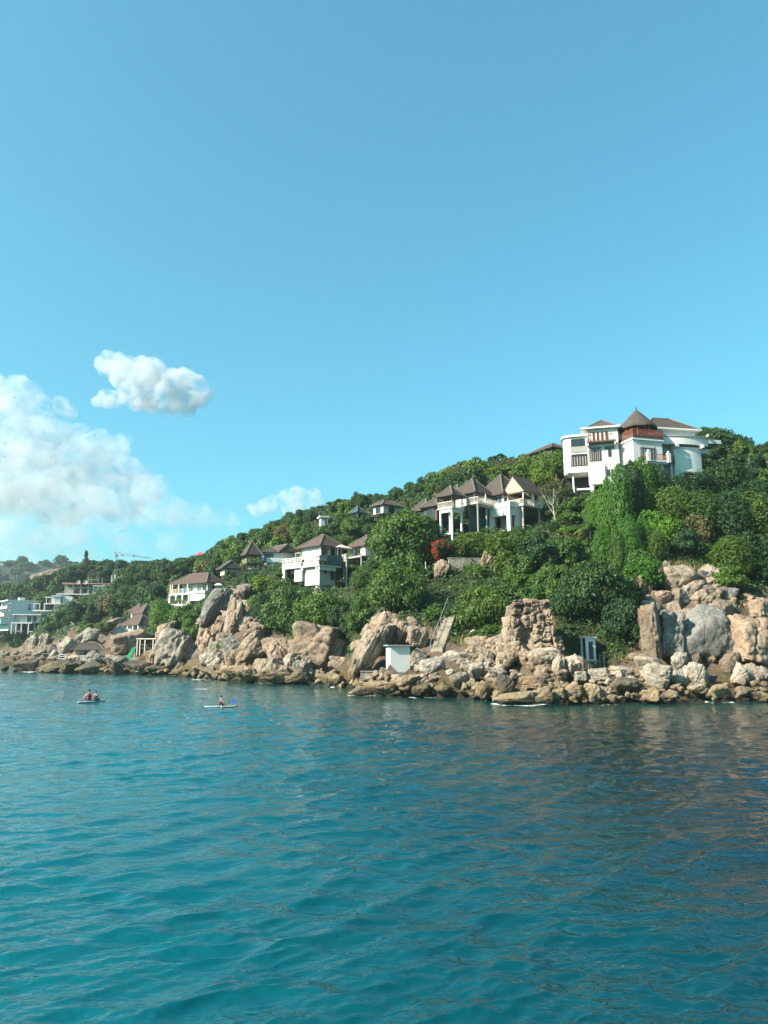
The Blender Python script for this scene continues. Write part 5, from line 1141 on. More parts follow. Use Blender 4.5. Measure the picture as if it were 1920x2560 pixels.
def left_house():
    h = thing('veranda_house', 'two-storey white house with hip roof and veranda columns above the far cove', 'house', 516, 1481, 180, 55, 7, (420, 1435, 560, 1508))
    # z=0 upper floor; +y runs to the left along the lit veranda side
    box(h, 'upper_walls', M_white, .6, 5.2, 0, 9.6, 0, 2.4)
    hip(h, -.9, 6.0, -1.0, 13.2, 2.45, 2.6, M_roofr, 3.4)
    box(h, 'parapet_block', M_white, -.7, .6, -.3, 5.0, -1.9, .35); box(h, 'upper_ledge', M_white, -1.0, .6, -.6, 5.1, -.15, .4)
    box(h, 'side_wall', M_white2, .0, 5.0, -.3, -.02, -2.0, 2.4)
    box(h, 'veranda_floor', M_white, -1.0, 1.6, 5.1, 12.6, -.3, 0); rail(h, [(-.95, 5.2), (-.95, 12.5), (1.0, 12.5)], 0, 1.1, M_woodw, .25)
    for y in (6.0, 9.2, 11.6, 12.4): post(h, -.8, y, 0, 2.4, .1, M_woodw, 'veranda_post')
    win(h, .8, 2.0, .1, 2.0, .6, 'l', mull=1, name='door'); win(h, 2.6, 4.0, .2, 2.0, .6, 'l', mull=2, frame=M_trim); win(h, 5.6, 7.2, .6, 1.9, .6, 'l', mull=2, frame=M_trim); win(h, 7.8, 9.2, .2, 2.0, .6, 'l', mull=2, frame=M_trim)
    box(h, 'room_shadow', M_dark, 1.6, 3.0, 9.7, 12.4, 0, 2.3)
    win(h, 1.6, 2.4, .9, 1.8, -.3, 'f', mull=1); post(h, 1.0, -.4, 1.3, 1.6, .08, M_woodd, 'wall_lamp')
    for y in (5.2, 7.6, 10.0, 12.4): post(h, -.8, y, -5.0, -.3, .2, M_white, 'column')
    box(h, 'lower_beam', M_white, -.95, -.65, 5.4, 12.2, -3.0, -2.5); box(h, 'lower_wall', M_conc, 1.4, 1.8, 5.4, 12.4, -4.6, -.3)
    win(h, 5.8, 7.0, -2.4, -.6, 1.4, 'l', mull=1, name='door'); win(h, 8.2, 9.2, -2.4, -.6, 1.4, 'l', mull=1)
    box(h, 'stone_pillar', M_stone, -1.2, .4, 4.3, 6.4, -5.6, -1.9); post(h, -.4, -.1, -4.2, -1.9, .18, M_white, 'column'); post(h, 4.4, -.1, -4.2, -1.9, .18, M_white, 'column')
    box(h, 'lower_slab', M_white, -.9, 2.5, 2.4, 4.6, -5.1, -4.8)
    box(h, 'annex_roof', M_roofg, -.3, 2.0, 12.8, 14.4, -.9, -.7); box(h, 'annex_wall', M_white2, 0, 1.8, 13.0, 14.2, -4.0, -.9)
    t = tag(empty('hanging_towel', h.matrix_basis @ Vector((-1.06, 7.0, .15)), R(55)), 'blue towel hanging over the veranda railing', 'towel')
    box(t, 'cloth', simple('blue_cloth', (.03, .18, .42), .9), -.03, .03, -.3, .3, -.1, .95)
    s = thing('open_parasol', 'open white parasol at the right end of the veranda house', 'parasol', 546, 1479, 178, 0, 1)
    MB().bar((0, 0, -.3), (0, 0, 2.0), .04, 6).build('pole', M_wood, s)
    c = MB(); c.add([(1.15 * math.cos(i * math.pi / 6), 1.15 * math.sin(i * math.pi / 6), 1.45) for i in range(12)] + [(.7 * math.cos(i * math.pi / 6), .7 * math.sin(i * math.pi / 6), 1.85) for i in range(12)] + [(0, 0, 2.05)], [(i, (i + 1) % 12, 12 + (i + 1) % 12, 12 + i) for i in range(12)] + [(12 + i, 12 + (i + 1) % 12, 24) for i in range(12)], True); c.build('canopy', M_trim, s)
left_house()

def small_villas():
    a = thing('lookout_cottage', 'small white cottage with brown hip roof at the top of the villa group', 'cottage', 344, 1543, 203, 50, 2.5, (314, 1508, 350, 1546))
    box(a, 'walls', M_white, 0, 3.0, 0, 3.4, -.2, 1.7); hip(a, -.6, 3.6, -.7, 4.2, 1.7, 2.0, M_roofr); win(a, 1.6, 2.6, .1, 1.4, 0, 'l', mull=2, frame=M_wood)
    b = thing('balcony_villa', 'brown-roofed villa with open balcony, right of the lookout cottage', 'villa', 357, 1558, 198, 50, 3.0, (336, 1510, 372, 1566))
    box(b, 'walls', M_white, 1.0, 4.5, .6, 5.0, 0, 2.6); hip(b, -.7, 5.2, -.6, 5.8, 2.6, 2.6, M_roofr, 2.6)
    for x, y in ((0, 0), (0, 4.5), (4.0, 0)): post(b, x, y, -1.0, 2.6, .13, M_white)
    box(b, 'balcony', M_white, -.1, 1.0, -.1, 5, -.3, 0); rail(b, [(-.05, 4.8), (-.05, -.05), (4, -.05)], 0, 1, M_trim, .3, horiz=3); box(b, 'room', M_dark, .95, .99, 1.0, 4.5, .1, 2.3)
    c = thing('terrace_villa', 'white terrace villa with long sloping brown roof below the lookout cottage', 'villa', 346, 1584, 190, 50, 3.5, (308, 1545, 350, 1590))
    box(c, 'walls', M_white, .8, 4.0, .4, 6.5, -.2, 2.2); hip(c, -.4, 4.8, -.4, 8.0, 2.2, 2.6, M_roofr, 2.4)
    for y in (0, 2.4, 5.0): post(c, -.1, y, -.9, 2.2, .16, M_white, 'column')
    box(c, 'terrace', M_white, -.4, 1.0, -.3, 7.0, -1.2, -.3); win(c, 1.4, 3.4, 0, 1.9, .8, 'l', mull=2, name='door')
    d = thing('teal_roofed_hut', 'hut with dark teal and tan hip roof on the granite', 'hut', 277, 1582, 186, 20, 3.0, (250, 1560, 318, 1594))
    box(d, 'walls', M_white2, .3, 4.0, .3, 4.0, -1.0, 0); hip(d, -.2, 4.6, -.3, 4.6, 0, 1.9, M_rooft, 1.2); box(d, 'tan_slope', M_roofr, -2.6, -.25, .2, 4.0, -.1, .1)
    for x in (-2.3, -.4): post(d, x, .4, -2.2, -.1, .12, M_white2)
    box(d, 'patio_roof', M_trim, 1.6, 4.6, -1.6, -.35, -.35, -.2)
    p = thing('pergola', 'flat white-roofed pergola on pale posts left of the striped dome', 'pergola', 341, 1624, 160, 4, 2.5, (338, 1596, 392, 1634))
    box(p, 'roof_slab', M_woodw, -.1, 4.5, -.2, 2.6, 2.15, 2.4)
    for x, y in ((.1, 0), (1.7, 0), (3.4, 0), (4.3, 0), (.1, 2.4), (4.3, 2.4)): post(p, x, y, -1.2, 2.15, .1, M_woodw)
    rail(p, [(.2, 2.2), (4.2, 2.2)], .2, .9, M_wood, .4); box(p, 'back', M_dark, .2, 4.2, 2.6, 2.7, -.5, 2.1)
    g = thing('green_canopy', 'bright green folded canvas canopy slanting above a small deck', 'canopy', 312, 1649, 157, 0, 1.5, (304, 1620, 332, 1662))
    m = MB(); m.add([(-.2, 0, -.1), (.9, 0, .1), (2.0, .1, 2.35), (1.5, .1, 2.5), (-.2, .35, 0), (.9, .35, .15), (2.0, .3, 2.4), (1.5, .3, 2.55), (.1, 0, -1.0), (.5, 0, -1.0), (.1, .2, -1), (.5, .2, -1)],
          [(0, 1, 2, 3), (7, 6, 5, 4), (1, 5, 6, 2), (2, 6, 7, 3), (3, 7, 4, 0), (0, 4, 5, 1), (0, 8, 9, 1), (8, 10, 11, 9), (9, 11, 5, 1), (0, 4, 10, 8)]); m.build('canvas', M_green, g)
    MB().bar((1.9, .2, -1), (1.9, .2, 2.6), .05, 6).build('pole', M_woodw, g)
    box(g, 'table', M_trim, -1.0, 2.2, -.3, .9, -.2, -.08); box(g, 'table_leg', M_wood, (-.8, -.7, 0, .1, -1, -.2), (1.5, 1.6, 0, .1, -1, -.2))
    k = thing('beach_hut', 'low thatched beach hut built against the granite boulders', 'hut', 207, 1631, 172, 15, 2.5, (182, 1606, 232, 1640))
    box(k, 'walls', M_stone, -1.6, 3.0, .2, 3.0, -1.4, .6); hip(k, -2.6, 4.6, -.6, 3.8, .6, 1.4, M_roofg, 1.4); post(k, 3.6, -.3, -1.4, .7, .09, M_wood); win(k, .4, 1.4, -1.2, .3, .2, 'f', mull=1, name='door')
    f = thing('deck_with_railing', 'small wooden deck with white railing and chairs by the beach hut', 'deck', 201, 1650, 167, 4, 1.5, (198, 1638, 240, 1652))
    box(f, 'planks', M_wood, 0, 3.4, 0, 2, -.15, 0); rail(f, [(0, 1.9), (0, 0), (3.3, 0), (3.3, 1.9)], 0, .95, M_trim, .5, horiz=2, t=.05)
    for x in (.1, 1.7, 3.2): post(f, x, .1, -1.2, -.15, .08, M_wood)
    for x in (.8, 1.6, 2.5): box(f, 'chair', M_woodw, (x, x + .45, .8, 1.25, .42, .48), (x, x + .45, 1.2, 1.26, .48, .95), (x, x + .06, .8, .86, 0, .42), (x + .39, x + .45, .8, .86, 0, .42))
    f2 = thing('short_railing', 'short white railing on the rocks left of the beach deck', 'railing', 147, 1645, 170, 0, .8)
    rail(f2, [(0, 0), (1.5, 0)], -.2, 1.0, M_trim, .5, horiz=1, t=.05); box(f2, 'plank', M_wood, -.1, 1.6, 0, .8, -.3, -.15)
small_villas()

def modern():
    a = thing('white_apartment_block', 'white flat-roofed apartment block with stepped balconies at the far left', 'apartment block', 22, 1556, 285, 40, 8, (-20, 1493, 72, 1575))
    box(a, 'walls', M_white, 0, 9.5, 0, 14, -3, 8.2); box(a, 'roof_slab', M_trim, -1.2, 10.2, -.4, 14.4, 8.2, 8.6); box(a, 'roof_box', M_white, 3.5, 5.5, 2, 4, 8.6, 9.7)
    for k in range(3):
        z = 5.6 - 2.9 * k; d = 1.2 + .9 * k
        box(a, 'balcony', M_white, (-d, 0, -.1, 14, z - .3, z)); box(a, 'balcony_parapet', M_white, (-d, -d + .2, -.1, 14, z, z + .7)); box(a, 'balcony_side', M_white, -d, 0, -.25, -.11, z - .3, z + 1.6)
        win(a, 1, 12.5, z + .1, z + 2.0, 0, 'l', mull=7, frame=M_trim)
    win(a, 6.5, 7.3, 5.0, 7.0, 0, 'f', mull=1, glass=M_glassb); win(a, 6.2, 9.0, .8, 2.6, 0, 'f', mull=2)
    b = thing('glass_pavilion', 'low white pavilion with glass walls on columns right of the apartment block', 'pavilion', 33, 1556, 272, 12, 5, (28, 1533, 100, 1582))
    box(b, 'roof_slab', M_trim, -.3, 9.4, -.8, 5, 2.7, 3.0); box(b, 'floor_slab', M_trim, -.5, 6.5, -.8, 5, -.4, 0); box(b, 'core', M_white, .9, 9.0, .6, 4.6, 0, 2.7)
    win(b, 1.0, 3.6, .2, 2.4, .6, 'f', mull=3, frame=M_trim, glass=simple('pale_blind', (.5, .5, .48), .8)); win(b, 4.6, 5.8, .4, 2.2, .6, 'f', mull=1); win(b, 6.4, 7.6, .4, 2.2, .6, 'f', mull=1); box(b, 'blue_door', M_glassb, .3, .8, -.3, .6, .1, 2.6)
    for x in (-.3, 1.2, 3.0, 5.4): post(b, x, -.5, -4, -.4, .18, M_white, 'column')
    box(b, 'undercroft', M_dark, .2, 6, 2.0, 4.6, -4, -.4); box(b, 'lower_slab', M_conc, .8, 3.4, -.9, 2, -3.4, -3.0)
    box(b, 'kiosk_roof', M_woodw, 6.0, 8.6, -1.5, 2, -3.4, -3.1); box(b, 'kiosk_wall', M_white2, 6.4, 8.2, -1.0, 2, -5, -3.4)
    c = thing('tiered_villa', 'white tiered modern villa with stacked terraces behind the glass pavilion', 'villa', 100, 1546, 278, 15, 6, (84, 1490, 172, 1548))
    box(c, 'lower_storey', M_white, 0, 9, .5, 6, 0, 2.7); box(c, 'terrace_slab', M_trim, -2.6, 9.0, -.8, 6.2, 2.7, 3.05); win(c, .2, 2.2, .2, 2.4, .5, 'f', mull=2, frame=M_trim, glass=M_glassb); win(c, 4.2, 8.2, .5, 2.4, .5, 'f', mull=3); win(c, 2.6, 3.6, .2, 2.4, .5, 'f', mull=1, frame=M_trim, glass=M_trim)
    box(c, 'middle_storey', M_white2, 4.2, 6.4, .8, 5, 3.05, 5.3); box(c, 'middle_void', M_dark, 1.4, 4.1, 1.6, 5, 3.05, 5.2); box(c, 'middle_slab', M_trim, 1.0, 7.0, -.6, 5.5, 5.3, 5.65)
    for x in (-2.4, -.4, 1.2, 8.6): post(c, x, -.4, 3.05, 5.3, .15, M_white, 'column')
    box(c, 'pergola_beam', M_trim, (-2.6, -.2, -.6, -.3, 5.3, 5.55), (6.9, 8.9, -.6, -.3, 5.3, 5.55)); rail(c, [(-2.5, -.6), (0, -.6)], 3.05, .9, M_wood, .5)
    box(c, 'upper_storey', M_white, 3.4, 6.6, .5, 5, 5.65, 8.3); box(c, 'upper_roof', M_trim, (3.2, 6.9, .1, 5.3, 8.3, 8.6), (.8, 3.2, .4, 4, 7.9, 8.1)); win(c, 4.6, 6.3, 5.9, 8.1, .5, 'f', mull=1, frame=M_trim, glass=simple('blind', (.45, .44, .42), .8)); post(c, 1.6, .6, 5.65, 7.9, .1, M_white); box(c, 'side_wing', M_white, 6.9, 10.5, 1.5, 6, 4.8, 8.4); box(c, 'side_wall', M_white2, 9.02, 11.5, .6, 4, -1, 2.6)
    d = thing('unfinished_long_building', 'long unfinished building with rusty roof slab and open bays', 'building', 160, 1484, 298, 14, 8, (140, 1450, 262, 1500))
    box(d, 'roof_slab', simple('rusty_slab', (.42, .26, .2), .9, .3, 1), -1, 17.5, -1, 6, 4.0, 4.35); box(d, 'floor_slab', M_trim, -2.5, 12, -2.2, 6, -.5, -.1); box(d, 'back_wall', M_conc, 0, 16.5, 4, 4.4, -.1, 4.0)
    for k in range(6): post(d, .3 + 2.9 * k, 0, -.1, 4.0, .2, M_conc, 'column')
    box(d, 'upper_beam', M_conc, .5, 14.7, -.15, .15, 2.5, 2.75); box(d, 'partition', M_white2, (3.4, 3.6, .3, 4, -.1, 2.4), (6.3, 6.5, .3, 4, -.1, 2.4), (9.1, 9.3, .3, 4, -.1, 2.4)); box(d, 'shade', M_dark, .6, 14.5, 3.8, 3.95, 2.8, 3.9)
    for x in (8.6, 9.8, 12.4, 13.8): post(d, x, 2, 4.35, 7.0, .1, M_conc, 'stub_column')
    box(d, 'stub_beam', M_conc, 8.0, 12.4, 1.9, 2.1, 5.9, 6.1); box(d, 'lower_wall', M_white, -2.4, 2.5, -1.6, 5, -3.6, -.5)
    for px, lab in ((196, 'left grey dish antenna on the unfinished building roof'), (214, 'right grey dish antenna on the unfinished building roof')):
        q = thing('dish_antenna', lab, 'antenna', px, 1455, 298, 0, .8); MB().bar((0, 0, -1.4), (0, 0, -.3), .08, 6).build('mast', M_iron, q)
        m = MB(); nn = 12; m.add([(.9 * math.cos(i * math.pi / 6) * r, -.35 * r * r + .1, .9 * math.sin(i * math.pi / 6) * r) for r in (1, .6) for i in range(nn)] + [(0, .1, 0)], [(i, (i + 1) % nn, nn + (i + 1) % nn, nn + i) for i in range(nn)] + [(nn + i, nn + (i + 1) % nn, 2 * nn) for i in range(nn)], True); m.build('dish', M_conc, q)
    e = thing('cube_villa', 'white cubic villa with blue windows at the end of the unfinished building', 'villa', 232, 1484, 288, 14, 5, (226, 1463, 292, 1505))
    box(e, 'cubes', M_white, (0, 3.4, 0, 5, 0, 2.9), (3.7, 6.4, -.2, 5, 0, 3.2)); box(e, 'frame', M_trim, (-.2, 3.6, -.4, 0, 2.9, 3.15), (3.55, 6.6, -.6, -.2, 3.2, 3.45)); box(e, 'long_side', M_white, 6.4, 11.5, 0, 4.5, .6, 3.3)
    win(e, .2, 1.3, .2, 2.6, 0, 'f', mull=1, glass=M_glassb); win(e, 2.2, 3.1, .7, 2.4, 0, 'f', mull=1); win(e, 4.0, 4.8, .2, 2.9, -.2, 'f', mull=1, glass=M_glassb); win(e, 5.6, 6.2, .2, 2.9, -.2, 'f', mull=1, glass=M_glassb)
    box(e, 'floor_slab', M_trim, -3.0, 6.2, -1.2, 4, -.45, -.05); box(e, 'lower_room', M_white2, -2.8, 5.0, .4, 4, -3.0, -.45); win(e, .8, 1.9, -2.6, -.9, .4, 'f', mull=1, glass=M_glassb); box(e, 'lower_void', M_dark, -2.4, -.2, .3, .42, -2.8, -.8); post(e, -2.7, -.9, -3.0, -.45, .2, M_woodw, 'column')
    box(e, 'lower_terrace', M_woodw, -3.4, 1.8, -1.8, 3, -3.9, -3.1); box(e, 'stone_base', M_conc, -2.2, 1.4, -1.2, 3, -6.2, -3.9)
    s = thing('concrete_skeleton', 'unfinished concrete frame with a row of bare columns on the hill', 'building', 276, 1466, 305, 14, 6, (274, 1432, 336, 1468))
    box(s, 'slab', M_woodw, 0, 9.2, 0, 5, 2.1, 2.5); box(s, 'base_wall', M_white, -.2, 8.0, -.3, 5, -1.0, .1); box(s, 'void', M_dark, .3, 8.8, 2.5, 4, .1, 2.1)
    for k in range(8): post(s, .3 + 1.22 * k, .2, 0.1, 4.6 + .5 * math.sin(k * 2.1), .2, M_woodw, 'column')
    for k in range(4): post(s, .9 + 2.4 * k, 4.5, 2.5, 4.8, .2, M_woodw, 'column')
    t = thing('tower_crane', 'thin grey tower crane standing among the trees on the far hill', 'crane', 288, 1448, 306, 20, 1.5, (280, 1384, 296, 1450))
    m = MB()
    for sx in (-.4, .4):
        for sy in (-.4, .4): m.beam((sx, sy, -3), (sx, sy, 10.2), .13, .13)
    for k in range(13): m.beam((-.4, -.4, -3 + k), (.4, -.4, -2 + k), .07, .07); m.beam((-.4, .4, -2 + k), (-.4, -.4, -3 + k), .07, .07)
    m.build('mast', M_iron, t)
    m = MB(); m.beam((-1.2, 0, 11.3), (13.5, 0, 9.4), .12, .12); m.beam((0, 0, 10.1), (13.5, 0, 9.2), .12, .12); m.beam((-1.2, 0, 11.3), (0, 0, 10.0), .2, .2)
    for k in range(10): m.beam((k * 1.35, 0, 10.1 - k * .09), (k * 1.35 + .68, 0, 11.1 - k * .19), .07, .07)
    m.build('jib', M_iron, t)
    for x in (2.3, 6.8): box(t, 'trolley', M_iron, x - .4, x + .4, -.3, .3, 9.8, 10.3)
    box(t, 'cab', M_conc, -.5, .4, -.6, .5, 9.3, 10.2)
    w = thing('white_kiosk', 'small white flat-roofed kiosk alone in the trees near the ridge', 'kiosk', 800, 1306, 190, 20, 2, (795, 1285, 826, 1310))
    box(w, 'roof_slab', M_trim, -.2, 2.5, -.5, 2.4, 1.3, 1.7); box(w, 'body', M_white, .3, 1.3, .2, 2, -1.0, 1.3); post(w, 2.0, 0, -1, 1.3, .12, M_white)
    r = thing('red_awning', 'small red awning roof on the skyline of the left hill', 'awning', 497, 1390, 250, 10, 1.5, (486, 1378, 508, 1394))
    m = MB(); m.add([(-1.4, -.8, 0), (1.6, -.8, .5), (1.6, 1.2, .9), (-1.4, 1.2, .4), (.4, .2, 1.5)], [(0, 1, 4), (1, 2, 4), (2, 3, 4), (3, 0, 4), (3, 2, 1, 0)]); m.build('canvas', simple('red_canvas', (.5, .06, .08), .7), r)
    for x in (-1.2, 1.4): post(r, x, -.6, -2.5, .3, .07, M_wood)
modern()

def shore_things():
    D = hit(1005, 1672); b = thing('white_box_building', 'plain white box-shaped pump house with flat overhanging roof on the rocks', 'pump house', 976, 1666, D, 14, 2, (965, 1605, 1045, 1672))
    s = mpp(1640, D)
    box(b, 'walls', M_white, 0, 2.35, 0, 2.2, -.6, 2.3); box(b, 'roof_slab', M_conc, -.35, 2.65, -.35, 2.5, 2.3, 2.43)
    for k in range(10): box(b, 'side_batten', M_trim, 2.35, 2.38, .1 + .2 * k, .24 + .2 * k, -.3, 2.2)
    box(b, 'plinth', M_conc, -.1, 2.5, -.15, 2.3, -1.6, -.6)
    w = thing('concrete_walkway', 'low concrete walkway wall left of the white box building', 'wall', 902, 1683, D + 1, 4, 2.0, (895, 1668, 985, 1684)); box(w, 'slab', M_stone, 0, 3.4, 0, 1.2, -.6, .16); box(w, 'coping', M_conc, -.1, 3.5, -.1, 1.3, .16, .26)
    D2 = hit(1480, 1662) - 1.0; k = thing('white_frame_kiosk', 'small white door-frame kiosk on legs under the dark bush', 'kiosk', 1468, 1660, D2, 18, 1.2, (1462, 1588, 1520, 1668))
    for x in (.05, 1.1):
        for y in (.05, 1.0): post(k, x, y, -1.4, 2.9, .09, M_trim)
    box(k, 'roof', M_trim, -.15, 1.35, -.15, 1.2, 2.9, 3.05); box(k, 'floor', M_conc, -.2, 1.4, -.2, 1.2, .25, .42); box(k, 'lintel', M_trim, .14, 1.01, 0, .12, 2.55, 2.9); box(k, 'back_panel', M_dark, .14, 1.01, .9, .96, .42, 2.9); win(k, .25, .9, .5, 2.5, .05, 'f', mull=1, frame=M_trim, name='door')
    box(k, 'foot', M_conc, .4, .9, .3, .9, -1.6, .25)
    r2 = thing('pipe_stand', 'thin metal pipe stand beside the small white kiosk', 'pipe', 1500, 1660, D2, 0, .5); MB().bar((0, 0, -.6), (0, 0, 1.0), .04).bar((.5, 0, -.6), (.5, 0, .9), .04).bar((0, 0, .95), (.5, 0, .9), .04).build('pipes', M_iron, r2)
    # concrete stairs
    p0 = W(1092, 1640, hit(1092, 1640) + .3) + Vector((0, 0, .6)); p1 = W(1125, 1548, 96.5); p1.z = max(p1.z, gz(p1.x, p1.y) + .9)
    st = empty('cliff_stairs', p0); tag(st, 'steep grey concrete stairs climbing from the shore into the bushes', 'stairs')
    n = 22; d = p1 - p0; side = Vector((d.y, -d.x, 0)).normalized()
    for k in range(n):
        a = d * (k / n); e = d * ((k + 1) / n); m = MB()
        q = [a - side * .7, a + side * .7, e + side * .7, e - side * .7]
        zt = e.z; m.add([(v.x, v.y, zt) for v in q] + [(v.x, v.y, a.z - 1.0) for v in q], [(0, 1, 2, 3), (7, 6, 5, 4), (0, 4, 5, 1), (1, 5, 6, 2), (2, 6, 7, 3), (3, 7, 4, 0)])
        m.build('step', M_stone, st)
    m = MB(); sd = -side * .75
    pts = [sd + d * t + Vector((0, 0, 1.0)) for t in (0, .25, .5, .75, 1, 1.35)]
    for a, b_ in zip(pts[:-1], pts[1:]): m.bar(a, b_, .045, 6)
    for a in pts[:-1]: m.bar(a - Vector((0, 0, 1.2)), a, .04, 6)
    m.build('handrail', M_iron, st)
    CLEAR.append((1072, 1545, 1140, 1645, 97))
    # upper handrail across the slope and old retaining wall
    A = [W(1064, 1420, 116), W(1070, 1424, 115), W(1110, 1452, 112), W(1145, 1480, 108.5), W(1145, 1494, 108)]
    hr = empty('slope_handrail', A[0]); tag(hr, 'long pale handrail slanting down through the bushes below the gazebo', 'handrail')
    m = MB()
    for a, b_ in zip(A[:-1], A[1:]): m.bar(a - A[0], b_ - A[0], .07, 6)
    for a in A[:-1]: m.bar(a - A[0] - Vector((0, 0, 1.6)), a - A[0], .05, 6)
    m.bar(Vector((0, 0, 0)), Vector((0, 0, 1.0)), .06, 6)
    m.build('pipe', M_trim, hr); CLEAR.append((1060, 1415, 1150, 1498, 113))
    rw = thing('retaining_wall', 'old stained concrete retaining wall below the gazebo', 'wall', 1132, 1444, 115, 6, 2, (1098, 1385, 1225, 1445))
    box(rw, 'wall', M_stone, -.6, 4.6, 0, .6, -.8, 3.0); box(rw, 'coping', M_stone, -.7, 4.7, -.06, .66, 3.0, 3.12); MB().bar((-2.5, -.6, .2), (2.2, -.6, .25), .05).build('pipe', M_iron, rw)
shore_things()

# ---------------------------------------------------------------- vegetation
def leaf_quads(P, N, ls, rs, aspect=0.55, fold=0.25, along=None):
    """one small folded diamond per leaf; P positions, N facing"""
    n = len(P); ls = np.broadcast_to(ls, (n,))
    T = rs.normal(size=(n, 3)) if along is None else along + rs.normal(0, .35, (n, 3))
    T -= (T * N).sum(1)[:, None] * N; T /= np.linalg.norm(T, axis=1)[:, None] + 1e-9
    B = np.cross(N, T)
    L = ls[:, None]
    V = np.stack([P + T * L, P + B * L * aspect - N * L * fold, P - T * L, P - B * L * aspect - N * L * fold], 1).reshape(-1, 3)
    i = np.arange(n)[:, None] * 4
    return V, np.concatenate([i + [0, 1, 2], i + [0, 2, 3]], 0)
def unit(a): return a / (np.linalg.norm(a, axis=1)[:, None] + 1e-9)
def crown_data(seed, ncl=52, nlf=85, ls=0.075, rz=0.82, low=-0.5, flat=False, open_=0.0):
    rs = np.random.default_rng(seed)
    d = unit(rs.normal(size=(ncl * 3, 3))); d = d[d[:, 2] > low][:ncl]
    # lumpy outline
    lob = unit(rs.normal(size=(5, 3)) + np.array([0, 0, .4])); lift = (np.maximum(d @ lob.T, 0) ** 4 * rs.uniform(.05, .45, 5)).sum(1)
    rad = rs.uniform(.5, .82, len(d)) * (0.86 + lift)
    C = d * rad[:, None] * np.array([1, 1, rz])
    if flat: C[:, 2] = np.abs(C[:, 2]) * .35 + rs.uniform(-.1, .1, len(C))
    rc = rs.uniform(.14, .40, len(d))
    if open_: keep = rs.random(len(d)) > open_; C, rc, d = C[keep], rc[keep], d[keep]
    Ps, Ns, Ss = [], [], []
    for c, r, dd in zip(C, rc, d):
        k = int(nlf * (r / .27) ** 1.6) + 8
        q = unit(rs.normal(size=(k, 3)) + dd[None] * .55 + np.array([0, 0, .45]))
        Ps.append(c + q * r * rs.uniform(.6, 1.1, k)[:, None] * np.array([1, 1, .8])); Ns.append(unit(q * .8 + np.array([0, 0, .35]) + rs.normal(0, .45, (k, 3)))); Ss.append(ls * rs.uniform(.6, 1.35, k))
    if not open_:
        k = 420; q = unit(rs.normal(size=(k, 3))); Ps.append(q * rs.uniform(.2, .62, k)[:, None] * np.array([1, 1, rz])); Ns.append(unit(q + rs.normal(0, .4, (k, 3)))); Ss.append(np.full(k, ls * 1.9))
    return leaf_quads(np.concatenate(Ps), np.concatenate(Ns), np.concatenate(Ss), rs)
def vine_data(seed, rz=2.6, ls=0.07):
    """creeper hanging in long strands over a tall hidden tree"""
    rs = np.random.default_rng(seed); Ps, Ns, Ss, Al = [], [], [], []
    for k in range(60):
        a = rs.uniform(0, 2 * math.pi); z0 = rs.uniform(.35, 1.0); z1 = rs.uniform(-1.0, .2) * 1.0
        m = int(95 * (z0 - z1)); t = rs.uniform(0, 1, m); z = z0 + (z1 - z0) * t
        rr = np.sqrt(np.maximum(1 - (z * .93) ** 2, .02)) * rs.uniform(.78, 1.08) + .07 * np.sin(z * 13 + k * 2) ; wob = a + .12 * np.sin(z * 9 + k)
        w = .115 * (1 - .4 * t) * (1 + .7 * np.sin(z * 17 + k * 1.7))
        P = np.stack([rr * np.cos(wob), rr * np.sin(wob), z * rz], 1) + rs.normal(0, 1, (m, 3)) * w[:, None]
        Nn = unit(np.stack([np.cos(wob), np.sin(wob), np.full(m, .55)], 1) + rs.normal(0, .4, (m, 3)))
        Ps.append(P); Ns.append(Nn); Ss.append(ls * rs.uniform(.6, 1.3, m)); Al.append(np.tile([0, 0, -1.0], (m, 1)))
    k = 900; q = unit(rs.normal(size=(k, 3))); Ps.append(q * .72 * np.array([1, 1, rz])); Ns.append(q); Ss.append(np.full(k, ls * 2.4)); Al.append(rs.normal(size=(k, 3)))
    k = 900; a = rs.uniform(0, 6.28, k); e = rs.uniform(.3, 1.57, k); q = np.stack([np.cos(a) * np.cos(e), np.sin(a) * np.cos(e), np.sin(e)], 1); Ps.append(q * np.array([1, 1, rz * .98]) * rs.uniform(.9, 1.06, k)[:, None]); Ns.append(unit(q + rs.normal(0, .5, (k, 3)))); Ss.append(ls * rs.uniform(.7, 1.4, k)); Al.append(rs.normal(size=(k, 3)))
    return leaf_quads(np.concatenate(Ps), np.concatenate(Ns), np.concatenate(Ss), rs, along=np.concatenate(Al))
CROWN = {'tree': [crown_data(10 + i, 40 + 4 * (i % 3), 80, (.062, .078, .095, .07, .085, .058, .09)[i]) for i in range(7)],
         'shrub': [crown_data(40 + i, 34, 80, .095, .75, -.2) for i in range(5)],
         'vine': [vine_data(70 + i) for i in range(3)],
         'big': [crown_data(90 + i, 110, 70, .048, .85, -.45) for i in range(3)],
         'flat': [crown_data(95, 30, 60, .06, .5, -.1, True)], 'thin': [crown_data(97, 40, 30, .06, .9, -.5, False, .3)]}
CM = {}
def crown_mesh(kind, i, mi):
    key = (kind, i % len(CROWN[kind]), mi)
    if key not in CM:
        V, Fc = CROWN[kind][key[1]]; CM[key] = np_mesh('crown', V, Fc, M_leaf[mi] if isinstance(mi, int) else mi, False)
    return CM[key]
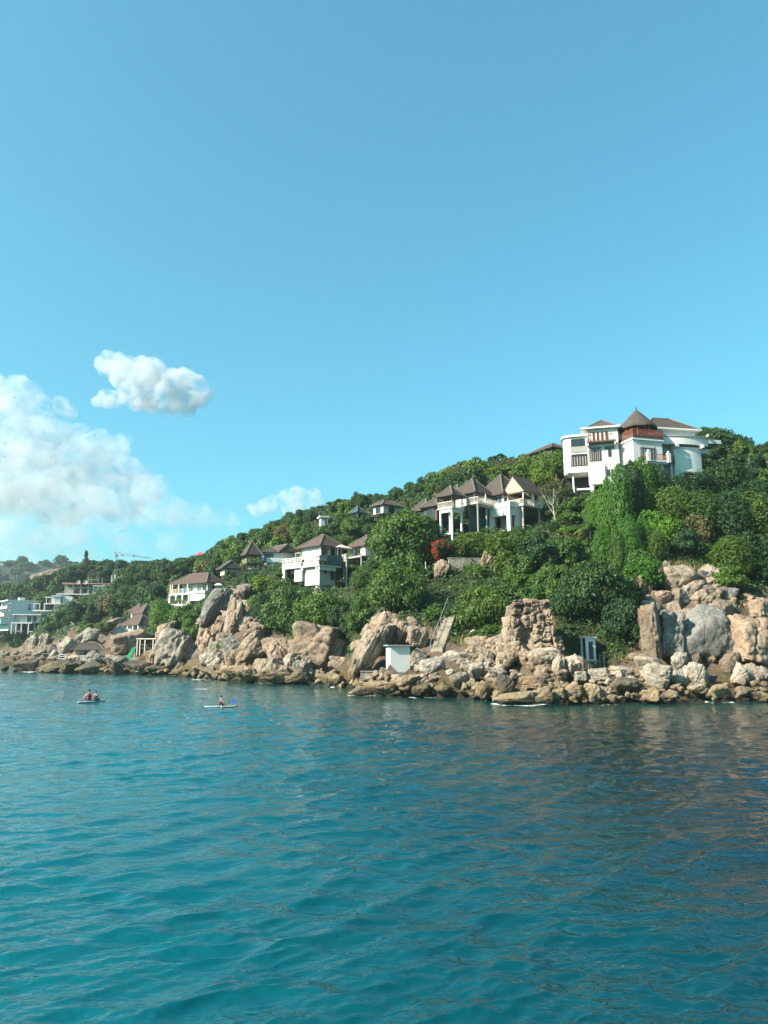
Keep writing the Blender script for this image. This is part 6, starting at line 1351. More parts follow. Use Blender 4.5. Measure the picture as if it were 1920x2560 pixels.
def trunk_mesh(seed, mat, h=1.0, limbs=6, reach=.62):
    rs = random.Random(seed); m = MB(); p = Vector((0, 0, -.45)); r = .085; pts = [(p.copy(), r)]
    for k in range(5): p = p + Vector((rs.uniform(-.06, .06), rs.uniform(-.06, .06), (h + .45) / 5)); r *= .82; pts.append((p.copy(), r))
    for (a, ra), (b, rb) in zip(pts[:-1], pts[1:]): m.bar(a, b, ra, 7, rb)
    for k in range(limbs):
        a, ra = pts[2 + k % 3]; an = k * 2.4 + rs.uniform(-.4, .4); d = Vector((math.cos(an), math.sin(an), rs.uniform(.5, 1.1))).normalized()
        b = a + d * reach * .55; c = b + (d + Vector((0, 0, .35))).normalized() * reach * .5
        m.bar(a, b, ra * .55, 6, ra * .32); m.bar(b, c, ra * .32, 5, .008)
        e = b + (d + Vector((rs.uniform(-.6, .6), rs.uniform(-.6, .6), .1))).normalized() * reach * .45; m.bar(b, e, ra * .25, 5, .006)
    return m.mesh('trunk', mat)
TRUNK = [trunk_mesh(i, M_bark) for i in range(4)]; TRUNKP = trunk_mesh(9, M_barkp, 1.2, 10, .95)
LMARK = [(1590, 1110, 'the hilltop villa'), (1290, 1240, 'the gabled house'), (1125, 1290, 'the cliff gazebo'), (810, 1400, 'the cliff house'), (625, 1385, 'the timber gazebo'), (480, 1480, 'the veranda house'), (330, 1560, 'the lookout cottage'),
         (110, 1520, 'the tiered villa'), (215, 1475, 'the unfinished building'), (1335, 1590, 'the jointed rock stack'), (1780, 1570, 'the huge grey boulder'), (1483, 1620, 'the white frame kiosk'), (1005, 1640, 'the white box building'), (960, 1262, 'the brown hillside house'),
         (676, 1325, 'the granite spire'), (288, 1410, 'the tower crane'), (1110, 1590, 'the cliff stairs'), (730, 1640, 'the second headland rocks'), (560, 1560, 'the ribbed crag'), (20, 1530, 'the apartment block'), (1715, 1440, 'the overhanging cliff boulder'), (1900, 1300, 'the right picture edge')]
TONE = {0: 'dark green', 1: 'mid green', 2: 'bright green', 3: 'olive green', 4: 'lime green', 5: 'yellow green'}
def where(px, py):
    d = [((px - a) ** 2 + (1.2 * (py - b)) ** 2, a, b, t) for a, b, t in LMARK]; _, a, b, t = min(d)
    dx, dy = px - a, py - b; far = math.hypot(dx, dy); q = 'close ' if far < 60 else ('' if far < 130 else 'well ')
    if abs(dx) > 2.2 * abs(dy): r = 'left of' if dx < 0 else 'right of'
    elif abs(dy) > 2.2 * abs(dx): r = 'above' if dy < 0 else 'below'
    else: r = ('upper ' if dy < 0 else 'lower ') + ('left of' if dx < 0 else 'right of')
    return q + r + ' ' + t
NPLANT = {}
def plant(kind, x, y, z, rx, h, mi, label=None, name=None, trunk=True, cat='tree', i=None, pm=None):
    """tree with its foot at (x,y,z): crown radius rx, total height h"""
    px, py = proj(x, y, z + h * .6)
    if name is None: name = {'tree': 'broadleaf_tree', 'big': 'broadleaf_tree', 'shrub': 'shrub', 'vine': 'creeper_clad_tree', 'flat': 'umbrella_tree', 'thin': 'sparse_tree'}[kind]
    if label is None:
        size = 'large' if rx > 4.2 else ('small' if rx < 2.0 else 'rounded')
        label = f"{size} {TONE[mi]} {'shrub' if kind == 'shrub' else 'tree'} {where(px, py)}"
    root = empty(name, (x, y, z), random.uniform(0, 6.28)); tag(root, label, 'shrub' if kind == 'shrub' else cat, label)
    c = mesh_obj('crown' if kind != 'shrub' else 'foliage', crown_mesh(kind, random.randrange(50) if i is None else i, mi), root)
    if kind == 'vine': rz = h / 2 / 2.6; c.location = (0, 0, h / 2); c.scale = (rx, rx, rz)
    else:
        rz = (h * .62 if kind != 'shrub' else h * .7); c.location = (0, 0, h - rz * .95); c.scale = (rx, rx, rz)
    if trunk:
        t = mesh_obj('trunk' if kind != 'shrub' else 'stem', TRUNK[random.randrange(4)], root)
        t.scale = (rx * .8, rx * .8, h * .62) if kind != 'shrub' else (rx * .5, rx * .5, h * .6)
    NPLANT[name] = NPLANT.get(name, 0) + 1
    return root
def plant_px(kind, px, foot, w, h, mi, D=None, **kw):
    D = D or hit(px, foot); s = mpp(foot, D); p = W(px, foot, D)
    return plant(kind, p.x, p.y + .3 * w * s / 2, gz(p.x, p.y) - .2, w * s / 2, h * s, mi, **kw)
# -- plants one can point to in the photograph
plant_px('big', 1500, 1632, 185, 185, 0, D=hit(1500, 1640) + 2.6, label='big glossy dark green bush tree overhanging the white frame kiosk', i=0)
plant_px('big', 1565, 1632, 110, 140, 0, D=hit(1565, 1632) + 1.5, label='dark green tree right behind the white frame kiosk', i=1)
plant_px('big', 1425, 1560, 110, 110, 0, label='dark green tree between the jointed rock stack and the kiosk bush', i=2)
plant_px('big', 1165, 1222, 130, 88, 0, D=150, label='large dark round tree on the skyline above the gazebo', i=0)
plant_px('big', 1790, 1150, 120, 112, 0, D=140, label='tall dark ivy-covered tree on the skyline right of the villa', i=1)
plant_px('big', 1860, 1160, 100, 84, 0, D=138, label='dark tree on the skyline near the right edge', i=2)
plant_px('big', 1222, 1585, 140, 140, 1, label='wide bright bush tree right of the cliff stairs', i=1)
plant_px('shrub', 1242, 1602, 130, 48, 1, label='low clipped-looking green shrub above the tan ledge right of the stairs')
plant_px('big', 985, 1545, 150, 140, 1, label='wide green bush tree left of the cliff stairs', i=2)
plant_px('big', 720, 1592, 150, 140, 1, label='big green bush tree hanging over the second headland', i=0)
plant_px('big', 800, 1585, 130, 120, 2, label='bright green leafy tree under the cliff house ledge', i=1)
plant_px('shrub', 571, 1632, 56, 46, 2, label='single bright shrub growing in the second headland rocks')
plant_px('big', 425, 1606, 130, 100, 2, label='bright rounded bush tree behind the striped dome', i=2)
plant_px('shrub', 455, 1600, 60, 40, 2, label='bright low shrub at the right shoulder of the striped dome')
plant_px('big', 1010, 1430, 190, 170, 1, label='broad green tree left of the gazebo legs', i=0)
plant_px('big', 1180, 1398, 110, 84, 1, D=117, label='green tree growing under the bungalow terrace', i=1)
plant_px('big', 1290, 1405, 170, 78, 1, D=112, label='wide green tree below the gabled house frame', i=2)
plant_px('big', 820, 1255, 10, 10, 1, D=215) if False else None
plant_px('big', 1240, 1195, 120, 60, 5, D=146, label='yellow green tree above the bungalow roofs', i=0)
plant_px('big', 1300, 1180, 90, 50, 2, D=150, label='bright green tree crown left above the gabled house', i=1)
for (px, foot, w, h, mi, D) in ((1500, 1400, 54, 140, 4, 110), (1530, 1425, 52, 200, 4, 107), (1564, 1428, 58, 240, 4, 106), (1594, 1412, 50, 215, 0, 109), (1624, 1400, 58, 205, 4, 110), (1660, 1395, 64, 170, 0, 111), (1518, 1470, 54, 130, 4, 101), (1552, 1476, 48, 120, 1, 100), (1586, 1470, 56, 150, 4, 100), (1618, 1462, 48, 130, 4, 101), (1650, 1470, 60, 100, 1, 100), (1700, 1400, 110, 140, 1, 108), (1770, 1420, 110, 150, 1, 107), (1840, 1430, 110, 170, 0, 106), (1900, 1440, 110, 180, 1, 106), (1850, 1500, 100, 110, 1, 98), (1740, 1310, 120, 110, 0, 118), (1830, 1300, 120, 150, 0, 120), (1900, 1330, 100, 130, 0, 116)):
    nm = {4: 'lime green', 0: 'dark green', 1: 'mid green'}[mi]
    plant_px('vine', px, foot, w, h, mi, D=D, label=f"{nm} creeper-draped tree {where(px, foot - h * .5)}", trunk=True)
plant_px('big', 1366, 1195, 120, 92, 2, D=138, label='bright green tree hiding the hut left of the villa', i=2)
plant_px('big', 1060, 1315, 86, 84, 1, D=124, label='green tree under the dark roofs left of the gazebo', i=1)
for (px, ft, w, h, mi) in ((270, 1545, 66, 62, 3), (312, 1532, 74, 70, 1), (352, 1508, 64, 54, 1), (232, 1562, 64, 58, 0), (186, 1562, 64, 62, 0), (150, 1574, 62, 54, 1), (118, 1584, 54, 44, 1), (256, 1584, 54, 34, 1), (392, 1502, 64, 54, 0), (424, 1470, 60, 46, 1), (214, 1588, 44, 32, 2), (306, 1486, 70, 54, 1), (336, 1462, 64, 46, 0), (374, 1452, 60, 44, 0), (372, 1540, 40, 30, 1), (280, 1516, 60, 50, 0),
                           (20, 1618, 80, 60, 0), (62, 1600, 60, 46, 0), (-20, 1600, 80, 50, 0), (842, 1575, 60, 70, 0), (870, 1595, 50, 70, 0), (905, 1480, 70, 66, 1), (905, 1550, 60, 80, 1), (690, 1500, 60, 56, 1), (655, 1470, 50, 40, 1), (1195, 1450, 60, 44, 2), (985, 1500, 90, 80, 1)):
    plant_px('tree' if w < 70 else 'big', px, ft, w, h, mi)
for (px, ft, w, h, mi, D) in ((66, 1496, 60, 44, 0, 292), (140, 1494, 50, 40, 0, 290), (96, 1500, 50, 30, 1, 288), (236, 1452, 60, 44, 0, 318), (262, 1450, 60, 46, 0, 322), (180, 1456, 60, 44, 0, 316), (330, 1440, 64, 40, 0, 318)):
    plant_px('tree', px, ft, w, h, mi, D=D)
def special():
    # bougainvillea
    p = W(1108, 1402, 115.5); b = empty('bougainvillea', (p.x, p.y, p.z)); tag(b, 'red flowering creeper bush hanging below the gazebo', 'flowering bush')
    for (x, z, rx, rz, mt, nm) in ((-.5, 2.3, 1.3, 1.1, 3, 'foliage'), (-.8, 1.2, .8, 1.3, 1, 'foliage'), (.6, 2.3, 1.2, 1.3, 1, 'foliage'), (-.9, 2.5, 1.0, .95, 'br', 'flower_mass'), (-1.2, 1.5, .7, 1.2, 'br', 'flower_mass'), (-.9, .5, .55, .9, 'br', 'flower_mass'), (.8, 2.1, .7, .6, 'br2', 'flower_mass'), (-.1, 3.0, .8, .5, 'br', 'flower_mass')):
        me = crown_mesh('thin' if mt in ('br', 'br2') else 'big', random.randrange(3), M_bract if mt in ('br', 'br2') else mt); o = mesh_obj(nm, me, b); o.location = (x, .1 if mt != 1 else .5, z); o.scale = (rx, 1.0, rz)
    CLEAR.append((1075, 1335, 1135, 1405, 114))
    # pale bare-branched tree
    p = W(1388, 1275, 121); t = empty('pale_branched_tree', (p.x, p.y, gz(p.x, p.y))); tag(t, 'tree with pale bare branches right of the gabled house', 'tree')
    o = mesh_obj('trunk', TRUNKP, t); o.scale = (2.6, 2.6, 4.6); o = mesh_obj('crown', crown_mesh('thin', 0, 3), t); o.location = (0, 0, 5.4); o.scale = (2.6, 2.6, 2.2)
    CLEAR.append((1372, 1195, 1402, 1250, 121))
    # casuarina on the far skyline
    p = W(212, 1440, 322); t = empty('casuarina_tree', (p.x, p.y, gz(p.x, p.y))); tag(t, 'feathery conical tree on the far left skyline', 'tree')
    h = W(212, 1380, 322).z - gz(p.x, p.y); rs = np.random.default_rng(3); Ps = []
    for k in range(60):
        zz = .25 + .75 * rs.random(); a = rs.uniform(0, 6.28); L = (1.05 - zz) * 2.6; m = 28; q = rs.random(m); Ps.append(np.stack([q * L * math.cos(a), q * L * math.sin(a), h * zz + q * .7], 1) + rs.normal(0, .22, (m, 3)))
    Ps = np.concatenate(Ps); V, Fc = leaf_quads(Ps, unit(rs.normal(size=Ps.shape) + [0, 0, .3]), .3, rs); mesh_obj('crown', np_mesh('crown', V, Fc, M_leaf[3], False), t)
    MB().bar((0, 0, -1), (0, 0, h), .22, 7, .03).build('trunk', M_bark, t)
    # umbrella tree on the ridge
    p = W(556, 1385, 240); z = gz(p.x, p.y); plant('flat', p.x, p.y, z, 2.6, W(556, 1338, 240).z - z, 0, label='flat-topped umbrella tree standing alone on the ridge', i=0)
    # coconut palms
    for (px, foot, top, D, lab, R_) in ((1478, 1420, 1318, 109, 'dark palm with arching fronds below the villa', 2.6), (1405, 1460, 1395, 104, 'small palm left among the dark bushes below the gabled house', 1.7), (1440, 1470, 1405, 104, 'small spiky palm below the villa palm', 1.6), (206, 1606, 1572, 205, 'banana palm beside the pale granite boulders', 2.2), (195, 1600, 1580, 208, 'second smaller banana palm by the pale granite boulders', 1.7)):
        p = W(px, foot, D); z0 = gz(p.x, p.y); z1 = W(px, top, D).z; t = empty('palm_tree', (p.x, p.y, z0)); tag(t, lab, 'palm'); H = max(z1 - z0, 1.5)
        MB().bar((0, 0, -.5), (.15, 0, H * .5), .16, 7, .12).bar((.15, 0, H * .5), (.1, 0, H), .12, 7, .1).build('trunk', M_barkp, t)
        for k in range(13):
            a = k * 2.4; el = random.uniform(.1, 1.1); rs = np.random.default_rng(k); s = np.linspace(0, 1, 26)
            d = np.stack([np.cos(a) * s * R_ * math.cos(el * .6), np.sin(a) * s * R_ * math.cos(el * .6), R_ * (el * s - 1.05 * s ** 2 * (.5 + .4 * el))], 1) + [.1, 0, H]
            side = np.array([-math.sin(a), math.cos(a), 0]); Vv, Ff = [], []
            for j in range(1, 26):
                L = .55 * math.sin(math.pi * (j / 26) ** .7) * R_ / 2.4 + .1
                for sg in (-1, 1):
                    b = len(Vv); tip = d[j] + side * sg * L + (d[j] - d[j - 1]) * 2.2 - [0, 0, .12 + .25 * L]; Vv += [d[j - 1], d[j], tip]; Ff.append([b, b + 1, b + 2])
            mesh_obj('frond', np_mesh('frond', np.array(Vv), np.array(Ff), M_leaf[2 if k % 4 == 0 else 1], False), t)
special()

def scatter():
    cand = []
    def grid(y0, y1, sp, r0, r1):
        y = y0
        while y < y1:
            half = (y * .62 + 8); x = -half + random.uniform(0, sp)
            while x < half:
                cand.append((x + random.uniform(-.4, .4) * sp, y + random.uniform(-.4, .4) * sp, random.uniform(r0, r1))); x += sp
            y += sp * .86
    grid(84, 128, 3.9, 1.9, 3.1); grid(128, 180, 4.7, 2.5, 3.9); grid(180, 262, 6.0, 3.2, 4.8); grid(262, 420, 8.5, 4.2, 6.2)
    C = np.array(cand); Z = ground(C[:, 0], C[:, 1]); PX, PY = proj(C[:, 0], C[:, 1], Z)
    VL = veg_line(PX); SL = sky_line(PX)
    out = []
    for (x, y, r), z, px, py, vl, sl in zip(cand, Z, PX, PY, VL, SL):
        if px < -60 or px > 1985 or z < 2.2: continue
        if py > vl - 2 + random.uniform(-4, 8): continue
        if any((x - a) ** 2 + (y - b) ** 2 < (q * .95 + r * .5) ** 2 for a, b, q in FOOT): continue
        shrub = random.random() < (.42 if y < 135 else .2)
        ok = False
        for f in (1, .8, .62, .46, .34):
            rr = r * f * (.8 if shrub else 1); h = rr * (random.uniform(1.1, 1.4) if shrub else random.uniform(1.6, 2.3))
            s = mpp(py, y); tx, ty = proj(x, y, z + h); w = rr / s
            if ty < sl - random.uniform(-6, 7): continue
            bad = False
            for (a0, b0, a1, b1, dd) in CLEAR:
                if y < dd and px + w * .85 > a0 and px - w * .85 < a1 and ty < b1 - 3 and py > b0: bad = True; break
            if not bad: ok = True; break
        if not ok or rr < .8: continue
        hx = hit(px, (ty + py) / 2 - (py - ty) * .35)
        if hx < y - 6: continue
        out.append((w, 'shrub' if shrub else 'tree', x, y, z, rr, h, px, py))
    out.sort(key=lambda q: -q[0])
    lim = {'tree': 296 - NPLANT.get('broadleaf_tree', 0), 'shrub': 290}
    far = []
    for (w, kind, x, y, z, rr, h, px, py) in out:
        n = float(vn2(x / 16 + 7, y / 16)); q = random.random()
        if y > 230: mi = 0 if q < .5 else (1 if q < .9 else 3)
        elif n < .36: mi = 0 if q < .7 else 1
        elif n < .62: mi = 1 if q < .6 else (0 if q < .8 else 2)
        else: mi = 2 if q < .5 else (1 if q < .85 else 3)
        if px > 1380 and mi == 2: mi = 1 if random.random() < .6 else 4
        if lim[kind] > 0: lim[kind] -= 1; plant(kind, x, y, z - .2, rr, h, mi)
        else: far.append((x, y, z, rr, h))
    print('plants', len(out), 'rest', len(far), NPLANT)
    # what is left, and the far hills, read as one mass of forest
    Vs, Fs, n = [], [], 0
    lowp = [crown_data(300 + i, 26, 22, .13, .8) for i in range(4)]; midp = [crown_data(320 + i, 46, 44, .085, .82) for i in range(5)]
    X, Y, Z = FAR; sel = np.where((Z.ravel() > 4) & (Y.ravel() < 1120))[0]; rng.shuffle(sel)
    items = far + [(X.ravel()[k] + random.uniform(-7, 7), Y.ravel()[k] + random.uniform(-8, 8), Z.ravel()[k] - 2, random.uniform(7, 11), random.uniform(9, 15)) for k in sel[:760]]
    for j, (x, y, z, rr, h) in enumerate(items):
        V, Fc = midp[j % 5] if j < len(far) else lowp[j % 4]; a = random.uniform(0, 6.28); V = np.stack([V[:, 0] * math.cos(a) - V[:, 1] * math.sin(a), V[:, 0] * math.sin(a) + V[:, 1] * math.cos(a), V[:, 2]], 1)
        Vs.append(V * [rr, rr, h * .6] + [x, y, z + h * .45]); Fs.append(Fc + n); n += len(V)
    tag(mesh_obj('distant_forest', np_mesh('forest', np.concatenate(Vs), np.concatenate(Fs), M_leaf[0], False)), 'dense distant forest covering the hazy hills at the far left', 'forest', kind='stuff')
    # undergrowth filling the ground between the trees
    rs = np.random.default_rng(21); m = 170000
    Y = 82 + 190 * rs.random(m) ** 1.5; X = (rs.random(m) * 2 - 1) * (Y * .58 + 4); Zg = ground(X, Y); PX, PY = proj(X, Y, Zg)
    keep = (PY < veg_line(PX) + rs.normal(0, 5, m)) & (Zg > 1.5)
    for a, b, q in FOOT: keep &= ((X - a) ** 2 + (Y - b) ** 2 > (q * .6) ** 2)
    X, Y, Zg = X[keep], Y[keep], Zg[keep]; k = len(X)
    P = np.stack([X, Y, Zg + rs.random(k) ** 1.5 * 1.0], 1); N = unit(np.stack([rs.normal(0, .5, k) - .2, rs.normal(-.5, .5, k), np.ones(k)], 1))
    V, Fc = leaf_quads(P, N, rs.uniform(.18, .42, k) * (Y / 110), rs)
    tag(mesh_obj('undergrowth', np_mesh('undergrowth', V, Fc, M_leaf[0], False)), 'low leafy undergrowth covering the slope between trees', 'undergrowth', kind='stuff')
    # dry grass along the upper edge of the bare rock
    m = 150000; Y = 80 + 120 * rs.random(m); X = (rs.random(m) * 2 - 1) * (Y * .56); Zg = ground(X, Y); PX, PY = proj(X, Y, Zg); dv = PY - veg_line(PX)
    keep = (np.abs(dv - 4) < 4 + 26 * np.clip(fbm2(X / 3.5, Y / 3.5, 3), 0, 1)) & (Zg > 3.0)
    X, Y, Zg = X[keep], Y[keep], Zg[keep]; k = len(X); hgt = rs.uniform(.35, .9, k); a = rs.uniform(0, 6.28, k)
    b = np.stack([X, Y, Zg - .05], 1); tx = np.stack([np.cos(a), np.sin(a), np.zeros(k)], 1) * .05
    tip = b + np.stack([np.cos(a + 1.5) * hgt * .45, np.sin(a + 1.5) * hgt * .45, hgt], 1)
    V = np.stack([b - tx, b + tx, tip], 1).reshape(-1, 3); Fc = np.arange(3 * k).reshape(-1, 3)
    tag(mesh_obj('dry_grass', np_mesh('dry_grass', V, Fc, M_grass, False)), 'dry yellow grass fringing the tops of the bare rocks', 'grass', kind='stuff')
scatter()

# ---------------------------------------------------------------- paddlers
M_skin = simple('skin', (0.50, 0.27, 0.18), 0.55, 0.08); M_hair = simple('dark_hair', (0.02, 0.014, 0.012), 0.5, 0.2)
M_vest = simple('maroon_vest', (0.16, 0.022, 0.03), 0.7, 0.2, 5); M_short = simple('dark_shorts', (0.03, 0.02, 0.03), 0.8, 0.2)
M_board = simple('white_board', (0.26, 0.28, 0.27), 0.35, 0.05); M_blue = simple('blue_plastic', (0.01, 0.06, 0.5), 0.4, 0.05); M_black = simple('black_plastic', (0.02, 0.02, 0.022), 0.4, 0.05)
def skin_body(name, joints, edges, mat, parent):
    me = bpy.data.meshes.new(name); me.from_pydata([j[0] for j in joints], edges, [])
    o = bpy.data.objects.new(name, me); COL.objects.link(o)
    md = o.modifiers.new('skin', 'SKIN'); md.use_smooth_shade = True
    for i, sv in enumerate(me.skin_vertices[0].data): r = joints[i][1]; sv.radius = (r, r); sv.use_root = (i == 0)
    ss = o.modifiers.new('sub', 'SUBSURF'); ss.levels = 2; ss.render_levels = 2
    bpy.context.view_layer.update()
    nm = bpy.data.meshes.new_from_object(o.evaluated_get(bpy.context.evaluated_depsgraph_get()))
    bpy.data.objects.remove(o); nm.materials.clear(); nm.materials.append(mat)
    b = mesh_obj(name, nm, parent); return b
def person(label, loc, yaw, handL, handR, kneeL, kneeR, footL, footR, lean=0.06, turn=0.0, s=1.0):
    """seated paddler; local x right, y forward, pelvis at the origin"""
    root = empty('person', loc, yaw); root.scale = (s, s, s); tag(root, label, 'person')
    J = [((0, 0, .10), .13), ((0, lean * .5, .30), .115), ((0, lean, .48), .135), ((0, lean * 1.3, .60), .055), ((0, lean * 1.5, .68), .06), ((0, lean * 1.7, .78), .092), ((0, lean * 1.7, .86), .07)]
    E = [(0, 1), (1, 2), (2, 3), (3, 4), (4, 5), (5, 6)]
    def chain(start, pts):
        prev = start
        for p, r in pts: J.append((p, r)); E.append((prev, len(J) - 1)); prev = len(J) - 1
        return prev
    for sx, H, K, Ft in ((-1, handL, kneeL, footL), (1, handR, kneeR, footR)):
        sh = Vector((sx * .19, lean * 1.1, .52)); H = Vector(H); el = (sh + H) / 2 + Vector((sx * .07, -.03, -.10)); d = (H - el).normalized()
        w = chain(2, [(sh, .06), (el, .043), (H, .032), (H + d * .06, .03)])
        side = d.cross(Vector((0, 0, 1))).normalized()
        for k in range(4):
            o = side * (.022 * (k - 1.5)); b = H + d * .09 + o; chain(w, [(b, .011), (b + d * (.035 + .008 * (k in (1, 2))) - Vector((0, 0, .025)), .009)])
        chain(w, [(H + d * .05 - side * .045, .011), (H + d * .085 - side * .05 - Vector((0, 0, .02)), .009)])
        K = Vector(K); Ft = Vector(Ft); chain(0, [(Vector((sx * .10, .06, .08)), .095), (K, .062), ((K + Ft) / 2, .055), (Ft, .035), (Ft + Vector((0, .12, -.02)), .03)])
    skin_body('body', J, E, M_skin, root)
    # head details
    hc = Vector((0, lean * 1.7, .80))
    face = MB().sphere(hc + Vector((0, .085, -.02)), .016, .022, .024, 8, 5)
    for sx in (-1, 1): face.sphere(hc + Vector((sx * .088, 0, -.01)), .014, .022, .03, 8, 5)
    face.build('nose_and_ears', M_skin, root)
    eyes = MB()
    for sx in (-1, 1): eyes.sphere(hc + Vector((sx * .034, .082, .012)), .012, .008, .008, 8, 5)
    eyes.sphere(hc + Vector((0, .082, -.05)), .025, .008, .006, 8, 5); eyes.build('eyes_and_mouth', M_hair, root)
    MB().sphere(hc + Vector((0, -.016, .028)), .105, .105, .10, 14, 9).build('hair', M_hair, root)
    v = MB(); prof = [(.18, .13), (.24, .16), (.34, .165), (.46, .185), (.54, .15), (.575, .09)]; n = 16
    v.add([(r * 1.12 * math.cos(2 * math.pi * i / n), lean * z / .48 + r * .82 * math.sin(2 * math.pi * i / n), z) for z, r in prof for i in range(n)], [(k * n + i, k * n + (i + 1) % n, (k + 1) * n + (i + 1) % n, (k + 1) * n + i) for k in range(len(prof) - 1) for i in range(n)], True); v.build('life_vest', M_vest, root)
    sp = MB()
    for sx, K in ((-1, kneeL), (1, kneeR)): K = Vector(K); a = Vector((sx * .09, .03, .09)); sp.bar(a, a.lerp(K, .75), .125, 10, .09)
    sp.sphere((0, 0, .10), .19, .15, .13, 12, 8); sp.build('shorts', M_short, root)
    return root
def board(label, loc, yaw, L=3.1, w=.78):
    root = empty('paddle_board', loc, yaw); tag(root, label, 'paddle board')
    n = 24; out = []
    for k in range(n + 1):
        t = k / n; out.append((-(w / 2) * math.sin(math.pi * t) ** .55, -L / 2 + L * t))
    ring = out + [(-x, y) for x, y in out[-2:0:-1]]
    def rz(y): return .16 * max(0, (y / (L / 2)) - .5) ** 2 * 4 * .4
    V = []; m = len(ring)
    for f, dz in ((.82, -.05), (1, 0), (1, .05), (.86, .085)): V += [(x * f, y * (.985 if f < 1 else 1), dz + rz(y)) for x, y in ring]
    mb = MB(); mb.add(V, [(j * m + i, j * m + (i + 1) % m, (j + 1) * m + (i + 1) % m, (j + 1) * m + i) for j in range(3) for i in range(m)], True); mb.add(V[3 * m:], [tuple(range(m))]); mb.add(V[:m], [tuple(range(m))[::-1]])
    mb.build('hull', M_board, root); MB().box(-.24, .24, -.7, .35, .075, .093).build('deck_pad', simple('grey_pad', (.3, .32, .33), .9), root)
    MB().add([(0, -L / 2 + .25, -.05), (0, -L / 2 + .5, -.05), (0, -L / 2 + .22, -.3), (.02, -L / 2 + .25, -.05), (.02, -L / 2 + .5, -.05), (.02, -L / 2 + .22, -.3)], [(0, 1, 2), (5, 4, 3), (0, 3, 4, 1), (1, 4, 5, 2), (2, 5, 3, 0)]).build('fin', M_black, root)
    return root
def paddle(label, a, b, mat):
    a, b = Vector(a), Vector(b); root = empty('paddle', a); tag(root, label, 'paddle'); d = b - a
    MB().bar((0, 0, 0), d, .018, 8).build('shaft', M_black, root)
    dn = d.normalized(); sd = dn.cross(Vector((0, 1, 0.01))).normalized(); nn = dn.cross(sd).normalized() * .015; L, w = .42, .12
    pts = [d - sd * .03, d + dn * L * .35 - sd * w, d + dn * L * .85 - sd * w, d + dn * L, d + dn * L * .85 + sd * w, d + dn * L * .35 + sd * w, d + sd * .03]; k = len(pts)
    MB().add([p + nn for p in pts] + [p - nn for p in pts], [tuple(range(k)), tuple(range(k, 2 * k))[::-1]] + [(i, (i + 1) % k, k + (i + 1) % k, k + i) for i in range(k)]).build('blade', mat, root)
    MB().bar(-dn * .02 - sd * .06, -dn * .02 + sd * .06, .018, 8).build('grip', M_black, root)
def sea(px, py): D = (CAM_H * F_PX) / (py - 1620.0); return W(px, py, D)
pb = sea(553, 1762); pb.z = .07
board('white paddle board carrying the single paddler', pb, R(-84), 3.0)
person('paddler in a dark red vest sitting alone astride a white board', (pb.x - .1, pb.y - .05, pb.z + .08), R(-70), (-.05, .50, .30), (.25, .42, .34), (-.22, .38, .10), (.34, .12, .02), (-.2, .62, -.02), (.42, .05, -.34), .05)
paddle('black paddle with a blue blade held out to the right', (pb.x + .1, pb.y - .1, pb.z + .40), (pb.x + .95, pb.y - .3, pb.z + .48), M_blue)
pa = sea(229, 1750); pa.z = .06
board('white paddle board carrying two people', pa, R(-38), 3.0, .9)
person('larger of two paddlers on one board, dark haired, holding a paddle', (pa.x - .28, pa.y - .02, pa.z + .08), R(28), (-.40, .25, .22), (-.15, .35, .25), (-.24, .36, .12), (.2, .38, .14), (-.2, .6, 0), (.2, .62, 0), .08, s=1.2)
person('smaller of two paddlers on one board, in a red vest', (pa.x + .30, pa.y + .02, pa.z + .08), R(-18), (-.12, .36, .2), (.2, .34, .2), (-.2, .36, .12), (.2, .36, .12), (-.2, .6, 0), (.2, .6, 0), .04, s=1.05)
paddle('dark paddle dipping into the water left of the two paddlers', (pa.x - .55, pa.y - .05, pa.z + .42), (pa.x - 1.1, pa.y - .15, .06), M_black)

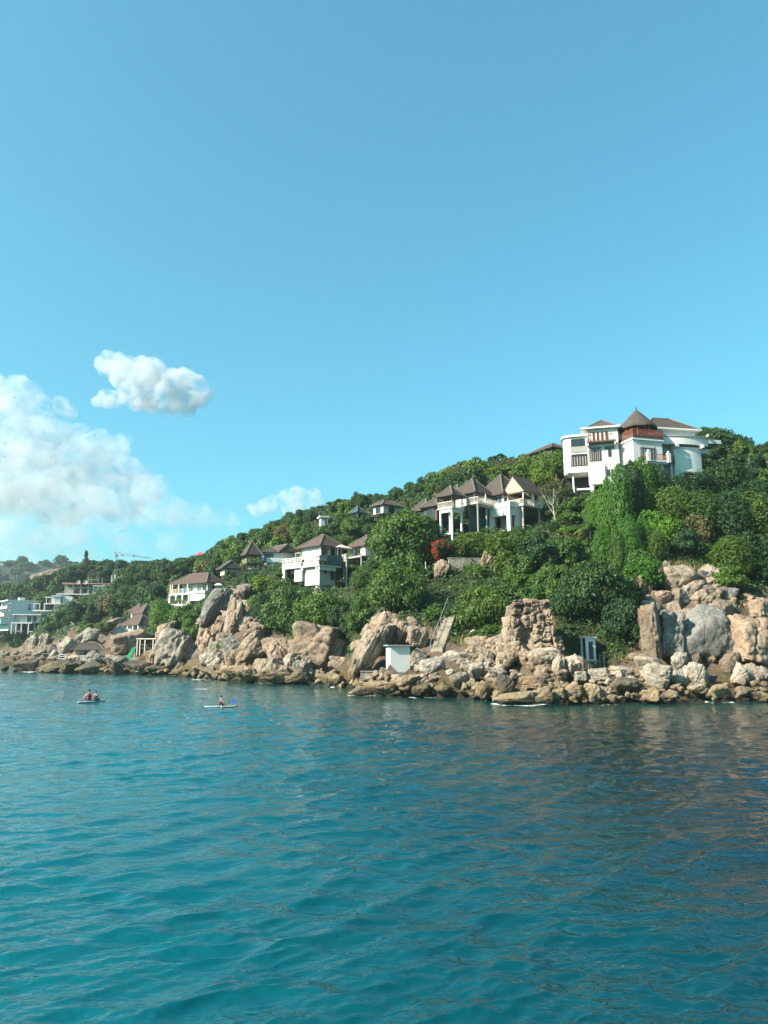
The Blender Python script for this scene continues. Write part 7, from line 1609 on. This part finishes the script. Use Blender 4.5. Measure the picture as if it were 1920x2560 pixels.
# ---------------------------------------------------------------- clouds: real lumpy bodies of scattering mist
def cloud(label, blobs, D, dens, vox, seed, amp, wisp=0):
    mb = MB(); rs = random.Random(seed)
    s = D / F_PX
    for px, py, r in blobs:
        for k in range(4):
            q = r * (1 if k == 0 else rs.uniform(.45, .75)); a = rs.uniform(0, 6.28); e = rs.uniform(-.3, 1.2) if k else 0; off = 0 if k == 0 else r * .75
            p = W(px + off * math.cos(a) * math.cos(e), py - off * math.sin(e), D + (off * math.sin(a) * math.cos(e)) * s)
            mb.sphere(p, q * s, q * s * 1.1, q * s * .9, 16, 10)
    me = mb.mesh('cloud', M_white); o = bpy.data.objects.new('cloud_src', me); COL.objects.link(o)
    md = o.modifiers.new('r', 'REMESH'); md.mode = 'VOXEL'; md.voxel_size = vox * s
    bpy.context.view_layer.update()
    nm = bpy.data.meshes.new_from_object(o.evaluated_get(bpy.context.evaluated_depsgraph_get())); bpy.data.objects.remove(o)
    n = len(nm.vertices); co = np.empty(n * 3, np.float32); nm.vertices.foreach_get('co', co); co = co.reshape(-1, 3).astype(float)
    no = np.empty(n * 3, np.float32); nm.vertices.foreach_get('normal', no); no = no.reshape(-1, 3)
    q = co / s; f = 1.0 * (1 - 2 * np.abs(fbm3(q / 34 + seed, 3))) * .9 + .45 * fbm3(q / 12 + seed, 3)
    co = co + no * (f * amp * s)[:, None]; nm.vertices.foreach_set('co', co.astype(np.float32).ravel()); nm.update()
    m = bpy.data.materials.new('cloud_mist'); m.use_nodes = True; nt = m.node_tree; nt.nodes.remove(nt.nodes['Principled BSDF'])
    v = nt.nodes.new('ShaderNodeVolumePrincipled'); v.inputs['Color'].default_value = (0.80, 0.82, 0.85, 1); v.inputs['Density'].default_value = dens; v.inputs['Anisotropy'].default_value = 0.15
    if wisp:
        N_, L_ = nt.nodes, nt.links; g = N_.new('ShaderNodeNewGeometry')
        t1 = noise(N_, L_, g.outputs['Position'], 1.0 / (wisp * s), 8, 0.66, 0.6)
        L_.new(maprange(N_, L_, t1.outputs[0], 0.42, 0.62, 0.0, dens * 2.4), v.inputs['Density'])
        m.cycles.volume_step_rate = 0.3
    nt.links.new(v.outputs[0], nt.nodes['Material Output'].inputs['Volume'])
    nm.materials.clear(); nm.materials.append(m); c = mesh_obj('cloud', nm); tag(c, label, 'cloud')
CD = 4200.0
cloud('small separate white cloud floating highest, right of the cloud bank', [(318, 935, 44), (285, 918, 30), (362, 955, 50), (420, 980, 48), (476, 972, 40), (400, 1005, 36), (500, 995, 28), (340, 988, 40), (258, 915, 18), (455, 1008, 34), (278, 1000, 22), (250, 1006, 14)], CD, 0.0075, 5, 3, 12, 46)
cloud('big white cumulus bank rising at the left edge', [(40, 1000, 46), (-10, 990, 50), (88, 1006, 34), (150, 1012, 16), (165, 1032, 20), (0, 1060, 74), (78, 1075, 56), (130, 1100, 46), (190, 1110, 36), (240, 1108, 34), (298, 1118, 26), (200, 1150, 60), (90, 1165, 84), (262, 1180, 64), (330, 1190, 40), (-20, 1200, 110), (150, 1240, 84), (300, 1250, 60), (372, 1225, 34), (-120, 1120, 100)], CD + 200, 0.0032, 5, 5, 13, 60)
cloud('low thin cloud band above the far left hills', [(0, 1250, 90), (120, 1270, 80), (240, 1270, 60), (20, 1320, 80), (150, 1330, 70), (280, 1310, 46), (370, 1290, 40), (440, 1285, 44), (500, 1290, 34), (560, 1300, 26), (380, 1240, 50), (60, 1395, 60), (200, 1390, 50), (320, 1370, 40), (420, 1360, 36)], CD - 200, 0.0018, 5, 8, 10, 70)
cloud('small low cloud sitting on the ridge line left of centre', [(745, 1238, 24), (775, 1246, 22), (715, 1246, 24), (790, 1262, 20), (670, 1262, 22), (735, 1268, 30), (640, 1275, 16)], CD - 900, 0.007, 4, 12, 6, 30)

# ---------------------------------------------------------------- air
m = bpy.data.materials.new('sea_air'); m.use_nodes = True; nt = m.node_tree; nt.nodes.remove(nt.nodes['Principled BSDF'])
v = nt.nodes.new('ShaderNodeVolumePrincipled'); v.inputs['Color'].default_value = (0.80, 0.93, 1.0, 1); v.inputs['Density'].default_value = 0.00014; v.inputs['Anisotropy'].default_value = 0.2
nt.links.new(v.outputs[0], nt.nodes['Material Output'].inputs['Volume'])
hz = MB().box(-2900, 2900, -500, 2900, -14, 130).build('haze', m); tag(hz, 'thin bluish sea haze over the whole bay', 'haze', kind='stuff')

# ---------------------------------------------------------------- things that share a label are told apart by their order across the view
ORD = ['leftmost', 'second', 'third', 'fourth', 'fifth', 'sixth', 'seventh', 'eighth', 'ninth', 'tenth', 'eleventh', 'twelfth']
bpy.context.view_layer.update()
same = {}
GROUPS = {'broadleaf_tree': 'broadleaf trees on the hillside', 'shrub': 'shrubs on the hillside', 'creeper_clad_tree': 'creeper-draped trees below the villa', 'boulder': 'boulders along the shore', 'crag_rock': 'fractured slabs of the rock faces', 'palm_tree': 'palms on the slope', 'thatched_hut': 'thatched huts of the resort', 'cloud': 'clouds', 'person': 'paddlers', 'paddle_board': 'paddle boards', 'paddle': 'paddles', 'dish_antenna': 'dish antennas'}
for o in COL.objects:
    if o.parent is None and 'label' in o and 'kind' not in o:
        same.setdefault(o['label'], []).append(o)
        k = o.name.split('.')[0]
        if k in GROUPS: o['group'] = GROUPS[k]
        elif 'group' in o: del o['group']
for lab, L in same.items():
    if len(L) < 2: continue
    L.sort(key=lambda o: o.location.x / max(o.location.y, 1))
    for i, o in enumerate(L):
        tail = ', leftmost' if i == 0 else (', rightmost' if i == len(L) - 1 else (', ' + ORD[i] + ' from left' if i < len(ORD) else ', further right'))
        w = lab
        while len((w + tail).split()) > 16: w = w.split(' ', 1)[1]
        o['label'] = w + tail
